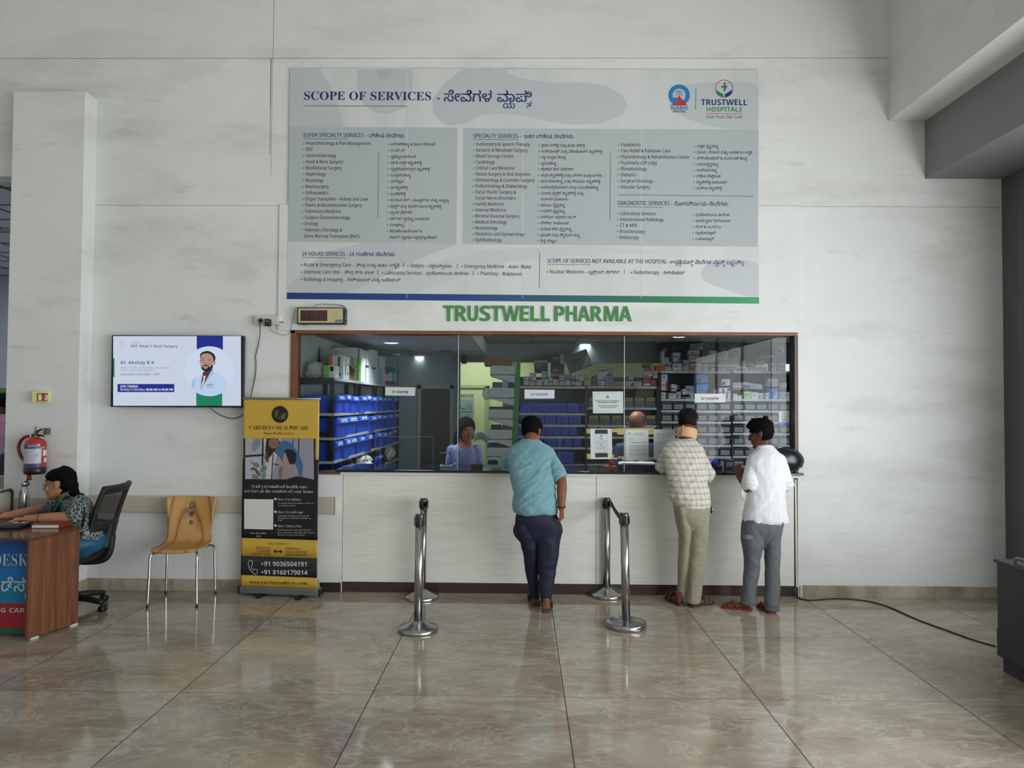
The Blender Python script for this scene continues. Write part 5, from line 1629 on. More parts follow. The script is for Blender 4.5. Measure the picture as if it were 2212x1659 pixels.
def d3(P, t):
    b = MB(); P.ell(b, *gp(828, 880), 1.8, 1.8, M_TXT, .0005, 12)
    P.text(b, 'TARIFF NOTICE', gp(895, 0)[0], gp(1065, 0)[0], gp(0, 880)[1], 1.6, M_TXT, 'bold')
    for x0, x1, y, w_ in ((885, 1085, 902, .5), (805, 1140, 922, .3), (805, 905, 968, .5), (805, 930, 992, .5), (832, 1138, 1042, .7), (875, 985, 1052, .6), (820, 1145, 1098, .5), (820, 1140, 1114, .5), (820, 1145, 1130, .5), (820, 1100, 1146, .5), (820, 1145, 1168, .6), (820, 1145, 1184, .6), (820, 1050, 1200, .7), (820, 1145, 1228, .5), (820, 1145, 1244, .5), (820, 1140, 1260, .5), (820, 1145, 1282, .5), (820, 845, 1292, .5)):
        P.line(b, [gp(x0, y), gp(x1, y)], w_, M_TXT, .0005)
    for k in range(9): P.rect(b, *gp(760, 830 + k * 58), *gp(770, 846 + k * 58), M_INK, .0005)
    b.build('lettering', None, t)
    b = MB()
    for pts in (((738, 786), (1265, 780), (1258, 900), (1170, 900), (1168, 812), (740, 815)), ((615, 1290), (742, 1296), (742, 1345), (700, 1372), (690, 1330), (640, 1330)), ((1170, 1305), (1250, 1300), (1290, 1350), (1170, 1368))):
        b = MB(); P.poly(b, [gp(*p) for p in pts], M_TAPE, .0007); b.build('tape', None, t)


notice([(748, 812), (1168, 812), (1170, 1366), (748, 1366)], 'white printed page with punched left margin taped across the glass joint', M_PAPER, d3)


def d4(P, t):
    b = MB()
    for x0, x1, y, w_ in ((1305, 1615, 888, .5), (1300, 1370, 900, .5), (1300, 1610, 928, .4), (1310, 1350, 962, .6), (1305, 1600, 1056, .3)):
        P.line(b, [gp(x0, y), gp(x1, y)], w_, M_TXT, .0005)
    b.build('lettering', None, t)


notice([(1258, 808), (1648, 808), (1640, 1360), (1262, 1352)], 'white sheet taped to the glass, partly behind the man in check', M_PAPER2, d4)

vq = lambda x, y: (1660 + x / 9.76, 870 + y / 9.76)
a = W(*vq(218, 190), YG); c = W(*vq(442, 508), YG)
st = thing('payment_sticker', 'white and blue card payment sticker on the glass beside the window jamb', 'sticker', ((a.x + c.x) / 2, YG - .0012, (a.z + c.z) / 2))
P = Print(st.location)
b = MB(); P.poly(b, [vq(*p) for p in ((240, 186), (425, 186), (442, 205), (440, 412), (215, 412), (217, 205))], mat('sticker_white', '#c9cdca', .4), .0002)
P.poly(b, [vq(*p) for p in ((215, 412), (440, 412), (436, 490), (420, 506), (235, 506), (214, 485))], mat('sticker_blue', '#3d68ad', .4), .0002); b.build('sheet', None, st)
b = MB(); P.text(b, 'Tap to Pay', vq(245, 0)[0], vq(412, 0)[0], vq(0, 298)[1], 2.2, M_TXT, 'sans'); P.text(b, 'VISA', vq(290, 0)[0], vq(376, 0)[0], vq(0, 360)[1], 3, M_NAVY, 'bold', .01)
for k in range(3): P.line(b, [vq(312 + 16 * k, 244 - 6 * k), vq(304 + 16 * k, 244), vq(312 + 16 * k, 250 + 6 * k)], .6, M_TXT)
P.line(b, [vq(240, 440), vq(420, 440)], 1., mat('sticker_line', '#9fb9e0', .4)); P.line(b, [vq(250, 478), vq(420, 478)], .8, MATS['sticker_line'])
b.build('lettering', None, st)

# ------------------------------------------------------------------ things on the worktop
TOPZ = 1.0985
def ontop(px, y): q = W(px, 1000, y); return Vector((q.x, y, TOPZ))
q = ontop(1318, 6.82)
sp = thing('desk_stand', 'orange stand with a knob on the worktop, below the notices', 'stand', q)
b = MB(); b.box(-.06, .06, -.04, .04, 0, .012, mat('orange_plastic', '#b5442a', .4), bev=.003); b.build('base', None, sp)
b = MB(); b.tube([(0, 0, .012), (0, 0, .05), (0, 0, .062), (0, 0, .09)], [.014, .012, .02, .011], MATS['orange_plastic'], 12); b.tube([(0, 0, .04), (.03, 0, .045), (.045, 0, .03)], .008, MATS['orange_plastic'], 8); b.build('knob', None, sp)
q = ontop(1375, 6.80)
rg = thing('register_book', 'thick maroon register with loose white sheets on the worktop', 'book', q, R(-3))
b = MB(); b.box(-.16, .16, -.10, .10, 0, .035, mat('maroon_cover', '#4a2436', .5), bev=.004); b.build('cover', None, rg)
b = MB()
for k in range(3):
    b.box(-.17 + .012 * k, .155 + .006 * k, -.11 + .005 * k, .10, .036 + .0045 * k, .040 + .0045 * k, M_PAPER2, Matrix.Rotation(R(-2 + 2.2 * k), 4, 'Z'))
b.build('loose_sheets', None, rg)
q = ontop(964, 6.70)
cr_ = thing('card_reader', 'flat grey card reader lying on the worktop in front of the woman', 'card reader', q, R(6))
b = MB(); b.box(-.058, .058, -.05, .05, 0, .020, mat('reader_grey', '#7f8c92', .4), bev=.005); b.build('body', None, cr_)
b = MB(); b.box(-.04, .04, -.03, .02, .0202, .022, M_BLK); b.build('keypad', None, cr_)
q = ontop(1030, 6.70)
bx = thing('black_box', 'small black box on the worktop at the woman\'s hands', 'box', q)
b = MB(); b.box(-.052, .052, -.045, .045, 0, .022, M_BLK, bev=.004); b.build('body', None, bx)
b = MB(); b.box(-.053, .053, -.046, .046, .022, .032, mat('box_lid_black', '#202126', .3), bev=.003); b.build('lid', None, bx)
q = ontop(1617, 6.76)
pp = thing('paper_stack', 'white papers on the worktop in front of the boy', 'paper', q, R(8))
b = MB()
for k in range(3): b.box(-.10, .08, -.09, .11, .003 * k, .003 * k + .0022, M_PAPER2, Matrix.Rotation(R(-5 * k), 4, 'Z'))
b.build('sheets', None, pp)
q = ontop(1545, 6.78)
bw_ = thing('tape_dispenser', 'blue and black tape dispenser on the worktop beside the man in check', 'dispenser', q)
b = MB(); b.box(-.05, .06, -.03, .03, 0, .03, M_BLK, bev=.006); b.build('base', None, bw_)
b = MB(); b.cyl((-.012, -.022, .055), (-.012, .022, .055), .035, mat('blue_tape', '#2245b5', .4), 20); b.build('tape_roll', None, bw_)
q = ontop(1573, 6.80)
kn = thing('label_box', 'small dark box with a pale label on the worktop', 'box', q)
b = MB(); b.box(-.035, .045, -.03, .03, 0, .085, mat('slate_plastic', '#2b3040', .4), bev=.005); b.build('body', None, kn)
b = MB(); b.box(-.025, .035, -.0315, -.030, .02, .06, mat('pale_label', '#8f96a3', .6)); b.build('label', None, kn)

# motorcycle helmet
hq = W(1690, 1015, 6.56)
hm = thing('motorcycle_helmet', 'glossy dark full face helmet on the granite worktop by the window jamb', 'helmet', (W(1687, 1000, 6.40).x, 6.402, TOPZ), R(-4))
M_HEL = mat('helmet_black', '#10161d', .32, coat=.15)
def hshape(u, v):
    a = 2 * PI * u; t = v * PI
    x, y, z = math.sin(t) * math.cos(a), math.sin(t) * math.sin(a), -math.cos(t)
    X = .19 * x; Y = .105 * y; Z = .128 * z
    if x < 0: Z = Z * (1 - .22 * max(0, -x)) - .012 * max(0, -x) * (z > 0)
    return Vector((X, Y, max(Z, -.108) + .108))
b = MB(); b.grid(hshape, 48, 30, M_HEL, closed_u=True); b.build('shell', None, hm)
b = MB(); b.sheet(lambda u, v: (Vector((-.004, 0, .108)) + Vector((-math.cos((u - .5) * 2.3) * .196, math.sin((u - .5) * 2.3) * .112, -.01 + .085 * v)) * (1 - .06 * v)), 24, 8, .003, mat('visor_smoke', '#1c1a2a', .08, coat=1.)); b.build('visor', None, hm)
b = MB(); b.tube(smooth_path([(.130, -.03, .195), (.170, -.03, .150), (.183, -.03, .108), (.165, -.03, .05)], 5), .008, mat('helmet_trim', '#2a3234', .4), 8); b.build('spoiler', None, hm)
b = MB()
for p in ((-.055, -.088, .165), (-.018, -.106, .118)): b.ball(p, .005, M_CHR, 8, 6)
b.build('rivet', None, hm)

# ------------------------------------------------------------------ corridor end
sw = W(9, 870, 11.58)
gs = thing('corridor_sign', 'green ground floor sign with blue letters at the end of the corridor', 'sign', (W(-40, 870, 11.58).x, 11.58, W(-40, 870, 11.58).z))
P = Print(gs.location, 0, .011)
b = MB(); a = P.on(-110, 838); c = P.on(19.5, 902); b.box(a[0], c[0], -.01, .01, c[1], a[1], mat('sign_lime', '#4e9a35', .45)); b.build('plate', None, gs)
b = MB(); P.text(b, 'GROUND', -28, 40, 851.5, 9.5, mat('sign_letter_blue', '#0f3f92', .4), 'bold', .02); P.text(b, 'FLOOR', -4, 48, 865.5, 9.5, MATS['sign_letter_blue'], 'bold', .02); b.build('lettering', None, gs)
tb = W(14, 1051, 6.9)
bxx = thing('rail_end_post', 'short cream post beside the pilaster at the corridor mouth', 'post', (tb.x, 6.75, 0))
zt = W(14, 1031, 6.75).z
b = MB(); b.box(-.055, .055, -.04, .04, 0, zt, M_RAIL, bev=.006); b.build('post', None, bxx)
b = MB(); b.box(-.06, .06, -.045, .045, zt, zt + .01, MATS['crash_rail_cap'], bev=.003); b.build('cap', None, bxx)
# ------------------------------------------------------------------ help desk
DT = .75
M_DESK = wood_mat('desk_walnut', '#7a4a2c', '#6b3f25', '#56311c', 1.2, (7, 7, .25), .35)
def desk_grain():
    m = mat('walnut_laminate', '#70432a', .38)
    t = NT(m)
    f = t.noise(t.coords((9, 9, .5)), 3.2, 5, .6, .6)
    g = t.noise(t.coords((60, 60, 1.2)), 3, 3)
    a = t.ramp(f, [(.3, '#4e2f1d'), (.5, '#6e432a'), (.72, '#85563a')])
    t.base(t.mix(t.ramp(g, [(.4, 0.), (.8, .4)]), a, srgb('#5b3722')))
    return m
M_DESK = desk_grain()
M_DTOP = noisy('walnut_top', '#4f2d1d', '#63392a', 6, .14, (.4, 6, 1))
c0 = FL(58, 1382, .012); c1 = FL(168, 1346, .012)
dk = thing('help_desk', 'brown wooden help desk with a blue and red printed front', 'desk', (c0.x, c0.y, 0))
do = Vector((c0.x, c0.y, 0))
ev = Vector((c1.x - c0.x, c1.y - c0.y, 0)); L_ = ev.length; ev.normalize(); nv = Vector((ev.y, -ev.x, 0))
def slab(mb, pts, z0, z1, m):
    n = len(pts)
    vs = [(p[0], p[1], z) for z in (z0, z1) for p in pts]
    mb.add(vs, [tuple(range(n - 1, -1, -1)), tuple(range(n, 2 * n))] + [(i, (i + 1) % n, (i + 1) % n + n, i + n) for i in range(n)], m)
b = MB()
pe = [Vector((0, 0, 0)), ev * L_, ev * L_ - nv * .022, -nv * .022]
slab(b, [(p.x, p.y) for p in pe], .014, DT - .02, M_DESK)
b.build('end_panel', None, dk)
for t_ in (.03, L_ - .06):
    b = MB(); M4 = Matrix(((ev.x, -nv.x, 0, 0), (ev.y, -nv.y, 0, 0), (0, 0, 1, 0), (0, 0, 0, 1)))
    b.box(t_, t_ + .06, -.002, .024, 0, .0145, mat('white_foot', '#c9c7c0', .5), M4, bev=.002); b.build('foot', None, dk)
fr = FL(66, 1163, DT) - do; br = FL(181, 1137, DT) - do
top = [(-2.2, fr.y + .0), (fr.x - .02, fr.y + .01), (fr.x + .01, fr.y + .03), (br.x, br.y), (br.x - .45, br.y + .10), (-.62, .90), (-2.2, .90)]
b = MB(); slab(b, top, DT - .019, DT, M_DTOP); b.build('desk_top', None, dk)
fy = .075
b = MB(); b.box(-2.2, .0 + fy * ev.x / ev.y - .022, fy, fy + .018, .05, DT - .02, M_DESK); b.build('front_panel', None, dk)
b = MB(); b.box(-2.2, -2.18, fy + .02, .85, .014, DT - .02, M_DESK); b.build('end_panel', None, dk)
# printed front
P = Print(Vector((do.x, do.y + fy, 0)), 0, .0)
Fd = Print((0, fy, 0), 0, .001).F
class DP(Print):
    def __init__(s): s.w = P.w; s.inv = P.inv; s.F = wall_frame((0, fy - .001, 0))
D = DP()
def sign_blue():
    m = mat('sign_blue_fade', '#12609c', .4)
    t = NT(m); tc = t.n('ShaderNodeTexCoord'); sp_ = t.n('ShaderNodeSeparateXYZ'); t.l(tc.outputs['Object'], sp_.inputs[0])
    t.base(t.ramp(sp_.outputs[2], [(.30, '#0e6f93'), (.45, '#0f6aa6'), (.72, '#0d3c86')])); return m
xr = .012
b = MB()
for y0, y1, m in ((1167, 1303.5, sign_blue()), (1303.5, 1357.5, mat('sign_band_red', '#8f1f27', .4)), (1357.5, 1369, mat('sign_band_green', '#17573f', .4))):
    z1, z0 = D.on(30, y0)[1], D.on(30, y1)[1]
    flat_rect(b, -1.5, xr, z0, z1, m, D.F)
b.build('printed_sheet', None, dk)
M_SGT = mat('sign_letter_pale', '#b9c2bd', .4)
b = MB()
D.text(b, 'HELP', -112, -24, 1208.5, 26.5, M_SGT, 'serif', -.012, 4, z=.002); D.text(b, 'DESK', -16, 61, 1208.5, 26.5, M_SGT, 'serif', -.012, 4, z=.002)
D.text(b, 'ಹೆಲ್ಪ್', -90, -8, 1264, 30, M_SGT, 'sans', .012, 3, z=.002); D.text(b, 'ಡೆಸ್ಕ್', 2, 66, 1262, 30, M_SGT, 'sans', .012, 3, z=.002)
D.text(b, 'NURSING', -70, 14, 1318, 9.6, M_SGT, 'bold', -.004, 3, z=.002); D.text(b, 'CARE', 19.5, 64, 1318, 9.8, M_SGT, 'bold', -.004, 3, z=.002)
b.build('lettering', None, dk)

q = FL(51, 1112, DT)
bo = thing('steel_bottle', 'tall brushed steel water bottle beside the printer', 'bottle', (q.x, q.y, DT))
hb = W(51, 1041, q.y).z - DT; rb = .037
b = MB(); b.lathe([(0, 0), (rb * .95, 0), (rb, .006), (rb, hb * .60), (rb * .93, hb * .68), (rb * .62, hb * .84), (rb * .58, hb * .88), (0, hb * .88)], M_STEEL, 32); b.build('body', None, bo)
b = MB(); b.lathe([(rb * .64, hb * .885), (rb * .66, hb * .89), (rb * .66, hb * .985), (rb * .6, hb), (0, hb)], M_STEEL, 28); b.build('cap', None, bo)
b = MB(); b.tube(smooth_path([(0, 0, hb), (.02, 0, hb + .006), (.035, 0, hb - .004), (.038, 0, hb - .026), (.028, 0, hb - .03)], 5), .005, M_BLK, 8); b.build('loop', None, bo)

pr = thing('printer', 'cream and grey laser printer at the far end of the help desk', 'printer', (q.x - .13, q.y - .16, DT), R(4))
M_PRC = mat('printer_cream', '#b5b3a4', .45); M_PRD = mat('printer_dark', '#34352f', .45)
x0 = W(0, 1100, q.y).x
b = MB()
prof = [(-.15, .0), (-.15, .13), (-.13, .17), (-.04, .21), (.12, .215), (.15, .19), (.15, 0)]
b.prism([(-p[0] * 0 + p[0], p[1]) for p in prof], .40, M_PRC, axis='x', at=-.36); b.build('body', None, pr)
b = MB(); b.prism([(-.153, .0), (-.153, .135), (-.132, .176), (-.04, .216), (.12, .221), (.153, .195), (.153, 0), (.14, 0), (.14, .18), (.11, .205), (-.03, .20), (-.12, .165), (-.14, .13), (-.14, 0)], .018, M_PRD, axis='x', at=.0395); b.build('side_trim', None, pr)
b = MB(); b.box(-.34, .02, -.157, -.145, .045, .075, M_BLK, bev=.002); b.box(-.32, .0, -.20, -.14, .035, .041, M_PRC); b.box(-.33, -.08, -.15, -.02, .196, .21, M_PRD); b.build('paper_tray', None, pr)
b = MB(); b.cyl((-.06, -.156, .105), (-.06, -.150, .105), .006, M_PRD, 10); b.build('button', None, pr)

q = FL(88, 1143, DT)
bk = thing('diary', 'thick red-brown diary with white pages lying on the help desk', 'book', (q.x + .015, q.y + .115, DT + .0005), R(5))
b = MB(); b.box(-.105, .095, -.09, .16, 0, .003, mat('diary_cover', '#70301f', .4)); b.box(-.105, .095, -.09, .16, .026, .030, MATS['diary_cover'], bev=.001); b.box(.090, .096, -.09, .16, .002, .028, MATS['diary_cover']); b.build('cover', None, bk)
b = MB(); b.box(-.102, .088, -.087, .157, .0032, .0258, mat('diary_pages', '#c9c6ba', .7)); b.build('pages', None, bk)
q = FL(5, 1143, DT)
kb = thing('keyboard', 'black keyboard at the woman\'s hands on the help desk', 'keyboard', (q.x - .10, q.y + .055, DT + .0005), R(3))
b = MB(); b.box(-.22, .22, -.07, .07, 0, .018, M_BLK, bev=.004); b.build('body', None, kb)
b = MB()
for i in range(15):
    for j in range(5): b.box(-.205 + i * .0275, -.181 + i * .0275, -.058 + j * .024, -.037 + j * .024, .0181, .023, mat('key_black', '#1d1e21', .5))
b.build('keys', None, kb)
q = FL(28, 1133, DT)
pa = thing('desk_paper', 'white sheet under the woman\'s fingers behind the keyboard', 'paper', (q.x, q.y + .07, DT + .0005), R(8))
b = MB(); b.box(-.10, .06, -.03, .10, 0, .0012, M_PAPER2); b.build('sheet', None, pa)

# ------------------------------------------------------------------ office chair
M_OCB = mat('office_black', '#141416', .55); M_OCF = noisy('seat_fabric', '#101012', '#17171a', 120, .9)
oc = thing('office_chair', 'black mesh back office chair behind the help desk', 'chair', (-3.665, 5.80, 0), R(-83))
for k in range(5):
    a = R(90 + 72 * k - 14)
    d = Vector((math.cos(a), math.sin(a), 0))
    b = MB(); b.tube([d * .03 + Vector((0, 0, .105)), d * .15 + Vector((0, 0, .10)), d * .27 + Vector((0, 0, .078)), d * .30 + Vector((0, 0, .072))], [.030, .026, .022, .018], M_OCB, 10); b.build('star_leg', None, oc)
    b = MB(); s_ = d.cross(Vector((0, 0, 1)))
    for e in (-1, 1): b.cyl(d * .30 + s_ * (e * .010) + Vector((0, 0, .026)), d * .30 + s_ * (e * .026) + Vector((0, 0, .026)), .026, M_OCB, 18)
    b.tube([d * .30 + Vector((0, 0, .03)), d * .30 + Vector((0, 0, .07))], .012, M_OCB, 8); b.build('caster', None, oc)
b = MB(); b.cyl((0, 0, .06), (0, 0, .20), .034, M_OCB, 18, .028); b.cyl((0, 0, .20), (0, 0, .24), .024, M_OCB, 18); b.build('hub', None, oc)
b = MB(); b.cyl((0, 0, .23), (0, 0, .40), .014, M_CHR, 18); b.build('gas_lift', None, oc)
b = MB(); b.box(-.09, .09, -.10, .12, .375, .41, M_OCB, bev=.01); b.cyl((.12, .05, .365), (.20, .05, .365), .028, M_OCB, 14); b.build('mechanism', None, oc)
def cushion(u, v):
    a = 2 * PI * u; t = v * PI
    k = lambda c: math.copysign(abs(c) ** .45, c)
    return Vector((.245 * k(math.sin(t)) * k(math.cos(a)), .235 * k(math.sin(t)) * k(math.sin(a)), .448 + .040 * k(-math.cos(t))))
b = MB(); b.grid(cushion, 48, 24, M_OCF, closed_u=True); b.build('seat', None, oc)
bx_ = lambda u, v: Vector(((u * 2 - 1) * (.235 - .035 * abs(v - .75) ** 1.5), .225 + .125 * v + .045 * (1 - (u * 2 - 1) ** 2) - .02 * math.sin(v * PI), .50 + .50 * v))
b = MB()
def edge(path, r): b.tube(smooth_path(path, 3), r, M_OCB, 10, up=(0, 1, 0))
edge([bx_(0, v / 10) for v in range(0, 11)], .020); edge([bx_(1, v / 10) for v in range(0, 11)], .020)
edge([bx_(u / 10, 1.0) for u in range(0, 11)], .024); edge([bx_(u / 10, .955) for u in range(0, 11)], .022); edge([bx_(u / 10, .36) for u in range(0, 11)], .024); edge([bx_(u / 10, .40) for u in range(0, 11)], .02); edge([bx_(u / 10, .0) for u in range(0, 11)], .020)
edge([bx_(.5, v / 10) for v in range(0, 5)], .045)
b.tube(smooth_path([(0, .10, .39), (0, .24, .40), (0, .30, .46), (0, .32, .60)], 5), .03, M_OCB, 10); b.build('back_frame', None, oc)
def mesh_cloth():
    m = bpy.data.materials.new('chair_mesh'); m.use_nodes = True; t = NT(m)
    t.t.nodes.clear(); o_ = t.n('ShaderNodeOutputMaterial'); mx = t.n('ShaderNodeMixShader'); tr = t.n('ShaderNodeBsdfTransparent'); df = t.n('ShaderNodeBsdfDiffuse')
    df.inputs['Color'].default_value = (.035, .035, .035, 1); mx.inputs[0].default_value = .60
    t.l(tr.outputs[0], mx.inputs[1]); t.l(df.outputs[0], mx.inputs[2]); t.l(mx.outputs[0], o_.inputs[0]); return m
b = MB(); b.sheet(lambda u, v: bx_(u, .02 + .95 * v), 17, 21, .002, mesh_cloth()); b.build('back_mesh', None, oc)
for s_ in (-1, 1):
    b = MB(); b.tube(smooth_path([(s_ * .275, -.05, .655), (s_ * .28, .03, .672), (s_ * .28, .14, .672), (s_ * .27, .22, .655)], 5), .030, M_OCB, 10, flat=.42, up=(1, 0, 0)); b.build('armrest', None, oc)
    b = MB(); b.tube(smooth_path([(s_ * .20, .10, .405), (s_ * .27, .12, .42), (s_ * .29, .14, .50), (s_ * .285, .14, .65)], 5), .036, M_OCB, 10, flat=.45, up=(0, 1, 0))
    b.box(s_ * .305 - .002, s_ * .305 + .002, .13, .15, .46, .58, mat('arm_strip', '#b9bcc0', .3), bev=.001); b.build('arm_support', None, oc)
# ------------------------------------------------------------------ pharmacy: lights
M_LAMP = mat('lamp_glow', '#ffffff', .4, emit='#eef6ff', es=6)
M_RIM = mat('lamp_rim', '#d5d9da', .4)
LAMPS = [(845, 740, 2.375, 'round recessed downlight nearest the window jamb over the blue bin rack'), (907, 769, 2.375, 'round recessed downlight deep in the pharmacy above the dark door'), (1264, 743, 2.56, 'round recessed downlight over the shelves of blue bins'), (1467, 727, 2.56, 'round recessed downlight over the medicine box shelves')]
for px, py, z, lab in LAMPS:
    q = FL(px, py, z)
    o = thing('downlight', lab, 'ceiling light', (q.x, q.y, z), 0, 'recessed downlights in the pharmacy ceiling')
    b = MB(); b.lathe([(.075, -.002), (.092, -.010), (.095, -.004), (.095, 0)], M_RIM, 28); b.build('rim', None, o)
    b = MB(); b.lathe([(0, -.0055), (.075, -.0055), (.076, -.002), (0, -.002)], M_LAMP, 28); b.build('diffuser', None, o)
def disk_light(loc, w, r=.075):
    l = bpy.data.lights.new('downlight_and_fill_glow', 'AREA'); l.shape = 'DISK'; l.size = 2 * r; l.energy = w; l.color = (.93, .97, 1); l.spread = R(122)
    o = bpy.data.objects.new('downlight_and_fill_glow', l); C.objects.link(o); o.location = loc
for px, py, z, lab in LAMPS:
    q = FL(px, py, z); disk_light((q.x, q.y, z - .012), 9 if q.y < 9 else 2.5)
for x, y, z in ((.8, 7.3, 2.55), (2.6, 7.4, 2.55), (3.0, 9.0, 2.55), (-1.2, 7.2, 2.37)):
    disk_light((x, y, z), 15, .3)  # added fill glows, no fittings in the ceiling here

# ------------------------------------------------------------------ storage bins
M_BIN = mat('bin_blue', '#1c46bd', .38); M_BINL = mat('bin_blue_lip', '#2a5ad6', .35); M_CARD = mat('bin_card', '#c3c8cc', .6); M_INK2 = mat('card_ink', '#3c4350', .6)


def bin_mb(w, d, h, body, lip, card, cw=.62, ch=.36, open_front=.62, cz=None):
    """an open fronted stacking bin, its front towards -y"""
    t = .006; b = MB(); hf = h * open_front
    b.box(-w / 2, w / 2, 0, d, 0, t, body)
    b.box(-w / 2, -w / 2 + t, 0, d, t, h, body); b.box(w / 2 - t, w / 2, 0, d, t, h, body); b.box(-w / 2 + t, w / 2 - t, d - t, d, t, h, body)
    b.box(-w / 2 + t, w / 2 - t, 0, t, t, h, body)
    return b


def rack_bin(name, w, d, h, label, loc, rz, group, rng):
    o = thing(name, label, 'bin', loc, rz, group)
    b = bin_mb(w, d, h, M_BIN, M_BINL, M_CARD)
    for x in (-w / 2 + .03, w / 2 - .03): b.box(x - .004, x + .004, -.004, 0, 0, h * .72, M_BIN)
    b.build('tub', None, o)
    b = MB(); hl = h * .26
    b.prism([(-.026, h - hl), (-.020, h - .004), (.0, h + .004), (.0, h - hl - .012)], w * .98, M_BINL, axis='x', at=-w * .49)
    b.build('lip', None, o)
    b = MB(); cw = w * rng.uniform(.5, .62)
    b.add([(-cw / 2, -.0275, h - hl + .008), (cw / 2, -.0275, h - hl + .008), (cw / 2, -.0225, h - .010), (-cw / 2, -.0225, h - .010)], [(0, 1, 2, 3)], M_CARD)
    b.add([(-cw * .35, -.0278, h - hl * .62), (cw * .35, -.0278, h - hl * .62), (cw * .35, -.0268, h - hl * .5), (-cw * .35, -.0268, h - hl * .5)], [(0, 1, 2, 3)], M_INK2)
    b.build('card', None, o)
    return o


def loose(name, label, cat, c, r, m, seed, n=22, k=14, amp=.35, group=None, squash=.6):
    """a crumpled bag"""
    b = MB()
    def f(u, v):
        a, t = 2 * PI * u, PI * v
        d = Vector((math.sin(t) * math.cos(a), math.sin(t) * math.sin(a), math.cos(t)))
        s = 1 + amp * (pnoise(d * 2.3 + Vector((seed, 0, 0))) + .6 * abs(pnoise(d * 5.1 + Vector((0, seed, 0)))))
        return Vector((c[0] + d.x * r[0] * s, c[1] + d.y * r[1] * s, max(c[2], c[2] + r[2] + d.z * r[2] * s)))
    b.grid(f, n * 2, k * 2, m, closed_u=True, smooth=False)
    return tag(b.build(name), label, cat, group)


# the long rack of blue bins along the left wall, its open side to the aisle
M_RACK = mat('rack_black', '#15171b', .4); M_SHELF = mat('shelf_white', '#a3a8a8', .45)
RX0, RX1 = -2.105, -1.752
UP = [6.64, 7.57, 8.49, 9.15, 10.15]
zs = [W(722, 818, 6.64).z, W(722, 894.5, 6.64).z, W(722, 947, 6.64).z, W(722, 998, 6.64).z]
zs += [zs[3] - .24, zs[3] - .5]
rk = thing('bin_rack', 'long black metal rack of blue bins against the pharmacy side wall', 'rack', (RX0, 6.64, 0))
ro = Vector((RX0, 6.64, 0))
for y in UP:
    for x in (RX0, RX1 - .035):
        b = MB(); b.box(x - ro.x, x + .035 - ro.x, y - .02 - ro.y, y + .02 - ro.y, 0, zs[0] - .001, M_RACK); b.build('upright', None, rk)
for z in zs:
    b = MB(); b.box(.0, RX1 - RX0 - .004, .0, UP[-1] - UP[0], z - .006, z + .006, M_SHELF)
    b.box(RX1 - RX0 - .006, RX1 - RX0 + .006, .0, UP[-1] - UP[0], z - .018, z + .008, M_SHELF); b.box(.0, RX1 - RX0, -.026, -.018, z - .016, z + .008, M_SHELF if z < zs[0] else M_RACK)
    b.build('shelf', None, rk)
b = MB(); b.box(0, RX1 - RX0, -.021, .019, zs[0] - .055, zs[0] + .002, M_RACK); b.box(0, RX1 - RX0, -.0205, .019, zs[2] + .03, zs[2] + .055, M_RACK); b.build('end_frame', None, rk)
rng = random.Random(3)
ORD = ['first', 'second', 'third', 'fourth', 'fifth', 'sixth', 'seventh', 'eighth', 'ninth', 'tenth', 'eleventh', 'twelfth', 'thirteenth', 'fourteenth', 'fifteenth', 'sixteenth', 'seventeenth', 'eighteenth', 'nineteenth', 'twentieth'] + ['number %d' % i for i in range(21, 60)]
ROWN = ['top', 'second', 'third', 'lowest visible']
rows = [[(6.68, 6.97), (6.99, 7.22), (7.24, 7.53), (7.62, 7.92), (7.94, 8.20), (8.22, 8.46), (8.53, 8.82), (8.84, 9.12), (9.2, 9.5), (9.6, 9.9)],
        [(6.68, 7.09), (7.12, 7.53), (7.62, 8.1), (8.14, 8.46), (8.53, 8.82), (8.84, 9.12), (9.2, 9.55), (9.6, 9.95)],
        [(6.68, 6.95), (6.97, 7.2), (7.23, 7.53), (7.62, 7.92), (7.95, 8.25), (8.53, 8.84), (8.86, 9.12), (9.2, 9.5), (9.55, 9.9)],
        [(6.9, 7.18), (7.2, 7.5), (8.6, 8.95)]]
for r, row in enumerate(rows):
    for i, (y0, y1) in enumerate(row):
        h = .175 if r < 3 else .15
        nm = 'big blue bin, %s from the window in the %s row of the rack' % (ORD[i], ROWN[r])
        rack_bin('storage_bin', y1 - y0, .30, h + rng.uniform(-.012, .008), nm, (RX1 + .004 + rng.uniform(-.01, .012), (y0 + y1) / 2, zs[r + 1] + .0065), PI / 2, 'big blue bins on the black rack', rng)
M_BAG = mat('white_plastic_bag', '#b9bcc2', .3); M_CLR = mat('clear_plastic', '#d3d8d6', .15, alpha=.5)
loose('plastic_bag', 'crumpled white plastic bag on the low shelf of the black rack', 'bag', (RX1 - .08, 8.05, zs[4] + .01), (.13, .30, .10), M_BAG, 1.3)
loose('plastic_bag', 'small shiny plastic bag at the far end of the black rack', 'bag', (RX1 - .08, 9.65, zs[4] + .01), (.10, .22, .10), M_BAG, 4.1)

# ------------------------------------------------------------------ boxes on top of that rack
M_LBLK = mat('box_print_dark', '#3a3d42', .6); M_KRAFT = noisy('kraft_board', '#6d5036', '#80603f', 5, .7)
M_BXW = mat('box_white', '#b4b9bd', .5); M_BXG = mat('box_grey', '#8d9394', .5); M_BXLIME = mat('box_lime', '#5fa536', .5); M_BXO = mat('box_orange', '#b85a2a', .5); M_TEAL = mat('box_teal', '#1e6d70', .5); M_BXR = mat('box_red', '#8d2430', .45); M_BXBL = mat('box_pale_blue', '#7fa3b8', .5)


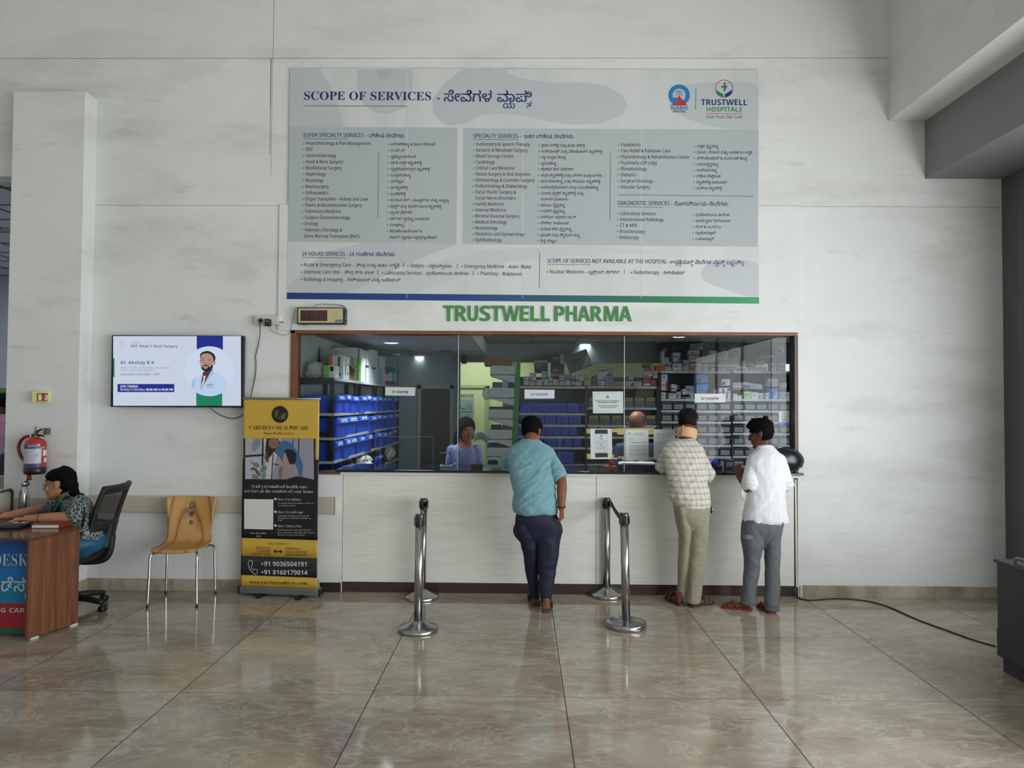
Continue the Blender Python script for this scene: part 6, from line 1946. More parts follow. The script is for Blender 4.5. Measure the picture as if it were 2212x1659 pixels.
def shelf_box(name, label, x0, x1, y0, y1, z, h, m, prints=(), group=None, cat='box', rz=0., open_top=False):
    """a carton; prints = (face, u0, u1, v0, v1, material) with face n (near, -y) or r (+x)"""
    cx, cy = (x0 + x1) / 2, (y0 + y1) / 2; w, d = x1 - x0, y1 - y0
    b = MB()
    if open_top:
        t = .006
        for q in ((-w / 2, w / 2, -d / 2, d / 2, 0, t), (-w / 2, -w / 2 + t, -d / 2, d / 2, t, h), (w / 2 - t, w / 2, -d / 2, d / 2, t, h), (-w / 2 + t, w / 2 - t, -d / 2, -d / 2 + t, t, h), (-w / 2 + t, w / 2 - t, d / 2 - t, d / 2, t, h)): b.box(*q, m)
        for s_ in (-1, 1): b.add([(s_ * w / 2, -d / 2, h), (s_ * w / 2, d / 2, h), (s_ * (w / 2 + .06), d / 2, h - .05), (s_ * (w / 2 + .06), -d / 2, h - .05), (s_ * w / 2, -d / 2, h - .004), (s_ * w / 2, d / 2, h - .004), (s_ * (w / 2 + .06), d / 2, h - .054), (s_ * (w / 2 + .06), -d / 2, h - .054)], [(0, 1, 2, 3), (7, 6, 5, 4), (0, 3, 7, 4), (1, 5, 6, 2), (2, 6, 7, 3)], m)
    else:
        b.box(-w / 2, w / 2, -d / 2, d / 2, 0, h, m, bev=min(.002, h * .05))
    e = .0008
    for f, u0, u1, v0, v1, pm in prints:
        if f == 'n': b.add([(-w / 2 + w * u0, -d / 2 - e, h * v0), (-w / 2 + w * u1, -d / 2 - e, h * v0), (-w / 2 + w * u1, -d / 2 - e, h * v1), (-w / 2 + w * u0, -d / 2 - e, h * v1)], [(0, 1, 2, 3)], pm)
        else: b.add([(w / 2 + e, -d / 2 + d * u0, h * v0), (w / 2 + e, -d / 2 + d * u1, h * v0), (w / 2 + e, -d / 2 + d * u1, h * v1), (w / 2 + e, -d / 2 + d * u0, h * v1)], [(0, 1, 2, 3)], pm)
    o = b.build(name, None, None, (cx, cy, z)); o.rotation_euler = (0, 0, rz)
    return tag(o, label, cat, group)


ZT = zs[0] + .0085
G = 'cartons on top of the black rack'
loose('plastic_bag', 'clear crumpled plastic bag on top of the black rack beside the window jamb', 'bag', (-1.995, 6.86, ZT), (.075, .09, .075), M_CLR, 2.2)
shelf_box('carton', 'lime green and white carton on the rack beside the clear bag', -1.90, -1.80, 6.80, 6.99, ZT, .125, M_BXLIME, (('n', .55, 1, 0, 1, M_BXW), ('n', .66, .95, .55, .9, M_LBLK), ('r', 0, 1, 0, 1, M_BXW)), G)
shelf_box('carton', 'open brown carton behind the lime green carton', -2.06, -1.93, 7.02, 7.24, ZT, .165, M_KRAFT, (), G, open_top=True)
shelf_box('carton', 'white carton with an orange end standing on the rack', -1.905, -1.765, 7.02, 7.27, ZT, .235, M_BXW, (('n', 0, .24, 0, 1, M_BXO), ('n', .62, .78, .5, .95, M_LBLK), ('n', .68, .84, .15, .25, M_LBLK), ('r', .35, .45, .2, .9, M_LBLK), ('r', .65, .85, .62, .68, M_LBLK), ('r', .65, .85, .22, .3, M_LBLK)), G)
shelf_box('carton', 'open brown carton with raised flap between the white cartons', -1.90, -1.785, 7.34, 7.62, ZT, .16, M_KRAFT, (), G, open_top=True)
shelf_box('carton', 'white and lime carton under the tall white carton', -2.06, -1.775, 7.74, 8.06, ZT, .26, M_BXW, (('n', .70, .80, 0, 1, M_BXLIME), ('n', .90, 1, 0, 1, M_BXLIME), ('n', .2, .55, .78, .9, M_LBLK), ('r', 0, .3, 0, 1, M_BXLIME)), G)
shelf_box('carton', 'big white carton on top of the lime striped carton', -2.06, -1.79, 7.76, 8.08, ZT + .262, .105, M_BXW, (('n', .1, .8, .1, .16, M_BXG), ('n', .1, .8, .45, .5, M_BXG), ('r', 0, .2, 0, 1, M_LBLK)), G)
shelf_box('carton', 'small grey carton standing behind the orange ended carton', -2.09, -1.97, 7.35, 7.6, ZT, .33, M_BXG, (), G)
for k, lab in enumerate(('lower white carton of the pair past the lime striped cartons', 'upper white carton of the pair past the lime striped cartons')):
    shelf_box('carton', lab, -2.02, -1.775, 8.12, 8.42, ZT + .196 * k, .193, M_BXW, (('n', .55, 1, .86, 1, M_LBLK), ('r', .0, .4, .86, 1, M_LBLK)), G)
shelf_box('carton', 'shiny white tall carton near the middle of the rack top', -2.0, -1.775, 8.46, 8.75, ZT, .40, M_BXW, (('n', .4, 1, .42, .5, M_LBLK), ('r', 0, .6, .42, .48, M_LBLK)), G)
shelf_box('carton', 'white and teal carton, tallest near the far end', -2.0, -1.80, 9.12, 9.36, ZT, .36, M_BXW, (('n', .25, .8, .55, .95, M_TEAL),), G)
shelf_box('carton', 'pale blue carton in front of the white and teal carton', -1.95, -1.775, 8.80, 9.05, ZT, .21, M_BXBL, (), G)
shelf_box('carton', 'teal and white upright carton at the far end of the rack top', -1.90, -1.77, 9.80, 10.0, ZT, .26, M_TEAL, (('n', .3, .9, .25, .7, M_BXW), ('r', .2, .8, .25, .7, M_BXW)), G)
jr = thing('jar', 'red lidded jar on top of the rack above the IP COUNTER plate', 'jar', (-1.83, 9.45, ZT), 0, None)
b = MB(); b.lathe([(0, 0), (.06, 0), (.065, .01), (.065, .05), (.06, .055)], M_BXR, 18); b.lathe([(.06, .055), (.062, .06), (.062, .15), (0, .15)], mat('jar_body', '#a5a09a', .4), 18); b.build('body', None, jr)
b = MB(); b.lathe([(.066, .15), (.068, .155), (.068, .185), (0, .19)], M_BXR, 18); b.build('lid', None, jr)

# ------------------------------------------------------------------ shelving units facing the window
UY = 9.70
M_UBACK = mat('unit_back', '#4c5153', .6); M_USHELF = mat('unit_shelf', '#a9b0b3', .45); M_YSTRIP = mat('yellow_shelf_strip', '#b8902e', .5)


def Z_(py, px=1300): return W(px, py, UY).z
def X_(px, Y=UY): return W(px, 878, Y).x


def unit(label, px0, px1, shelves, post_px, post_w=9, ztop=None):
    x0, x1 = X_(px0), X_(px1)
    o = thing('shelving_unit', label, 'shelf unit', (x0, UY, 0), 0, 'shelving units facing the window')
    zt = ztop if ztop else Z_(shelves[0])
    for py in shelves:
        z = W((px0 + px1) / 2, py, UY).z
        b = MB(); b.box(0, x1 - x0, -.004, .42, z - .014, z, M_USHELF); b.box(0, x1 - x0, -.008, -.004, z - .024, z + .006, M_USHELF); b.build('shelf', None, o)
    b = MB(); b.box(0, x1 - x0, .42, .43, 0, zt + (.0 if ztop is None else .0), M_UBACK); b.build('back_panel', None, o)
    for p in post_px:
        xp = X_(p) - x0; w = post_w * UY / FPX
        b = MB(); b.box(xp - w / 2, xp + w / 2, -.0085, .42, 0, zt + .012, M_RACK); b.build('upright', None, o)
    return o


S1 = [835.5, 893, 918, 943, 966.5, 1004]
u1 = unit('black shelving unit of small blue bins next to the green post', 1121, 1264.5, S1, [1266.5], 5)
S2 = [835.5, 881, 919, 944, 968, 1004]
u2 = unit('black shelving unit of bins with yellow cards behind the notices', 1268.8, 1418, S2, [1422.5], 9)
b = MB(); b.box(X_(1306) - X_(1268.8), X_(1377) - X_(1268.8), -.0095, -.0082, Z_(833.7) - .024, Z_(833.7) - .002, M_YSTRIP); b.build('yellow_strip', None, u2)
S3 = [802.5, 863, 887.5, 911.5, 936.5, 961.5, 986]
u3 = unit('black shelving unit of grey bins under two shelves of medicine boxes', 1428, 1578.5, S3, [1580.5], 4, None)
u4 = unit('last shelving unit of grey bins beside the window jamb', 1583, 1708, S3, [1711], 6, None)
YB = UY + .004


def small_bin(px0, px1, py0, py1, label, group, body, card, cm, inner=None, name='drawer_bin'):
    """bin whose front fills the given patch of the shelf front; card = (u0,u1,v0,v1)"""
    a, c = W(px0, py1, YB), W(px1, py0, YB)
    w, h = c.x - a.x, c.z - a.z
    o = thing(name, label, 'bin', ((a.x + c.x) / 2, YB, a.z), 0, group)
    b = bin_mb(w, .28, h, body, None, None)
    b.box(-w / 2 - .003, w / 2 + .003, -.010, .0, h * .88, h, body, bev=.002)
    if inner: b.box(-w / 2 + .008, w / 2 - .008, .02, .25, .008, h * .7, inner)
    b.build('tub', None, o)
    u0, u1, v0, v1 = card
    b = MB(); b.box(-w / 2 + w * u0, -w / 2 + w * u1, -.012, -.0002, h * v0, h * v1, cm)
    for k in range(3):
        z = h * (v0 + (v1 - v0) * (.25 + .22 * k))
        b.box(-w / 2 + w * (u0 + .08), -w / 2 + w * (u1 - .08 - .1 * (k % 2)), -.0126, -.0118, z, z + h * .035, M_INK2)
    b.build('card', None, o)
    return o


M_CARDB = mat('blue_bin_card', '#16389c', .5); M_GBIN = mat('grey_clear_bin', '#3d454c', .3); M_CARDG = mat('grey_bin_card', '#858b92', .6); M_CARDY = mat('yellow_card', '#b39a43', .6); M_STOCK = mat('stock_mixed', '#6d7276', .6)
cx_ = lambda v: 1100 + v / 5.027
cy_ = lambda v: 700 + v / 5.027
g = 'small blue bins beside the green post'
RB = [('top', 855, 945, [(120, 240), (245, 366), (371, 493), (499, 621), (629, 752), (758, 820)]), ('second', 975, 1070, [(121, 243), (254, 378), (388, 508), (518, 641), (652, 775)]), ('third', 1095, 1195, [(95, 170), (175, 240), (245, 308), (312, 386), (392, 475), (482, 560), (567, 645), (652, 733)]), ('fourth', 1222, 1315, [(92, 190), (200, 280), (285, 362), (370, 495), (500, 582), (598, 683), (697, 780)])]
for rn, y0, y1, sp in RB:
    for i, (x0, x1) in enumerate(sp):
        small_bin(cx_(x0), cx_(x1), cy_(y0) + .6, cy_(y1) + 2.2, 'small blue bin, %s from the green post in the %s row' % (ORD[i], rn), g, M_BIN if not (rn == 'top' and i == 5) else mat('mesh_blue', '#1a2f7c', .6), (.16, .84, .18, .66) if not (rn == 'top' and i in (0, 5)) else (.2, .8, .3, .34), M_CARDB)
small_bin(cx_(505), cx_(697), cy_(1390), cy_(1505) + 1.5, 'wide blue bin with block letters on the low shelf behind the man in blue', g, M_BIN, (.2, .9, .2, .75), M_CARDB)
fx5 = lambda v: 1260 + v / 8.295
fy5 = lambda v: 830 + v / 8.295
g = 'dark bins with yellow cards'
for rn, y0, y1, sp in (('upper', 238, 395, [(95, 270), (290, 480), (500, 690), (730, 895), (915, 1105), (1118, 1295)]), ('lower', 560, 705, [(95, 270), (288, 482), (500, 692), (705, 900), (910, 1100), (1115, 1300)]), ('lowest', 755, 890, [(95, 270), (288, 482), (500, 692), (705, 900), (910, 1100), (1115, 1300)])):
    for i, (x0, x1) in enumerate(sp):
        small_bin(fx5(x0), fx5(x1), fy5(y0), fy5(y1) + 2., 'dark bin with yellow card, %s along the %s row of its unit' % (ORD[i], rn), g, M_GBIN, (.12, .86, .66, .95), M_CARDY, M_STOCK if i % 2 else mat('stock_gold', '#8a6a2c', .5) if (rn, i) == ('lower', 1) else None)
hx_ = lambda v: 1400 + v / 4.88
hy_ = lambda v: 700 + v / 4.88
RW3 = ['top', 'second', 'third', 'fourth', 'fifth', 'lowest']
for r, yb in enumerate((885.8, 909.8, 934.8, 959.8, 984.4, 1008)):
    for i in range(6):
        x0 = 1428.6 + i * 25.05
        if r == 5 and i < 2: continue
        small_bin(x0 + .6, x0 + 23.6, yb - 17.5, yb, 'grey bin, %s along the %s row of the unit below the medicine boxes' % (ORD[i], RW3[r]), 'grey bins below the medicine boxes', M_GBIN, (.12, .88, .12, .66), M_CARDG, M_STOCK if (i + r) % 2 else None)
    for i in range(5):
        x0 = 1583.5 + i * 24.8
        small_bin(x0 + .6, x0 + 23.2, yb - 17.0, yb, 'grey bin, %s along the %s row of the unit beside the window jamb' % (ORD[i], RW3[r]), 'grey bins beside the window jamb', M_GBIN, (.12, .88, .12, .66), M_CARDG)

# medicine boxes: (x0, y0, x1, y1) read in the photo, colour, style, depth behind the shelf front
COL = {'w': M_BXW, 'l': mat('box_lilac_white', '#a9abc0', .5), 'g': M_BXG, 'k': mat('box_black_green', '#17211f', .4), 'n': mat('box_navy', '#1c2250', .45), 'y': mat('box_yellow', '#b09a2e', .5), 'o': M_BXO, 'r': M_BXR, 'p': mat('box_pink', '#b8527a', .5), 'b': mat('box_blue', '#2474c4', .45), 's': mat('box_silver', '#98a3ad', .35), 'e': mat('box_beige', '#a89a72', .5), 'd': mat('box_dark', '#22242c', .4), 'v': mat('box_pale_green', '#8fae8a', .5), 'm': mat('box_maroon', '#542428', .5), 'c': mat('box_clear_pack', '#8d969c', .2), 'h': mat('box_grey_green', '#56625c', .5)}
CN = {'w': 'white', 'l': 'lilac white', 'g': 'grey', 'k': 'dark green', 'n': 'navy', 'y': 'yellow', 'o': 'orange', 'r': 'red', 'p': 'pink', 'b': 'bright blue', 's': 'silver', 'e': 'beige', 'd': 'black', 'v': 'pale green', 'm': 'maroon', 'c': 'clear plastic', 'h': 'grey green'}


def med_boxes(fx, fy, rowsdef, where, base_py):
    zb = W(1400, base_py, UY).z + .0005
    items = sorted(rowsdef, key=lambda q: (q[0], -q[3]))
    done = []
    for i, (x0, y0, x1, y1, col, acc, dep, rot) in enumerate(items):
        Y0 = UY + dep
        a, c = W(fx(x0), fy(y1), Y0), W(fx(x1), fy(y0), Y0)
        w, h = max(.012, c.x - a.x - .0015), max(.012, c.z - a.z - .0015); z = max(a.z, zb) if rot == 0 else a.z
        if abs(fy(y1) - base_py) < 4.5: z = zb
        d = .13
        m = COL[col]; b = MB()
        b.box(-w / 2, w / 2, 0, d, 0, h, m, bev=.0015)
        A = COL[acc]; e = .0008
        k = (i * 7) % 5
        def pr(u0, u1, v0, v1, mm): b.add([(-w / 2 + w * u0, -e, h * v0), (-w / 2 + w * u1, -e, h * v0), (-w / 2 + w * u1, -e, h * v1), (-w / 2 + w * u0, -e, h * v1)], [(0, 1, 2, 3)], mm)
        if acc != col:
            if k == 0: pr(0.02, .98, .06, .30, A)
            elif k == 1: b.add([(w * .05, -e, h * .08), (w * .48, -e, h * .08), (w * .48, -e, h * .8)], [(0, 1, 2)], A)
            elif k == 2: pr(.68, .98, .05, .95, A)
            elif k == 3: pr(.02, .98, .74, .95, A)
            else: pr(.05, .4, .1, .45, A)
        ink = M_LBLK if col not in 'kdnmr' else M_BXG
        pr(.12, .62, .55, .64, ink); pr(.12, .5, .42, .46, ink)
        cen = Vector(((a.x + c.x) / 2, Y0, z))
        o = b.build('medicine_box', None, None, cen)
        if rot:
            o.rotation_euler = (0, R(rot), 0); o.location = cen + Vector((0, 0, h / 2)) - Matrix.Rotation(R(rot), 3, 'Y') @ Vector((0, 0, h / 2))
        two = CN[col] + (' and ' + CN[acc] if acc != col else '')
        n = sum(1 for q in items[:i] if q[4] == col and q[5] == acc)
        tot = sum(1 for q in items if q[4] == col and q[5] == acc)
        lab = 'only %s medicine box %s' % (two, where) if tot == 1 else '%s medicine box, %s of its colours %s' % (two, ORD[n], where)
        tag(o, lab, 'box', 'medicine boxes ' + where)


T1 = [(272, 385, 420, 528, 'k', 'g', .2, -4), (450, 442, 598, 580, 'k', 'g', .16, 0), (455, 322, 598, 440, 'k', 'g', .16, 0), (622, 305, 880, 500, 'h', 'g', .2, -21), (157, 560, 213, 657, 'w', 'w', 0, 0), (218, 612, 293, 657, 'w', 'p', 0, 0), (222, 570, 293, 611, 'w', 'p', 0, 0), (222, 527, 293, 569, 'w', 'p', 0, 0), (297, 600, 350, 657, 'w', 'w', 0, 0), (352, 588, 425, 657, 's', 'b', 0, 0), (350, 512, 425, 586, 's', 'b', 0, 0), (428, 618, 470, 657, 'l', 'g', 0, 0), (428, 575, 470, 616, 'w', 'g', 0, 0), (475, 590, 518, 657, 'l', 'l', 0, 0), (520, 595, 542, 657, 'y', 'y', 0, 0), (545, 612, 600, 657, 's', 'l', 0, 0), (545, 560, 600, 610, 's', 'g', 0, 0), (605, 605, 662, 657, 'w', 'w', 0, 0), (610, 530, 690, 657, 'g', 'g', .05, 0), (673, 617, 719, 657, 'w', 'n', 0, 0), (666, 580, 719, 615, 'n', 'l', 0, 0), (722, 617, 812, 657, 'l', 'n', 0, 0), (722, 575, 812, 616, 'w', 'n', 0, 0), (722, 530, 765, 574, 'w', 'g', 0, 0), (768, 530, 812, 574, 'l', 'y', 0, 0), (815, 530, 888, 657, 'e', 'y', 0, 0), (905, 548, 952, 657, 'd', 'd', 0, 0), (957, 606, 1040, 657, 'w', 'b', 0, 0), (957, 551, 1042, 605, 'w', 'b', 0, 0), (985, 495, 1068, 550, 'w', 'n', 0, 0), (1050, 455, 1135, 657, 'c', 'g', .14, 0), (1048, 610, 1250, 657, 'g', 'g', .02, 0), (1262, 606, 1350, 657, 'w', 'n', 0, 0), (1260, 545, 1350, 605, 'l', 'n', 0, 0), (1353, 606, 1440, 657, 'l', 'g', 0, 0), (1455, 570, 1535, 657, 'r', 'w', 0, 0), (1470, 517, 1555, 568, 'w', 'p', .02, 0), (1478, 475, 1552, 515, 'p', 'p', .02, 0), (1458, 430, 1556, 474, 'm', 'y', .02, 0), (1540, 590, 1600, 657, 'r', 'r', 0, 0), (1560, 510, 1612, 589, 'g', 'v', 0, 0)]
med_boxes(cx_, cy_, T1, 'above the small blue bins', 833.7)
T3 = [(80, 425, 175, 480, 'o', 'o', 0, 0), (140, 360, 176, 424, 'w', 'w', 0, 0), (142, 285, 176, 358, 'w', 'b', 0, 0), (178, 446, 248, 480, 'w', 'g', 0, 0), (178, 400, 246, 444, 'l', 'n', 0, 0), (178, 350, 236, 398, 'w', 'n', 0, 0), (140, 205, 255, 350, 'd', 'd', .2, 0), (257, 402, 362, 480, 'w', 'w', 0, 0), (262, 300, 342, 400, 'w', 'b', 0, 0), (372, 365, 432, 480, 'l', 'l', 0, 0), (440, 402, 562, 480, 'w', 'o', 0, 0), (436, 337, 556, 400, 'w', 'o', 0, 0), (428, 275, 546, 335, 'w', 'o', 0, 0), (446, 205, 578, 274, 'c', 'l', .04, -4), (585, 205, 710, 480, 'd', 'd', .18, 0), (585, 410, 640, 480, 'w', 'l', 0, 0), (568, 345, 655, 403, 'e', 'e', 0, 0), (662, 447, 725, 480, 'w', 'n', 0, 0), (662, 416, 726, 446, 'l', 'n', 0, 0), (662, 384, 727, 415, 'w', 'n', 0, 0), (650, 280, 728, 382, 'w', 'g', 0, 0), (735, 425, 815, 480, 'l', 'w', 0, 0), (735, 345, 787, 423, 'y', 'b', 0, 0), (790, 366, 860, 423, 'w', 'l', 0, 0), (797, 260, 842, 364, 'w', 'd', 0, 0), (822, 425, 900, 480, 'w', 'b', 0, 0), (868, 240, 985, 365, 'c', 'r', .0, 6), (866, 378, 952, 422, 'w', 'l', .0, 0), (905, 430, 938, 480, 'l', 'l', 0, 0), (940, 450, 985, 480, 'o', 'w', 0, 0), (988, 441, 1055, 480, 'w', 'l', 0, 0), (988, 385, 1055, 440, 'w', 'r', 0, 0), (1060, 395, 1130, 480, 's', 's', 0, 0), (1134, 432, 1250, 480, 'w', 's', 0, 0), (1140, 360, 1225, 430, 'l', 'r', 0, 0), (1295, 390, 1345, 480, 'w', 'g', 0, 0), (1380, 385, 1450, 480, 'l', 's', 0, 0), (1165, 270, 1330, 358, 'n', 'l', .06, -6), (1365, 240, 1435, 300, 'l', 'r', .06, -5)]
med_boxes(hx_, hy_, T3, 'on the topmost shelf', 800.4)
T4 = [(138, 702, 186, 770, 'w', 'w', 0, 0), (138, 602, 208, 700, 'w', 'r', 0, 0), (140, 530, 205, 600, 'l', 'w', 0, 0), (188, 702, 210, 770, 'd', 'd', 0, 0), (215, 710, 296, 770, 'w', 'g', 0, 0), (245, 640, 335, 680, 'w', 'n', 0, 12), (245, 682, 300, 708, 'l', 'l', 0, 0), (299, 695, 346, 770, 's', 'b', 0, 0), (348, 745, 432, 770, 'm', 'w', 0, 0), (362, 685, 398, 743, 'w', 'l', 0, 0), (400, 650, 488, 743, 'c', 's', .06, 0), (440, 715, 482, 770, 's', 's', 0, 0), (510, 616, 635, 770, 'b', 'n', .01, 0), (505, 537, 630, 614, 'b', 'd', .01, 0), (640, 735, 700, 770, 'g', 'g', 0, 0), (690, 670, 745, 770, 'g', 'l', .1, 0), (750, 655, 800, 770, 'w', 'd', 0, 0), (803, 652, 835, 770, 'w', 'd', 0, 0), (838, 650, 868, 770, 'w', 'd', 0, 0), (778, 580, 865, 648, 'l', 'n', 0, 0), (898, 715, 942, 770, 'w', 'w', 0, 0), (945, 732, 1010, 770, 'w', 'n', 0, 0), (1013, 688, 1087, 770, 'v', 'v', 0, 0), (1090, 697, 1165, 770, 'w', 'l', 0, 0), (1170, 705, 1215, 770, 'l', 'g', 0, 0), (1240, 700, 1280, 770, 'w', 'g', 0, 0), (990, 625, 1205, 680, 'c', 'n', .02, 6), (1265, 575, 1370, 655, 's', 'b', .02, 0), (1280, 658, 1362, 770, 'b', 'w', .02, 0), (1395, 690, 1425, 770, 's', 's', 0, 0), (1420, 620, 1462, 688, 'w', 'r', 0, 0), (1430, 690, 1490, 770, 's', 'w', 0, 0)]
med_boxes(hx_, hy_, T4, 'behind the counter plate', 861)
loose('plastic_pack', 'grey plastic wrapped pack lying above the pale green box', 'pack', (X_(1606), UY + .1, Z_(840)), (.16, .05, .05), M_CLR, 7.7)
# olive tray leaning on the second unit
q = W(1393, 846, UY)
ot = thing('olive_folder', 'dark olive folder leaning above the bins with yellow cards', 'folder', (q.x, UY + .02, W(1393, 858, UY).z), 0)
b = MB(); b.prism([(-.13, 0), (.115, .0), (.14, .135), (-.095, .135)], .02, mat('olive_plastic', '#3d3a24', .4), axis='y'); b.build('cover', None, ot)
b = MB(); b.prism([(-.09, .137), (.14, .137), (.145, .15), (-.06, .155)], .016, M_CLR, axis='y'); b.build('plastic_sleeve', None, ot)

# ------------------------------------------------------------------ green post with cantilevered trays
kx = lambda v: 840 + v / 4.878
ky = lambda v: 700 + v / 4.878
TYF = 9.30
M_GPOST = mat('green_post', '#1f7a2a', .4); M_TRAY = mat('tray_white', '#a8b0ae', .45)
a = W(kx(1365), ky(370), TYF)
tp = thing('tray_stand', 'green upright carrying sloped white trays beside the blue bins', 'tray stand', (a.x, TYF, 0))
b = MB()
pt = [W(kx(v[0]), ky(v[1]), TYF) for v in ((1340, 368), (1390, 368), (1356, 1260), (1306, 1260))]
sl = (pt[2].x - pt[1].x) / (pt[1].z - pt[2].z)
z0 = 0.0
b.add([(p[0] - a.x, y, p[1]) for y in (0, .05) for p in ((pt[3].x + sl * (pt[3].z), z0), (pt[2].x + sl * pt[2].z, z0), (pt[1].x, pt[1].z), (pt[0].x, pt[0].z))], [(0, 1, 2, 3), (7, 6, 5, 4), (0, 4, 5, 1), (1, 5, 6, 2), (2, 6, 7, 3), (3, 7, 4, 0)], M_GPOST)
b.build('upright', None, tp)
TR_ = [(1068, 1325, 437, 620, 530), (1060, 1318, 670, 862, 775), (1048, 1308, 897, 1088, 992), (1040, 1300, 1112, 1298, 1208), (1030, 1292, 1300, 1480, 1390), (1024, 1285, 1487, 1660, 1575)]
for xl, xr, yt, yb, ys in TR_:
    b = MB()
    P6 = [(xl, yt + 18), (xl + 22, yt), (xr, yt + 4), (xr, yb), (xl, yt + (yb - yt) * .58)]
    Q = [W(kx(p[0]), ky(p[1]), TYF) for p in P6]
    b.prism([(p.x - a.x, p.z) for p in Q], .012, M_TRAY, axis='y', at=-.012)
    b.prism([(p.x - a.x, p.z) for p in Q], .012, M_TRAY, axis='y', at=.62)
    zf = Q[4].z; b.box(Q[0].x - a.x, Q[2].x - a.x, .0, .62, zf, zf + .01, M_TRAY)
    b.box(Q[0].x - a.x, Q[0].x - a.x + .008, 0, .62, zf, Q[0].z, M_TRAY)
    s0_, s1_ = W(kx(xl + 8), ky(ys), TYF), W(kx(xr), ky(ys + 14), TYF)
    b.box(s0_.x - a.x, s1_.x - a.x, -.0135, -.0118, s1_.z, s0_.z, M_LBLK)
    b.box(s0_.x - a.x + .02, s1_.x - a.x - .06, -.0142, -.0136, s1_.z - .012, s0_.z - .010, M_TRAY)
    b.build('tray', None, tp)
def tray_item(name, label, x0, x1, y0, y1, m, cat='box', dy=.05, d=.3, prints=()):
    p, q_ = W(kx(x0), ky(y1), TYF + dy), W(kx(x1), ky(y0), TYF + dy)
    return shelf_box(name, label, p.x, q_.x, TYF + dy, TYF + dy + d, p.z, q_.z - p.z, m, prints, None, cat)
tray_item('carton', 'brown carton on the topmost white tray', 1005, 1292, 345, 436, M_KRAFT, d=.4)
loose('plastic_bag', 'silver plastic bag hanging over the second white tray', 'bag', tuple(W(kx(1030), ky(800), TYF + .1)), (.05, .1, .075), M_CLR, 5.2)
tray_item('pack', 'grey pack in the second white tray', 1090, 1190, 612, 690, mat('pack_slate', '#4b5560', .4), 'pack')
tray_item('pack', 'pale blue pack in the second white tray', 1192, 1255, 606, 690, M_BXBL, 'pack')
tray_item('pack', 'dark pack at the post end of the second white tray', 1258, 1312, 618, 690, COL['d'], 'pack')
tray_item('pack', 'dark packs lying in the third white tray', 1055, 1300, 872, 915, COL['d'], 'pack')
tray_item('pack', 'dark wrapped pack in the fourth white tray', 1075, 1180, 1066, 1130, COL['d'], 'pack')
tray_item('pack', 'grey pack in the fourth white tray', 1185, 1290, 1080, 1130, mat('pack_slate', '#4b5560', .4), 'pack')
tray_item('pack', 'navy blue pack in the fifth white tray', 1035, 1240, 1262, 1320, COL['n'], 'pack')
tray_item('pack', 'blue pack with print in the lowest white tray', 1040, 1240, 1450, 1505, COL['n'], 'pack')
sh = thing('paper_sheaf', 'sheaf of dark grey sheets sagging beside the woman\'s shoulder', 'papers', W(kx(1030), ky(1240), 8.9))
for k in range(9):
    b = MB(); oo = Vector(sh.location)
    c3 = [W(kx(1040), ky(1195 + k * 9), 8.9 + .012 * k) - oo, W(kx(1000), ky(1160 + k * 8), 8.9 + .012 * k) - oo, W(kx(950), ky(1140 + k * 9), 8.9 + .012 * k) - oo, W(kx(890), ky(1165 + k * 9), 8.9 + .012 * k) - oo]
    P_ = smooth_path(c3, 5)
    b.prism([(p.x, p.z) for p in P_] + [(p.x, p.z - .006) for p in reversed(P_)], .2, mat('slate_sheet', '#8798a6', .6), axis='y', at=.012 * k)
    b.build('sheet', None, sh)

# ------------------------------------------------------------------ back of the pharmacy
q = W(1003, 776, 10.1)
cm_ = thing('wall_camera', 'black speaker shaped unit hanging from a bracket near the ceiling', 'camera', (q.x, 10.1, q.z))
b = MB(); b.box(-.035, .035, -.05, .05, -.065, .05, M_BLK, bev=.006); b.build('body', None, cm_)
b = MB(); b.tube([(0, .02, .05), (-.03, .03, .11), (-.08, .03, .19)], .012, M_BLK, 8); b.box(-.10, -.06, 0, .06, .185, .2, M_BLK); b.build('bracket', None, cm_)
q = FL(856, 790, 2.375); q.y = min(q.y, 10.2)
dm = thing('dome_camera', 'small dome camera on the ceiling above the blue bins', 'camera', (W(856, 785, 10.0).x, 10.0, 2.375))
b = MB(); b.lathe([(0, -.045), (.02, -.042), (.04, -.025), (.045, 0), (0, 0)], mat('dome_grey', '#6b7476', .3), 18); b.build('dome', None, dm)
b = MB(); b.lathe([(.045, -.012), (.058, -.010), (.06, 0), (.045, 0)], M_RIM, 18); b.build('ring', None, dm)
q = FL(940, 757, 2.375)
vn = thing('ceiling_vent', 'square slotted air vent in the pharmacy ceiling', 'vent', (q.x, q.y, 2.375))
b = MB(); b.box(-.3, .3, -.3, .3, -.008, -.0005, M_PCEIL); b.build('frame', None, vn)
b = MB()
for k in range(7): b.box(.06 + k * .03, .072 + k * .03, -.24, .24, -.012, -.0082, M_GRID)
b.box(-.3, .3, -.305, -.297, -.0095, -.008, M_GRID); b.box(-.3, .3, .297, .305, -.0095, -.008, M_GRID); b.box(-.305, -.297, -.3, .3, -.0095, -.008, M_GRID)
b.build('slots', None, vn)
po = W(1000, 900, 11.985)
ps = thing('wall_poster', 'printed poster on the pale green wall behind the woman', 'poster', (po.x, 11.985, po.z))
P = Print(ps.location, 0, .004)
b = MB(); P.rect(b, 950, 851, 1023, 938, mat('poster_green_white', '#b3bfa4', .6), 0); b.build('sheet', None, ps)
b = MB(); P.rect(b, 952, 863, 1022, 937, mat('poster_blue_grey', '#8fa2ab', .6), .001); P.rect(b, 952, 889, 1022, 890.6, M_NAVY, .002)
P.text(b, 'PHARMACIST\'S DR', 959, 1023, 855, 6, M_TXT, 'bold', 0, 3, z=.003)
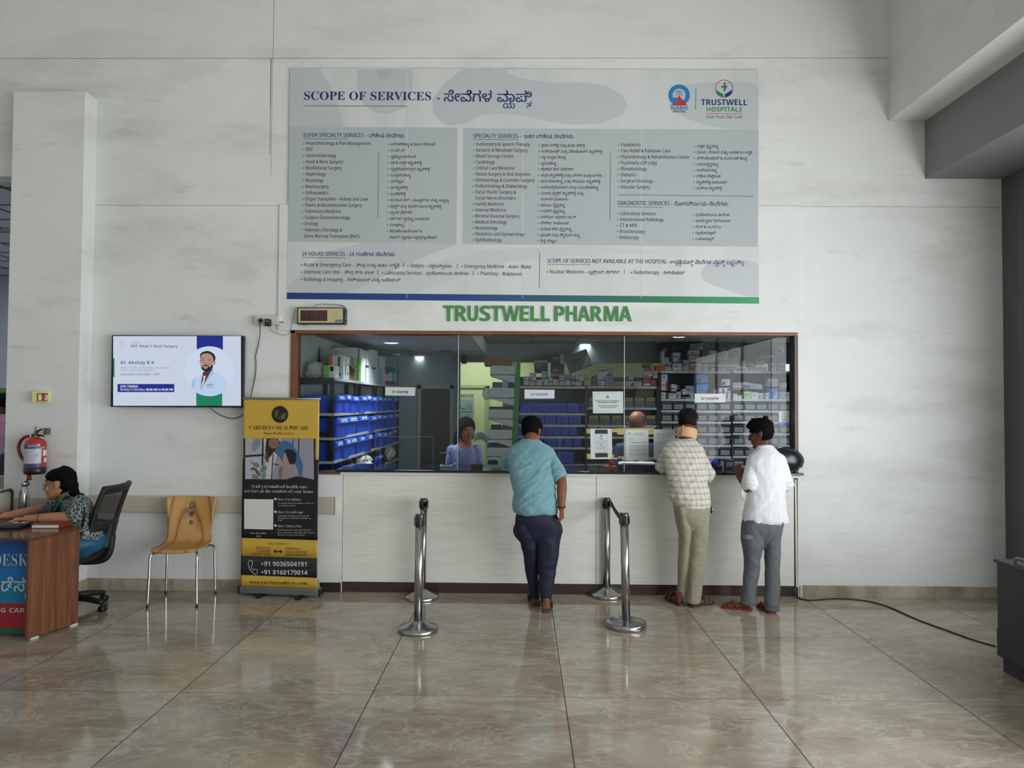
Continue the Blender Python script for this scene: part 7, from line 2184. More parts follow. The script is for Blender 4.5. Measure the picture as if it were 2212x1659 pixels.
P.line(b, [kk for kk in ((991, 871), (996, 882), (1004, 885))], 1.6, M_LBLK, .002); P.line(b, [(998, 884), (1006, 881)], 1.2, M_LBLK, .002)
for k in range(6): P.line(b, [(1008, 874 + 2.2 * k), (1020, 874 + 2.2 * k)], .7, M_TXT, .002)
for k in range(12): P.line(b, [(988, 895 + 3 * k), (1003 - (k % 3), 895 + 3 * k)], .7, M_TXT, .002); P.line(b, [(1006, 895 + 3 * k), (1020 - (k % 2), 895 + 3 * k)], .7, M_TXT, .002)
b.build('lettering', None, ps)
# ------------------------------------------------------------------ people: bodies and clothes as fused, smoothed surfaces
def skin_mat(name, c0, c1):
    m = mat(name, c0, .5, spec=.35)
    t = NT(m); t.base(t.ramp(t.noise(t.coords(), 22, 4), [(.3, c0), (.7, c1)]))
    m.node_tree.nodes['Principled BSDF'].inputs['Subsurface Weight'].default_value = .08
    m.node_tree.nodes['Principled BSDF'].inputs['Subsurface Radius'].default_value = (.012, .005, .003)
    return m


M_HAIR = noisy('black_hair', '#080707', '#121010', 70, .68, (1, 1, .3), bump=.8, spec=.06)
M_EYEW = mat('eye_white', '#b8b2ab', .25); M_IRIS = mat('eye_dark', '#17100c', .15)


def crm(rows, k):
    """Catmull-Rom between rows of numbers"""
    A = [np.array(r, float) for r in rows]; out = []
    for i in range(len(A) - 1):
        a, b, c, d = A[max(i - 1, 0)], A[i], A[i + 1], A[min(i + 2, len(A) - 1)]
        for j in range(k):
            t = j / k
            out.append(.5 * (2 * b + (c - a) * t + (2 * a - 5 * b + 4 * c - d) * t * t + (3 * b - a - 3 * c + d) * t ** 3))
    out.append(A[-1]); return out


def loft(mb, rows, n=28, k=4, pw=2.2, M=None, ux=None):
    """rows = (x, y, z, half width, half depth) of level rings, closed at both ends"""
    R_ = crm(rows, k); vs = []
    ux = Vector(ux).normalized() if ux else Vector((1, 0, 0)); uy = Vector((-ux.y, ux.x, 0))
    for x, y, z, hw, hd in R_:
        for j in range(n):
            a = 2 * PI * j / n; c, s = math.cos(a), math.sin(a)
            c = math.copysign(abs(c) ** (2 / pw), c); s = math.copysign(abs(s) ** (2 / pw), s)
            vs.append(Vector((x, y, z)) + ux * (max(hw, .002) * c) + uy * (max(hd, .002) * s))
    m = len(R_)
    fs = [(i * n + j, i * n + (j + 1) % n, (i + 1) * n + (j + 1) % n, (i + 1) * n + j) for i in range(m - 1) for j in range(n)] + [tuple(range(n - 1, -1, -1)), tuple(range((m - 1) * n, m * n))]
    return mb.add(vs, fs, None, True, M)


def sil(mb, rows, shrink=1., dsh=None, n=28, pw=2.2):
    """rings read from the outline in the photo: (row, left edge, right edge, depth of the ring's centre, half thickness)"""
    R_ = []
    for py, xl, xr, Y, hd in rows:
        p, q = W(xl, py, Y), W(xr, py, Y); c = (p + q) / 2
        R_.append((c.x, c.y, c.z, (q.x - p.x) / 2 * shrink, hd * (dsh or shrink)))
    return loft(mb, R_, n, 4, pw)


def limb(mb, pts, radii, k=5, n=16):
    P = smooth_path(pts, k); rr = [r[0] for r in crm([(r,) for r in radii], k)]
    mb.tube(P, [max(r, .003) for r in rr], None, n)
    mb.ball(P[0], rr[0], None, 14, 8); mb.ball(P[-1], rr[-1], None, 14, 8)
    return mb


def fuse(mb, name, m, parent, voxel=.005, it=3, fold=None, lam=.5):
    """union of closed shapes as one continuous surface"""
    me = mb.mesh(name); o = bpy.data.objects.new(name, me); C.objects.link(o)
    bm = bmesh.new(); bm.from_mesh(me); bmesh.ops.recalc_face_normals(bm, faces=bm.faces[:]); bm.to_mesh(me); bm.free()
    md = o.modifiers.new('fuse', 'REMESH'); md.mode = 'VOXEL'; md.voxel_size = voxel; md.use_smooth_shade = True
    dg = bpy.context.evaluated_depsgraph_get(); dg.update()
    me2 = bpy.data.meshes.new_from_object(o.evaluated_get(dg))
    o.modifiers.clear(); o.data = me2; me2.name = name
    n = len(me2.vertices); co = np.empty(n * 3); me2.vertices.foreach_get('co', co); co = co.reshape(-1, 3)
    ne = len(me2.edges); ed = np.empty(ne * 2, int); me2.edges.foreach_get('vertices', ed); ed = ed.reshape(-1, 2)
    deg = np.bincount(ed.ravel(), minlength=n)[:, None].clip(1)
    for _ in range(it):
        for l in (lam, -lam * 1.04):
            s = np.zeros_like(co); np.add.at(s, ed[:, 0], co[ed[:, 1]]); np.add.at(s, ed[:, 1], co[ed[:, 0]])
            co = co + l * (s / deg - co)
    if fold:
        me2.vertices.foreach_set('co', co.ravel()); me2.update()
        nr = np.empty(n * 3); me2.vertices.foreach_get('normal', nr); nr = nr.reshape(-1, 3)
        d = np.array([fold(Vector(p)) for p in co])
        co = co + nr * d[:, None]
    me2.vertices.foreach_set('co', co.ravel())
    me2.polygons.foreach_set('use_smooth', [True] * len(me2.polygons))
    me2.materials.clear(); me2.materials.append(m); me2.update()
    if parent: o.parent = parent; o.matrix_parent_inverse = parent.matrix_world.inverted() if False else Matrix.Translation(-Vector(parent.location))
    return o


def folds(amp, sc, rot=(0, 0, 0), seed=0., ridge=1.):
    M3 = (Matrix.Diagonal(Vector(sc)) @ Matrix.Rotation(rot[1], 3, 'Y') @ Matrix.Rotation(rot[0], 3, 'X') @ Matrix.Rotation(rot[2], 3, 'Z'))
    s = Vector((seed, seed * 1.7, -seed))
    def f(p):
        q = M3 @ p + s
        a = 1 - 2.2 * abs(pnoise(q)); b_ = pnoise(q * 2.3 + s)
        return amp * (ridge * max(a, -.4) * .6 + .35 * b_)
    return f


HEAD = [(-.118, .012, .078, .050), (-.110, .030, .089, .022), (-.095, .046, .092, -.004), (-.075, .058, .091, -.03), (-.05, .065, .089, -.06), (-.02, .070, .088, -.082), (.01, .073, .088, -.094), (.04, .0755, .090, -.098), (.07, .073, .083, -.092), (.095, .060, .061, -.072), (.112, .038, .032, -.045), (.121, .010, .0, -.015)]


def head_ring(z):
    for i in range(len(HEAD) - 1):
        if HEAD[i][0] <= z <= HEAD[i + 1][0]:
            t = (z - HEAD[i][0]) / (HEAD[i + 1][0] - HEAD[i][0]); a, b_ = HEAD[i], HEAD[i + 1]
            return [a[k] + (b_[k] - a[k]) * t for k in (1, 2, 3)]
    return HEAD[0][1:] if z < HEAD[0][0] else HEAD[-1][1:]


def head_shape(mb, M, fem=False, nose=1.):
    loft(mb, [(0, (f - bk) / 2 + bk, z, hw * (.96 if fem else 1), (f - bk) / 2) for z, hw, f, bk in HEAD], 30, 4, 2.25, M)
    mb.tube([(0, .080, .040), (0, .096, .012), (0, .108 + .002 * nose, -.012), (0, .110 + .004 * nose, -.022), (0, .092, -.032)], [.008, .0085, .0105, .0125, .008], None, 12, M=M)
    for s in (-1, 1):
        mb.ball((s * .011, .098, -.025), (.0085, .009, .007), None, 10, 6, M)
        mb.ball((s * .036, .072, -.022), (.025, .016, .026), None, 12, 8, M)          # cheeks
        mb.tube([(s * .010, .088, .037), (s * .030, .085, .041), (s * .050, .066, .036)], [.006, .0075, .005], None, 8, M=M)
        mb.ball((s * .077, -.012, .004), (.0085, .021, .032), None, 14, 10, M); mb.ball((s * .078, -.004, -.022), (.008, .012, .012), None, 10, 6, M)
    mb.ball((0, .092, -.050), (.024, .0095, .0055), None, 12, 6, M); mb.ball((0, .089, -.061), (.021, .0105, .0065), None, 12, 6, M); mb.ball((0, .082, -.098), (.022, .013, .014), None, 12, 8, M)


def face_bits(M, parent, brow=M_HAIR, lips='#7a4a42', closed=False):
    o = Matrix.Translation(-Vector(parent.location)) @ M
    for s in (-1, 1):
        b = MB(); b.ball((s * .031, .0775, .020), (.0135, .0115, .0075 if not closed else .004), M_EYEW, 14, 8, o); b.ball((s * .031, .0872, .0185), (.0056, .0036, .0056 if not closed else .003), M_IRIS, 12, 6, o); b.build('eye', None, parent)
        b = MB(); b.tube([(s * .014, .0915, .041), (s * .032, .0895, .0465), (s * .052, .071, .041)], [.0032, .0038, .002], brow, 8, M=o); b.build('eyebrow', None, parent)
    b = MB(); ml = mat('lips_' + lips[1:], lips, .4); b.ball((0, .0985, -.0505), (.021, .005, .0042), ml, 12, 6, o); b.ball((0, .0975, -.0600), (.018, .006, .0052), ml, 12, 6, o); b.build('lips', None, parent)


def hair_shell(mb, M, line, thick, n=56, k=44, seed=0., zlo=-.10):
    """line(a) = hairline height at angle a (0 = face); thick(a, z) = how far the hair stands off"""
    vs = []
    for i in range(k + 1):
        z0 = zlo + (.1205 - zlo) * i / k
        hw, f, bk = head_ring(z0)
        for j in range(n):
            a = 2 * PI * j / n
            c, s = math.sin(a), math.cos(a)
            cp, sp_ = math.copysign(abs(c) ** .89, c), math.copysign(abs(s) ** .89, s)
            p = Vector((hw * cp, (f + bk) / 2 + (f - bk) / 2 * sp_, z0))
            nrm = Vector((cp * .9, sp_ * .9, max(0, (z0 - .03) / .09) * 1.2)).normalized()
            aa = abs((a + PI) % (2 * PI) - PI)
            e = (z0 - line(aa)) / .012
            w = max(0., min(1., e * .5 + .5))
            t = thick(aa, z0) * w - .012 * (1 - w)
            t += .004 * w * pnoise(Vector((c * 3 + seed, s * 3, z0 * 30)))
            vs.append(p + nrm * t)
    fs = [(i * n + j, i * n + (j + 1) % n, (i + 1) * n + (j + 1) % n, (i + 1) * n + j) for i in range(k) for j in range(n)] + [tuple(range(n - 1, -1, -1)), tuple(range(k * n, (k + 1) * n))]
    return mb.add(vs, fs, None, True, M)


def head_frame(c, fwd, up=(0, 0, 1), s=1.):
    f = Vector(fwd).normalized(); u = Vector(up); u = (u - f * u.dot(f)).normalized(); r = f.cross(u); c = Vector(c)
    return Matrix(((r.x * s, f.x * s, u.x * s, c.x), (r.y * s, f.y * s, u.y * s, c.y), (r.z * s, f.z * s, u.z * s, c.z), (0, 0, 0, 1)))


def hand(mb, wrist, d, nrm, side, curl=(.3, .35, .3), s=1., spread=.10, thumb=.55):
    """palm, four fingers of their own length and a thumb; d = finger direction, nrm = out of the palm, side = +1/-1 thumb side along d x nrm"""
    d = Vector(d).normalized(); nn = Vector(nrm); nn = (nn - d * nn.dot(d)).normalized(); t = d.cross(nn) * side; w0 = Vector(wrist)
    P = lambda a, b_, c: w0 + (d * a + t * b_ + nn * c) * s
    mb.tube([P(-.02, 0, 0), P(.005, .0, 0), P(.035, .002, 0), (P(.07, .002, 0)), P(.088, 0, 0)], [.026 * s, .028 * s, .036 * s, .040 * s, .036 * s], None, 14, flat=.40, up=t)
    for i, (ln, off) in enumerate(((.072, .030), (.080, .0105), (.074, -.0100), (.058, -.0295))):
        p = P(.084 - .004 * abs(i - 1.2), off, 0); dirv = (d + t * (off * spread * 26)).normalized(); pts = [p - dirv * .012 * s, p]; a = 0
        for j, fr in enumerate((.45, .30, .25)):
            a += curl[j]; q = dirv * math.cos(a) + nn * math.sin(a); p = p + q * (ln * fr * s); pts.append(p)
        mb.tube(pts, [.0092 * s, .0090 * s, .0084 * s, .0078 * s, .0062 * s], None, 10); mb.ball(pts[-1], .0064 * s, None, 8, 6)
    p = P(.022, .026, .004); pts = [P(.008, .012, .002), p]
    for ln, a in ((.036, thumb), (.028, thumb * .55)):
        q = d * math.cos(a) + t * math.sin(a) * .9 + nn * .35; p = p + q.normalized() * ln * s; pts.append(p)
    mb.tube(pts, [.014 * s, .0135 * s, .0105 * s, .0080 * s], None, 10); mb.ball(pts[-1], .0082 * s, None, 8, 6)


def foot(mb, heel, d, L=.245, w=.045, h=.06):
    d = Vector(d); d.z = 0; d.normalize(); H = Vector(heel); s = Vector((-d.y, d.x, 0))
    mb.tube([H + d * .015 + Vector((0, 0, .03)), H + d * .06 + Vector((0, 0, .034)), H + d * .13 + Vector((0, 0, .030)), H + d * (L - .05) + Vector((0, 0, .022)), H + d * (L - .008) + Vector((0, 0, .016))], [.028, .034, .037, .040, .022], None, 14, flat=.72, up=s)
    mb.tube([H + d * .045 + Vector((0, 0, .03)), H + d * .05 + Vector((0, 0, .11))], [.032, .034], None, 14)
    for i in range(5):
        o = H + d * (L - .015 - .010 * i * (i > 0)) + s * (.026 - .013 * i) + Vector((0, 0, .013)); mb.ball(o, (.011, .011, .010), None, 8, 6)


def sole(parent, heel, d, L, w, m, t=.018, m2=None, strap=None, kind='slipper'):
    """a flat sandal under the foot with its straps"""
    d = Vector(d); d.z = 0; d.normalize(); s = Vector((-d.y, d.x, 0)); H = Vector(heel) - d * .012; o = Vector(parent.location)
    P = lambda a, b_, z: H + d * a + s * b_ + Vector((0, 0, z)) - o
    out = [(0, -.5), (.02, -.75), (.10, -.82), (.35, -.80), (.62, -.95), (.82, -1.), (.94, -.8), (1., -.25), (1., .25), (.94, .75), (.82, .92), (.62, .90), (.35, .74), (.10, .82), (.02, .75), (0, .5)]
    pts = [(a * L, b_ * w) for a, b_ in out]; n = len(pts)
    b = MB(); vs = [P(a, c, z) for z in (.0005, t) for a, c in pts]
    b.add(vs, [tuple(range(n - 1, -1, -1)), tuple(range(n, 2 * n))] + [(i, (i + 1) % n, (i + 1) % n + n, i + n) for i in range(n)], m); b.build('sandal_sole', None, parent)
    b = MB()
    if kind == 'thong':
        for e in (-1, 1): b.tube(smooth_path([P(L * .80, 0, .022), P(L * .70, e * w * .5, .052), P(L * .56, e * w * .86, .045), P(L * .45, e * w * .92, t * .7)], 5), .0075, m2 or m, 8, flat=.6)
    elif kind == 'band':
        for a0 in (.56, .72): b.tube(smooth_path([P(L * a0, -w * 1.0, t * .6), P(L * (a0 + .01), -w * .85, .050), P(L * (a0 + .02), 0, .074 - .02 * (a0 > .6)), P(L * (a0 + .01), w * .85, .050), P(L * a0, w * 1.0, t * .6)], 5), .016, m2 or m, 8, flat=.35)
    elif kind == 'clog':
        b.sheet(lambda u, v: P(L * (.42 + .56 * v), w * (1.02 - .25 * max(0, v - .6)) * math.cos(PI * u), t * .6 + (.078 - .045 * v) * math.sin(PI * u) ** .7), 17, 12, .006, m2 or m)
        b.tube(smooth_path([P(L * .44, -w, .05), P(L * .36, -w * .5, .075), P(L * .40, w * .2, .085), P(L * .45, w * .9, .06)], 4), .006, m, 7)
    b.build('strap' if kind != 'clog' else 'upper', None, parent)


def anchored(name, label, px, py, Y):
    q = W(px, py, Y); return thing('person', label, 'person', (q.x, Y, 0))


M_SKA = skin_mat('brown_skin', '#7a4a35', '#86533c'); M_SKB = skin_mat('dark_brown_skin', '#5a3427', '#653b2b'); M_SKC = skin_mat('light_brown_skin', '#a06f54', '#ac7a5e'); M_SKD = skin_mat('warm_brown_skin', '#7d4c38', '#8a5640')

# ---------------------------------------------------------------- the man in blue, leaning on the worktop
p = anchored('person', 'person in a pale blue t-shirt and navy trousers leaning on the worktop', 1165, 1315, 5.95)
M_TEE = mat('blue_tee', '#6fa7b4', .75, sheen=.2)
t_ = NT(M_TEE); zc = t_.coords((1, 1, 1)); wv = t_.n('ShaderNodeTexWave', wave_type='BANDS', bands_direction='Z'); wv.inputs['Scale'].default_value = 14; wv.inputs['Distortion'].default_value = .6; t_.l(zc, wv.inputs['Vector']); t_.base(t_.ramp(wv.outputs['Fac'], [(.3, '#6b959f'), (.7, '#709aa4')]))
M_NAVYT = noisy('navy_jersey', '#10142c', '#161b38', 9, .7)
TOR1 = [(1107, 1112, 1203, 5.95, .14), (1098, 1108, 1203, 5.95, .15), (1075, 1110, 1201, 5.97, .148), (1050, 1108, 1198, 6.0, .143), (1025, 1103, 1197, 6.05, .138), (1000, 1098, 1199, 6.11, .13), (980, 1095, 1201, 6.16, .122), (966, 1104, 1190, 6.20, .105), (956, 1118, 1172, 6.23, .085), (948, 1128, 1162, 6.26, .066)]
shL, shR = W(1112, 985, 6.18), W(1184, 989, 6.15)
elL, elR = W(1087, 1006, 6.30), W(1213, 1040, 5.98)
elL.z = TOPZ + .052
wrL = Vector((elL.x + .17, 6.42, TOPZ + .040)); wrR = W(1213, 1098, 5.86)
hf1 = Vector((.30, .82, -.48)); hc1 = W(1148, 932, 6.33); M1 = head_frame(hc1, hf1, (0.03, .3, 1), 1.0)
b = MB()
sil(b, TOR1, .90); limb(b, [W(1147, 955, 6.24), W(1148, 944, 6.28), hc1 - Vector((0, 0, .02))], [.062, .058, .058])
limb(b, [shL, (shL + elL) / 2 + Vector((-.01, 0, 0)), elL, elL.lerp(wrL, .5), wrL], [.052, .050, .043, .040, .027]); hand(b, wrL, (.75, .65, -.1), (0, 0, -1), -1, (.25, .3, .25))
limb(b, [shR, (shR + elR) / 2 + Vector((.014, 0, 0)), elR, elR.lerp(wrR, .4), wrR], [.052, .052, .042, .042, .027]); hand(b, wrR, (.02, .05, -1), (-.9, .35, 0), 1, (.75, .8, .6), 1., .06)
LEGL = [(1290, 1148, 1165, 6.06, .040), (1262, 1142, 1164, 6.05, .048), (1240, 1137, 1164, 6.04, .055), (1200, 1130, 1162, 6.0, .066), (1171, 1125, 1160, 5.97, .074), (1150, 1113, 1159, 5.95, .086), (1125, 1113, 1158, 5.95, .10), (1100, 1117, 1158, 5.95, .11)]
LEGR = [(1304, 1168, 1189, 5.93, .042), (1270, 1166, 1195, 5.93, .05), (1240, 1164, 1199, 5.94, .058), (1195, 1161, 1206, 5.94, .070), (1165, 1159, 1211, 5.95, .082), (1145, 1158, 1212, 5.95, .090), (1122, 1157, 1205, 5.95, .10), (1100, 1157, 1199, 5.95, .11)]
sil(b, LEGL, .82); sil(b, LEGR, .82)
hL, hR = FL(1158, 1309), FL(1179, 1324)
foot(b, hL, (-.12, 1, 0)); foot(b, hR, (.10, 1, 0))
for a, c in ((hL, LEGL[0]), (hR, LEGR[0])): limb(b, [a + Vector((0, .05, .05)), W((c[1] + c[2]) / 2, c[0] - 12, c[3])], [.034, .038])
head_shape(b, M1)
fuse(b, 'body', M_SKA, p, .0045, 3); face_bits(M1, p)
b = MB(); hair_shell(b, M1, lambda a: .065 if a < .9 else (.03 if a < 1.25 else (.005 if a < 1.9 else -.055)), lambda a, z: .014 + .006 * (z > .05) - .006 * max(0, (-z) / .08)); fuse(b, 'hair', M_HAIR, p, .005, 2)
b = MB(); sil(b, TOR1, 1.0)
for s_, q in ((shL, elL), (shR, elR)): limb(b, [s_, s_ + (q - s_) * .35, s_ + (q - s_) * .72], [.068, .070, .073])
f1 = folds(.015, (5, 5, 15), (0, R(38), 0), 2.0); f1b = folds(.007, (7, 7, 22), (0, R(-30), 0), 7.); fuse(b, 't_shirt', M_TEE, p, .006, 4, lambda v: f1(v) * min(1, max(.25, (1.42 - v.z) / .3)) + f1b(v) * .6)
b = MB(); sil(b, LEGL, 1.); sil(b, LEGR, 1.); sil(b, [(1172, 1150, 1168, 5.95, .03), (1155, 1132, 1190, 5.95, .08), (1130, 1117, 1205, 5.95, .122), (1100, 1116, 1200, 5.95, .13), (1088, 1117, 1197, 5.95, .125)], 1.)
limb(b, [W(1122, 1125, 5.95), W(1116, 1146, 5.95), W(1128, 1168, 5.95)], [.022, .030, .02]); limb(b, [W(1202, 1118, 5.93), W(1208, 1142, 5.93), W(1201, 1168, 5.93)], [.016, .026, .02])
f2 = folds(.012, (6, 6, 9), (0, R(32), 0), 4.); fuse(b, 'trousers', M_NAVYT, p, .0065, 3, f2)
b = MB(); b.tube([q_ - Vector(p.location) for q_ in circle3(W(1149, 951, 6.255), .066, .06)] if False else [W(1149 + 18 * math.cos(a_), 950 + 2.5 * math.cos(a_ * 1) , 6.255 - .06 * math.sin(a_)) - Vector(p.location) for a_ in [i * PI / 10 for i in range(21)]], .007, M_NAVYT, 8); b.build('collar', None, p)
b = MB(); b.lathe([(.030, -.005), (.034, -.005), (.034, .005), (.030, .005), (.030, -.005)], mat('maroon_thread', '#3a1214', .6), 18, Matrix.Translation(wrR + Vector((0, 0, .012)) - Vector(p.location))); b.build('bracelet', None, p)
M_CLOG = mat('olive_clog', '#4a4536', .6)
for h_, d_ in ((hL, (-.12, 1, 0)), (hR, (.10, 1, 0))): sole(p, h_, d_, .275, .047, M_CLOG, .026, mat('dark_upper', '#26241f', .6), None, 'clog')

# ---------------------------------------------------------------- the man in the checked shirt and neck brace
p = anchored('person', 'person in a checked shirt, beige trousers and tan neck brace at the counter', 1490, 1305, 6.1)
M_CHK = mat('checked_cotton', '#c9c4b5', .75)
t_ = NT(M_CHK); tc = t_.n('ShaderNodeTexCoord'); sp_ = t_.n('ShaderNodeSeparateXYZ'); t_.l(tc.outputs['Object'], sp_.inputs[0])
def band(sock, sc, off):
    q = t_.n('ShaderNodeMath', operation='MULTIPLY_ADD'); q.inputs[1].default_value = sc; q.inputs[2].default_value = off; t_.l(sock, q.inputs[0])
    r_ = t_.n('ShaderNodeMath', operation='FRACT'); t_.l(q.outputs[0], r_.inputs[0])
    return t_.ramp(r_.outputs[0], [(0., 0.), (.08, .75), (.38, .75), (.46, 0.), (.60, 0.), (.64, .35), (.70, .35), (.74, 0.)])
q1 = t_.n('ShaderNodeMath', operation='MULTIPLY_ADD'); q1.inputs[1].default_value = .55; t_.l(sp_.outputs[1], q1.inputs[0]); t_.l(sp_.outputs[0], q1.inputs[2])
ca = t_.mix(band(q1.outputs[0], 22, .3), srgb('#cdc9bd'), srgb('#8f8878')); t_.base(t_.mix(band(sp_.outputs[2], 21, .1), ca, srgb('#8b8474'), 'MIX') if False else t_.mix(.55, ca, t_.mix(band(sp_.outputs[2], 21, .1), srgb('#d4d1c6'), srgb('#8d8779')), 'MIX'))
M_BEIGE = noisy('beige_trousers', '#8d8874', '#98937f', 30, .75)
TOR2 = [(1096, 1462, 1532, 6.08, .115), (1090, 1456, 1533, 6.08, .122), (1072, 1446, 1532, 6.09, .128), (1050, 1446, 1528, 6.11, .124), (1025, 1440, 1524, 6.15, .118), (1000, 1436, 1521, 6.19, .112), (980, 1431, 1522, 6.23, .106), (966, 1436, 1519, 6.26, .095), (956, 1448, 1508, 6.28, .08), (948, 1462, 1500, 6.30, .06)]
shL, shR = W(1446, 983, 6.25), W(1508, 986, 6.23)
elL, elR = W(1431, 1009, 6.30), W(1530, 1032, 6.16)
elL.z = TOPZ + .046; wrL = Vector((elL.x + .06, 6.42, TOPZ + .035)); wrR = Vector((elR.x - .05, 6.37, TOPZ + .036))
hc2 = W(1486, 913, 6.36); M2 = head_frame(hc2, (.34, .80, -.42), (.10, .3, 1), .98)
b = MB(); sil(b, TOR2, .88); limb(b, [W(1482, 955, 6.29), W(1484, 940, 6.32), hc2 - Vector((0, 0, .02))], [.055, .055, .055])
limb(b, [shL, (shL + elL) / 2 + Vector((-.01, 0, 0)), elL, elL.lerp(wrL, .5), wrL], [.05, .044, .039, .036, .026]); hand(b, wrL, (.3, .9, -.05), (0, 0, -1), -1, (.3, .3, .3))
limb(b, [shR, (shR + elR) / 2 + Vector((.012, -.01, 0)), elR, elR.lerp(wrR, .5), wrR], [.05, .045, .039, .037, .026]); hand(b, wrR, (-.25, .9, -.05), (0, 0, -1), 1, (.3, .3, .3))
LEGL = [(1290, 1464, 1482, 6.17, .046), (1260, 1464, 1485, 6.16, .052), (1230, 1465, 1487, 6.14, .056), (1196, 1466, 1489, 6.12, .062), (1165, 1467, 1490, 6.10, .072), (1140, 1464, 1491, 6.08, .085), (1115, 1458, 1491, 6.08, .10), (1095, 1455, 1491, 6.08, .108)]
LEGR = [(1302, 1482, 1512, 6.10, .052), (1270, 1485, 1516, 6.10, .056), (1240, 1487, 1520, 6.10, .06), (1200, 1488, 1525, 6.10, .067), (1165, 1489, 1529, 6.09, .076), (1135, 1489, 1531, 6.08, .09), (1110, 1489, 1532, 6.08, .103), (1093, 1489, 1532, 6.08, .108)]
sil(b, LEGL, .8); sil(b, LEGR, .8)
hL, hR = FL(1473, 1309), FL(1492, 1311); dL, dR = (-.30, .9, 0), (.82, .48, 0)
foot(b, hL, dL, .24); foot(b, hR, dR, .24)
for a, c, d_ in ((hL, LEGL[0], dL), (hR, LEGR[0], dR)): limb(b, [a + Vector(d_) * .05 + Vector((0, 0, .05)), W((c[1] + c[2]) / 2, c[0] - 12, c[3])], [.033, .036])
head_shape(b, M2); fuse(b, 'body', M_SKB, p, .0045, 3); face_bits(M2, p)
b = MB(); hair_shell(b, M2, lambda a: .07 if a < .9 else (.035 if a < 1.25 else (.01 if a < 1.9 else -.045)), lambda a, z: .012 + .004 * (z > .05), seed=4.); fuse(b, 'hair', noisy('greying_hair', '#0c0b0b', '#221f1e', 70, .65, (1, 1, .3), bump=.8, spec=.08), p, .005, 2)
b = MB(); sil(b, TOR2, 1.)
for s_, q in ((shL, elL), (shR, elR)): limb(b, [s_, s_ + (q - s_) * .4, s_ + (q - s_) * .86], [.060, .064, .070])
f1 = folds(.009, (6, 6, 15), (0, R(35), 0), 12.); f1b = folds(.007, (10, 10, 20), (0, R(-25), 0), 3.); fuse(b, 'checked_shirt', M_CHK, p, .006, 4, lambda v: f1(v) + f1b(v) * (1.0 if v.z < 1.0 else .5))
b = MB(); sil(b, LEGL, 1.); sil(b, LEGR, 1.); sil(b, [(1152, 1482, 1500, 6.08, .03), (1138, 1472, 1520, 6.08, .075), (1115, 1458, 1532, 6.08, .115), (1090, 1455, 1532, 6.08, .118), (1082, 1457, 1530, 6.08, .112)], 1.)
f2 = folds(.007, (9, 9, 5), (0, R(12), 0), 9.); fuse(b, 'trousers', M_BEIGE, p, .0065, 3, f2)
b = MB(); c_ = W(1484, 937, 6.325) - Vector(p.location); Mb = Matrix.Translation(c_) @ Matrix.Rotation(R(10), 4, 'Y') @ Matrix.Rotation(R(-16), 4, 'X')
M_BRACE = mat('tan_foam', '#d3a57d', .75); b.lathe([(.062, -.046), (.078, -.048), (.086, -.03), (.087, .028), (.080, .044), (.062, .042), (.062, -.046)], M_BRACE, 32, Mb); b.build('neck_brace', None, p)
b = MB(); b.box(-.068, -.052, -.088, -.060, -.045, .045, mat('tan_strap', '#b08058', .7), Mb, bev=.003); b.build('brace_strap', None, p)
b = MB(); wq = W(1534, 1093, 6.06) - Vector(p.location); b.tube([wq, wq + Vector((.012, 0, -.03)), wq + Vector((.010, 0, -.06))], .007, M_BLK, 8); b.ball(wq + Vector((.02, 0, -.03)), .012, M_CHR, 8, 6); b.build('key_fob', None, p)
M_SND = mat('brown_sandal', '#3c2f28', .6)
for h_, d_ in ((hL, dL), (hR, dR)): sole(p, h_, d_, .265, .046, M_SND, .02, mat('sandal_strap', '#4d3d33', .6), None, 'band')

# ---------------------------------------------------------------- the boy in white
p = anchored('person', 'person in a white shirt, grey cargo trousers and red flip-flops at the counter', 1640, 1315, 5.98)
M_WHT = mat('white_cotton', '#dfe2e6', .7); M_GRY = noisy('grey_cargo', '#5d6166', '#676b70', 26, .75)
TOR3 = [(1130, 1606, 1700, 5.98, .105), (1122, 1605, 1701, 5.98, .118), (1100, 1609, 1697, 5.98, .120), (1076, 1613, 1694, 5.99, .112), (1050, 1615, 1696, 6.01, .110), (1025, 1614, 1698, 6.03, .108), (1000, 1613, 1699, 6.05, .104), (986, 1618, 1693, 6.06, .095), (975, 1629, 1680, 6.07, .078), (965, 1637, 1670, 6.08, .058)]
shL, shR = W(1627, 999, 6.06), W(1685, 1002, 6.04)
elL, elR = W(1619, 1056, 5.96), W(1698, 1054, 6.02)
wrL = W(1597, 1030, 6.12); wrR = Vector((W(1690, 1040, 6.2).x, 6.22, TOPZ + .01))
hc3 = W(1645, 938, 6.10); M3 = head_frame(hc3, (-.80, .50, -.22), (-.06, .1, 1), .97)
b = MB(); sil(b, TOR3, .88); limb(b, [W(1653, 972, 6.08), W(1651, 962, 6.09), hc3 - Vector((-.02, 0, .02))], [.05, .048, .05])
limb(b, [shL, (shL + elL) / 2 + Vector((-.012, 0, 0)), elL, elL.lerp(wrL, .5), wrL], [.045, .040, .036, .034, .024]); hand(b, wrL, (-.1, .35, 1), (.5, .8, -.1), -1, (.5, .6, .4), .92)
limb(b, [shR, (shR + elR) / 2 + Vector((.012, 0, 0)), elR, elR.lerp(wrR, .5), wrR], [.045, .040, .036, .034, .024]); hand(b, wrR, (-.2, 1, .05), (0, 0, -1), 1, (.3, .3, .3), .92)
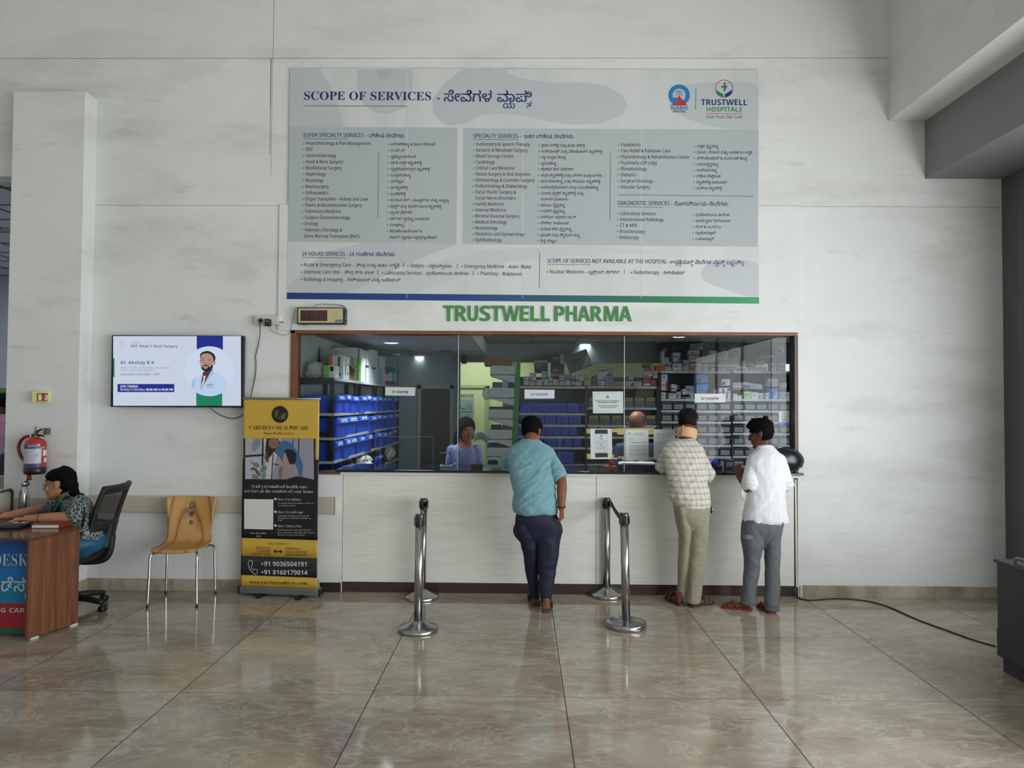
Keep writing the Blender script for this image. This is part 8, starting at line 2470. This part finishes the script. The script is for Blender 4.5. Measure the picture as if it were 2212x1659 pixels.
LEGL = [(1304, 1601, 1633, 5.99, .052), (1280, 1604, 1634, 5.99, .055), (1246, 1607, 1638, 5.99, .06), (1207, 1607, 1642, 5.99, .07), (1180, 1604, 1648, 5.98, .08), (1160, 1601, 1652, 5.98, .088), (1140, 1603, 1653, 5.98, .10), (1122, 1606, 1653, 5.98, .105)]
LEGR = [(1318, 1653, 1682, 5.93, .052), (1285, 1653, 1683, 5.94, .055), (1246, 1653, 1683, 5.95, .06), (1205, 1653, 1683.5, 5.96, .068), (1178, 1652, 1685, 5.97, .078), (1158, 1652, 1685, 5.98, .088), (1138, 1653, 1688, 5.98, .10), (1120, 1653, 1692, 5.98, .105)]
sil(b, LEGL, .8); sil(b, LEGR, .8)
hL, hR = FL(1622, 1318), FL(1668, 1326); dL, dR = (-.93, .30, 0), (-.12, 1, 0)
foot(b, hL, dL, .225); foot(b, hR, dR, .225)
for a, c, d_ in ((hL, LEGL[0], dL), (hR, LEGR[0], dR)): limb(b, [a + Vector(d_) * .05 + Vector((0, 0, .05)), W((c[1] + c[2]) / 2, c[0] - 12, c[3])], [.032, .036])
head_shape(b, M3); fuse(b, 'body', M_SKB, p, .0045, 3); face_bits(M3, p, lips='#5d3329')
b = MB(); hair_shell(b, M3, lambda a: .058 if a < .75 else (.022 if a < 1.25 else (.012 if a < 1.8 else -.06)), lambda a, z: .017 + .010 * (z > .06) + (.010 if a < .6 else 0), seed=9.)
for k_ in range(26):
    a_ = k_ * 2.4; q = Vector((.05 * math.cos(a_), -.02 + .06 * math.sin(a_), .118 + .012 * math.sin(k_))); b.tube([M3 @ q, M3 @ (q * 1.12 + Vector((0, .02, .012)))], [.012, .002], None, 6)
fuse(b, 'hair', M_HAIR, p, .005, 1)
b = MB(); sil(b, TOR3, 1.)
for s_, q, e_ in ((shL, elL, .82), (shR, elR, .84)): limb(b, [s_, s_ + (q - s_) * .4, s_ + (q - s_) * e_], [.056, .060, .066])
f1 = folds(.007, (11, 11, 4.5), (0, R(8), 0), 15.); f1b = folds(.007, (8, 8, 14), (0, R(40), 0), 6.); fuse(b, 'white_shirt', M_WHT, p, .006, 3, lambda v: f1(v) + f1b(v) * (.9 if v.z < .95 else .45))
b = MB(); cq = W(1652, 969, 6.08) - Vector(p.location); b.lathe([(.056, -.020), (.066, -.022), (.060, .020), (.054, .022), (.056, -.020)], M_WHT, 28, Matrix.Translation(cq) @ Matrix.Rotation(R(-14), 4, 'X') @ Matrix.Diagonal((1.15, 1., 1., 1.))); b.build('collar', None, p)
for s_, q, e_ in ((shL, elL, .82), (shR, elR, .84)):
    b = MB(); d_ = (q - s_).normalized(); c_ = s_ + (q - s_) * e_ - Vector(p.location); b.tube([c_ - d_ * .018, c_ - d_ * .016, c_ + d_ * .026, c_ + d_ * .028], [.060, .070, .071, .062], M_WHT, 20); b.build('rolled_cuff', None, p)
b = MB(); sil(b, LEGL, 1.); sil(b, LEGR, 1.); sil(b, [(1185, 1642, 1660, 5.98, .03), (1165, 1622, 1676, 5.98, .07), (1140, 1604, 1688, 5.98, .11), (1118, 1606, 1692, 5.98, .115), (1110, 1608, 1690, 5.98, .11)], 1.)
f2 = folds(.008, (9, 9, 7), (0, R(25), 0), 21.); fuse(b, 'trousers', M_GRY, p, .0065, 3, f2)
b = MB()
fl_ = lambda u, v: W(1600.5 + 30 * u, 1155 + 11 * v + 1.5 * u, 5.905 - .0 - .035 * math.sin(PI * min(u * 1.0, 1))) - Vector(p.location)
b.sheet(fl_, 10, 4, -.004, M_GRY); b.build('pocket_flap', None, p)
M_FLIP = mat('red_flipflop', '#7a2420', .55)
for h_, d_ in ((hL, dL), (hR, dR)): sole(p, h_, d_, .25, .044, M_FLIP, .018, None, None, 'thong')
ph = thing('phone', 'bright white slip held in the boy\'s raised hand', 'paper', W(1603, 1009, 6.16))
b = MB(); b.box(-.032, .03, -.004, .004, -.018, .012, mat('bright_paper', '#e6e9ea', .4), bev=.002); b.build('slip', None, ph)
pb = thing('paper_bag', 'folded white papers tucked under the boy\'s arm', 'paper', W(1612, 1066, 5.98) + Vector((-.005, 0, 0)))
b = MB(); b.prism([(-.04, .035), (.02, .06), (.045, -.02), (.0, -.07), (-.03, -.02)], .02, M_WHT, axis='y'); b.build('papers', None, pb)

# ---------------------------------------------------------------- the woman at the help desk
p = anchored('person', 'person with glasses and patterned grey tunic seated at the help desk', 178, 1180, 5.68)
def tunic():
    m = mat('patterned_tunic', '#4c5554', .8); t = NT(m); v = t.coords((1, 1, 1))
    q = t.n('ShaderNodeTexVoronoi', feature='DISTANCE_TO_EDGE'); q.inputs['Scale'].default_value = 34; t.l(v, q.inputs['Vector'])
    r_ = t.n('ShaderNodeTexVoronoi', feature='F1'); r_.inputs['Scale'].default_value = 34; t.l(v, r_.inputs['Vector'])
    a = t.ramp(q.outputs['Distance'], [(0., '#8e9690'), (.05, '#8e9690'), (.09, '#30393a')]); t.base(t.mix(t.ramp(r_.outputs['Distance'], [(.16, .75), (.22, 0.)]), a, srgb('#848c86'))); return m
M_TUN = tunic(); M_TEALP = noisy('teal_trousers', '#0f4a63', '#15577a', 8, .6); M_NAVYC = mat('navy_scarf', '#0c1626', .8)
PY = 5.68
hip = W(178, 1182, PY); hip.z = .57
T4 = [(W(178, 1170, PY), .15, .135), (W(180, 1156, PY), .155, .138), (W(177, 1140, PY), .150, .118), (W(173, 1115, PY), .158, .115), (W(166, 1093, PY), .165, .108), (W(159, 1079, PY), .150, .092), (W(149, 1073, PY), .09, .065)]
def tor4(mb, s): loft(mb, [(q.x, q.y, q.z, a * s, c * s) for q, a, c in T4], 28, 4, 2.2, None, (0.30, -.95, 0))
nb = W(147, 1075, PY); hc4 = W(128, 1047, PY - .01); M4_ = head_frame(hc4, (-.96, -.16, -.10), (-.12, .02, 1), .98)
shN, shF = W(169, 1091, PY - .155), W(150, 1086, PY + .15)
elN = W(163, 1121, PY - .20); elN.z = max(elN.z, DT + .055); elF = W(100, 1104, PY + .14); elF.z = max(elF.z, DT + .06)
wrN = W(56, 1124, PY - .26); wrN.z = DT + .047; wrF = W(8, 1125, PY - .16); wrF.z = DT + .050
b = MB(); tor4(b, .9); limb(b, [nb + Vector((.015, 0, -.02)), nb + Vector((-.005, 0, .03)), hc4 + Vector((.02, 0, -.05))], [.058, .052, .055])
limb(b, [shN, (shN + elN) / 2 + Vector((.008, -.01, 0)), elN, elN.lerp(wrN, .45), wrN], [.058, .054, .044, .040, .026]); hand(b, wrN, (-1, -.16, -.10), (0, 0, -1), -1, (.22, .3, .3), .95)
limb(b, [shF, (shF + elF) / 2, elF, elF.lerp(wrF, .45), wrF], [.056, .052, .044, .040, .026]); hand(b, wrF, (-1, -.2, -.12), (0, 0, -1), 1, (.25, .3, .3), .95)
kn = [Vector((hip.x - .42, PY - .06, .54)), Vector((hip.x - .42, PY + .14, .54))]
for s_, k_ in ((-1, kn[0]), (1, kn[1])):
    h0 = Vector((hip.x - .02, PY + .06 + s_ * .10, .555)); ft = Vector((k_.x - .02, k_.y, .10)); limb(b, [h0, h0.lerp(k_, .5), k_, k_.lerp(ft, .5), ft], [.085, .078, .056, .050, .036]); foot(b, Vector((ft.x + .05, ft.y, .005)), (-1, 0, 0), .23)
head_shape(b, M4_, True, .6); b.ball(M4_ @ Vector((0, .045, -.095)), (.034, .034, .026), None, 14, 8); fuse(b, 'body', M_SKC, p, .0045, 3); face_bits(M4_, p, lips='#6d3b36')
b = MB(); hair_shell(b, M4_, lambda a: .066 if a < .7 else (.046 if a < 1.2 else (.034 if a < 1.92 else (-.03 if a < 2.35 else -.085))), lambda a, z: .013 + .014 * max(0, (a - 1.5)) + .006 * (z > .06), zlo=-.11)
for q, r_ in (((0, -.085, -.02), (.068, .055, .07)), ((0, -.10, -.075), (.05, .045, .05)), ((0, -.135, -.105), (.03, .05, .022))): b.ball(q, r_, None, 16, 10, M4_)
b.tube([M4_ @ Vector((0, -.10, -.08)), M4_ @ Vector((0, -.15, -.12)), M4_ @ Vector((-.01, -.16, -.17))], [.03, .022, .012], None, 10)
fuse(b, 'hair', M_HAIR, p, .005, 2)
b = MB(); o4 = Matrix.Translation(-Vector(p.location)) @ M4_; M_SPEC = mat('spectacle_metal', '#5b5148', .3, .8)
for s_ in (-1, 1):
    b.tube([(s_ * .033 + .021 * math.cos(a_), .0985, .016 + .016 * math.sin(a_)) for a_ in [i * PI / 10 for i in range(21)]], .0016, M_SPEC, 6, M=o4); b.tube([(s_ * .054, .0985, .020), (s_ * .076, .06, .022), (s_ * .083, -.01, .018)], .0015, M_SPEC, 6, M=o4)
b.tube([(-.012, .099, .018), (0, .103, .021), (.012, .099, .018)], .0015, M_SPEC, 6, M=o4); b.build('glasses', None, p)
b = MB(); tor4(b, 1.0)
limb(b, [shN + Vector((.01, .01, .015)), (shN + elN) / 2 + Vector((.008, -.01, .0)), shN.lerp(elN, .80)], [.064, .067, .068]); limb(b, [shF + Vector((.01, 0, .01)), (shF + elF) / 2, shF.lerp(elF, .84)], [.062, .064, .062])
f4 = folds(.006, (9, 9, 9), (0, R(20), 0), 31.); fuse(b, 'tunic', M_TUN, p, .006, 3, f4)
b = MB()
for s_, k_ in ((-1, kn[0]), (1, kn[1])):
    h0 = Vector((hip.x + .03, PY + .04 + s_ * .10, .565)); ft = Vector((k_.x - .02, k_.y, .12)); limb(b, [h0, h0.lerp(k_, .5), k_, k_.lerp(ft, .5), ft], [.105, .095, .068, .062, .05])
b.ball((hip.x + .0, PY - .01, .57), (.155, .20, .10), None, 20, 12); fuse(b, 'trousers', M_TEALP, p, .007, 3, folds(.008, (8, 8, 8), (0, .4, 0), 2.))
ol = Vector(p.location)
b = MB(); b.tube(smooth_path([q - ol for q in (W(160, 1080, PY - .10), W(172, 1084, PY - .165), W(180, 1098, PY - .20), W(182, 1115, PY - .205), W(178, 1135, PY - .19), W(172, 1142, PY - .18))], 5), .014, M_NAVYC, 8, flat=.5)
b.tube(smooth_path([q - ol for q in (W(150, 1076, PY - .07), W(138, 1080, PY - .12), W(126, 1092, PY - .14), W(116, 1108, PY - .13), W(110, 1120, PY - .11))], 5), .022, M_NAVYC, 8, flat=.4); b.build('scarf', None, p)
b = MB(); b.tube(smooth_path([q - ol for q in (W(148, 1062, PY - .06), W(140, 1072, PY - .11), W(128, 1086, PY - .155), W(118, 1102, PY - .155), W(108, 1116, PY - .135))], 5), .010, mat('lanyard_green', '#1d6a4d', .5), 8, flat=.3); b.build('lanyard', None, p)
for w_, r_ in ((elN.lerp(wrN, .72), .034), (elF.lerp(wrF, .86), .031)):
    b = MB(); d_ = Vector((1, .15, .02)).normalized(); Mr = Matrix.Translation(w_ - ol) @ d_.to_track_quat('Z', 'Y').to_matrix().to_4x4(); b.lathe([(r_ - .002, -.003), (r_ + .003, -.003), (r_ + .003, .003), (r_ - .002, .003), (r_ - .002, -.003)], mat('red_bangle', '#8f2a20', .4), 20, Mr); b.build('bracelet', None, p)

# ---------------------------------------------------------------- the woman behind the IP counter
p = anchored('person', 'person in a blue grey top standing behind the glass looking down', 1003, 1000, 7.22)
QY = 7.22
M_TOP = noisy('blue_grey_top', '#5f6a96', '#6b76a2', 14, .8)
T5 = [(1100, 972, 1036, QY, .12), (1060, 975, 1033, QY, .115), (1030, 977, 1032, QY, .11), (1008, 976, 1031, QY, .108), (985, 975, 1031, QY, .104), (970, 976, 1028, QY, .095), (962, 983, 1020, QY, .075), (957, 991, 1013, QY, .055)]
hc5 = W(1007, 930, QY - .04); M5 = head_frame(hc5, (.42, -.80, -.30), (.05, -.2, 1), .96)
b = MB(); sil(b, T5, .9); limb(b, [W(1001, 962, QY), W(1002, 952, QY - .01), hc5 + Vector((-.01, .02, -.05))], [.05, .046, .05])
legs5 = [(W(990, 1100, QY), -1), (W(1018, 1100, QY), 1)]
for q, s_ in legs5: limb(b, [Vector((q.x, QY, .82)), Vector((q.x, QY, .45)), Vector((q.x, QY, .09))], [.085, .058, .038]); foot(b, Vector((q.x, QY + .06, .0)), (0, -1, 0), .23)
ar5 = []
for xs_, xe_, s_ in ((977, 970, -1), (1029, 1036, 1)):
    a_, e_ = W(xs_, 974, QY), W(xe_, 1022, QY + .01); w_ = Vector((e_.x + .03 * -s_, 7.09, .93))
    ar5.append((a_, e_, w_)); limb(b, [a_, (a_ + e_) / 2, e_, e_.lerp(w_, .5), w_], [.045, .042, .038, .034, .024]); hand(b, w_, (-.3 * s_, -.3, -.9), (-s_, 0, 0), s_, (.3, .35, .3), .9)
head_shape(b, M5, True, .6); fuse(b, 'body', M_SKD, p, .005, 3); face_bits(M5, p, lips='#6a352f', closed=True)
b = MB(); hair_shell(b, M5, lambda a: .072 if a < .5 else (.05 if a < .95 else (.012 if a < 1.3 else -.09)), lambda a, z: .014 + .008 * max(0, a - 1.2), zlo=-.11, seed=3.)
b.tube([M5 @ Vector((.03, -.075, -.03)), M5 @ Vector((.06, -.07, -.11)), M5 @ Vector((.07, -.05, -.19)), M5 @ Vector((.07, -.03, -.25))], [.05, .04, .03, .015], None, 12); b.ball((.0, -.07, -.04), (.07, .04, .07), None, 14, 8, M5); fuse(b, 'hair', M_HAIR, p, .005, 2)
b = MB(); sil(b, T5, 1.)
for a_, e_, w_ in ar5: limb(b, [a_ + Vector((0, 0, .01)), (a_ + e_) / 2, e_, e_.lerp(w_, .95)], [.052, .051, .045, .034])
fuse(b, 'top', M_TOP, p, .006, 3, folds(.006, (8, 8, 14), (0, .5, 0), 44.))
b = MB(); ol = Vector(p.location)
b.grid(lambda u, v: W(1004 + 17 * (u * 2 - 1) * (1 - .1 * v), 956 + (14 * v) * math.sqrt(max(0, 1 - (u * 2 - 1) ** 2)) , QY - .062 - .034 * math.sqrt(max(0, 1 - (u * 2 - 1) ** 2)) * (.35 + .65 * v)) - ol, 16, 8, M_SKD); b.build('neckline', None, p)
b = MB(); b.tube(smooth_path([W(988, 960, QY - .085) - ol, W(985, 985, QY - .118) - ol, W(986, 1012, QY - .125) - ol], 5), .006, mat('pale_scarf_edge', '#8d9cba', .7), 7); b.tube(smooth_path([W(983, 1000, QY - .11) - ol, W(984, 1035, QY - .12) - ol], 5), .004, MATS['pale_scarf_edge'], 7); b.build('scarf_edge', None, p)
b = MB()
for q, s_ in legs5: limb(b, [Vector((q.x, QY, .95)), Vector((q.x, QY, .5)), Vector((q.x, QY, .12))], [.10, .075, .06])
fuse(b, 'trousers', M_NAVYT, p, .008, 2)

# ---------------------------------------------------------------- the balding man behind the notices
p = anchored('person', 'person with black glasses and balding head behind the notices', 1374, 940, 7.15)
BYY = 7.15
hc6 = W(1376, 914, BYY); M6 = head_frame(hc6, (-.45, -.80, -.42), (0, -.25, 1), 1.0)
T6 = [(1090, 1335, 1412, BYY + .06, .12), (1040, 1334, 1414, BYY + .05, .125), (1000, 1334, 1416, BYY + .04, .12), (975, 1334, 1415, BYY + .03, .11), (960, 1341, 1408, BYY + .02, .09), (950, 1358, 1394, BYY + .02, .06)]
b = MB(); sil(b, T6, .9); limb(b, [W(1376, 955, BYY + .02), hc6 + Vector((0, .03, -.04))], [.058, .058]); head_shape(b, M6)
for x_, s_ in ((1355, -1), (1395, 1)):
    q = W(x_, 1100, BYY); limb(b, [Vector((q.x, BYY + .08, .60)), Vector((q.x, BYY - .02, .56)), Vector((q.x, BYY - .03, .10))], [.085, .062, .04]); foot(b, Vector((q.x, BYY + .05, 0)), (0, -1, 0), .25)
ar6 = []
for xs_, s_ in ((1338, -1), (1411, 1)):
    a_ = W(xs_, 972, BYY + .02); e_ = W(xs_ + 9 * s_, 1030, BYY - .06); w_ = W(1374 + 12 * s_, 1020, 6.96); w_.z = TOPZ + .04; ar6.append((a_, e_)); limb(b, [a_, (a_ + e_) / 2, e_, e_.lerp(w_, .5), w_], [.05, .045, .04, .036, .026]); hand(b, w_, (-.4 * s_, -.8, -.1), (0, 0, -1), -s_, (.4, .4, .3), .95)
fuse(b, 'body', M_SKA, p, .005, 3); face_bits(M6, p, closed=True)
b = MB(); hair_shell(b, M6, lambda a: .20 if a < 1.1 else (.02 if a < 1.5 else -.04), lambda a, z: .004 if z < .075 else -.01, seed=5.); fuse(b, 'hair', noisy('thin_grey_hair', '#2a2725', '#3d3936', 50, .6), p, .004, 1)
b = MB(); o6 = Matrix.Translation(-Vector(p.location)) @ M6
for s_ in (-1, 1):
    b.tube([(s_ * .034 + .024 * math.cos(a_), .1005, .016 + .016 * math.sin(a_)) for a_ in [i * PI / 8 for i in range(17)]], .0034, M_BLK, 7, M=o6); b.tube([(s_ * .056, .100, .022), (s_ * .078, .06, .024), (s_ * .085, -.01, .018)], .0034, M_BLK, 7, M=o6)
b.tube([(-.012, .101, .020), (0, .105, .023), (.012, .101, .020)], .0032, M_BLK, 7, M=o6); b.build('glasses', None, p)
b = MB(); sil(b, T6, 1.)
for a_, e_ in ar6: limb(b, [a_ + Vector((0, 0, .01)), (a_ + e_) / 2, e_], [.058, .057, .052])
fuse(b, 'navy_shirt', noisy('navy_shirt', '#1b2148', '#232a57', 9, .7), p, .007, 3, folds(.006, (8, 8, 12), (0, .5, 0), 51.))
b = MB()
for x_ in (1355, 1395):
    q = W(x_, 1100, BYY); limb(b, [Vector((q.x, BYY + .08, .62)), Vector((q.x, BYY - .02, .57)), Vector((q.x, BYY - .03, .14))], [.10, .075, .06])
b.ball((W(1375, 1100, BYY).x, BYY + .08, .62), (.17, .14, .10), None, 16, 10); fuse(b, 'trousers', M_NAVYT, p, .008, 2)
sq = W(1375, 1000, BYY)
so_ = thing('stool', 'stool under the balding man behind the counter', 'stool', (sq.x, BYY + .09, 0))
b = MB(); b.lathe([(0, .46), (.17, .46), (.18, .475), (.18, .50), (.16, .515), (0, .515)], M_OCF, 24); b.build('seat', None, so_)
for k_ in range(4):
    a_ = R(45 + 90 * k_); b = MB(); b.tube([(.12 * math.cos(a_), .12 * math.sin(a_), .46), (.17 * math.cos(a_), .17 * math.sin(a_), .0)], .012, M_CHR, 8); b.build('leg', None, so_)

# ---------------------------------------------------------------- the passer-by in the corridor
p = anchored('person', 'person in a pink shirt mostly hidden behind the pilaster in the corridor', 2, 960, 9.8)
CY_ = 9.8
M_PNK = noisy('pink_cloth', '#a77f93', '#b38ba0', 30, .8)
cx0_ = W(-8, 960, CY_).x
hc7 = W(15, 881, CY_ - .05); hc7.z = 1.66; hc7.x = W(17, 881, CY_).x; M7 = head_frame(hc7, (.55, .7, -.05), (0, 0, 1), 1.)
b = MB(); T7 = [(cx0_, CY_, .90, .17, .12), (cx0_, CY_, 1.05, .165, .115), (cx0_, CY_, 1.25, .185, .12), (cx0_ + .005, CY_, 1.40, .19, .11), (cx0_ + .03, CY_, 1.48, .14, .09), (cx0_ + .06, CY_, 1.53, .06, .06)]
loft(b, [(x, y, z, a * .9, c * .9) for x, y, z, a, c in T7]); limb(b, [Vector((cx0_ + .06, CY_, 1.50)), hc7 + Vector((0, 0, -.05))], [.055, .055]); head_shape(b, M7)
a7 = []
for s_ in (-1, 1):
    h0 = Vector((cx0_ + s_ * .09, CY_, .90)); limb(b, [h0, Vector((h0.x, CY_ + .02, .48)), Vector((h0.x, CY_, .09))], [.085, .056, .038]); foot(b, Vector((h0.x, CY_ - .05, 0)), (.3, .95, 0), .25)
    a_ = Vector((cx0_ + s_ * .185, CY_, 1.40)); e_ = a_ + Vector((s_ * .03, 0, -.29)); w_ = e_ + Vector((0, .05, -.25)); a7.append((a_, e_)); limb(b, [a_, (a_ + e_) / 2, e_, w_], [.05, .046, .038, .026]); hand(b, w_, (0, .1, -1), (-s_, 0, 0), s_, (.3, .3, .3))
fuse(b, 'body', M_SKB, p, .006, 3); face_bits(M7, p)
b = MB(); hair_shell(b, M7, lambda a: .065 if a < .9 else (.03 if a < 1.25 else (.005 if a < 1.9 else -.06)), lambda a, z: .018); fuse(b, 'hair', M_HAIR, p, .006, 2)
b = MB(); loft(b, T7)
for a_, e_ in a7: limb(b, [a_ + Vector((0, 0, .01)), (a_ + e_) / 2, a_.lerp(e_, .9)], [.06, .062, .06])
fuse(b, 'pink_shirt', M_PNK, p, .008, 2, folds(.006, (8, 8, 10), (0, .4, 0), 61.))
b = MB()
for s_ in (-1, 1): h0 = Vector((cx0_ + s_ * .09, CY_, .92)); limb(b, [h0, Vector((h0.x, CY_ + .02, .48)), Vector((h0.x, CY_, .12))], [.10, .074, .06])
fuse(b, 'trousers', mat('dark_trousers', '#35363c', .8), p, .008, 2)
bpy.data.objects.remove(TXO)
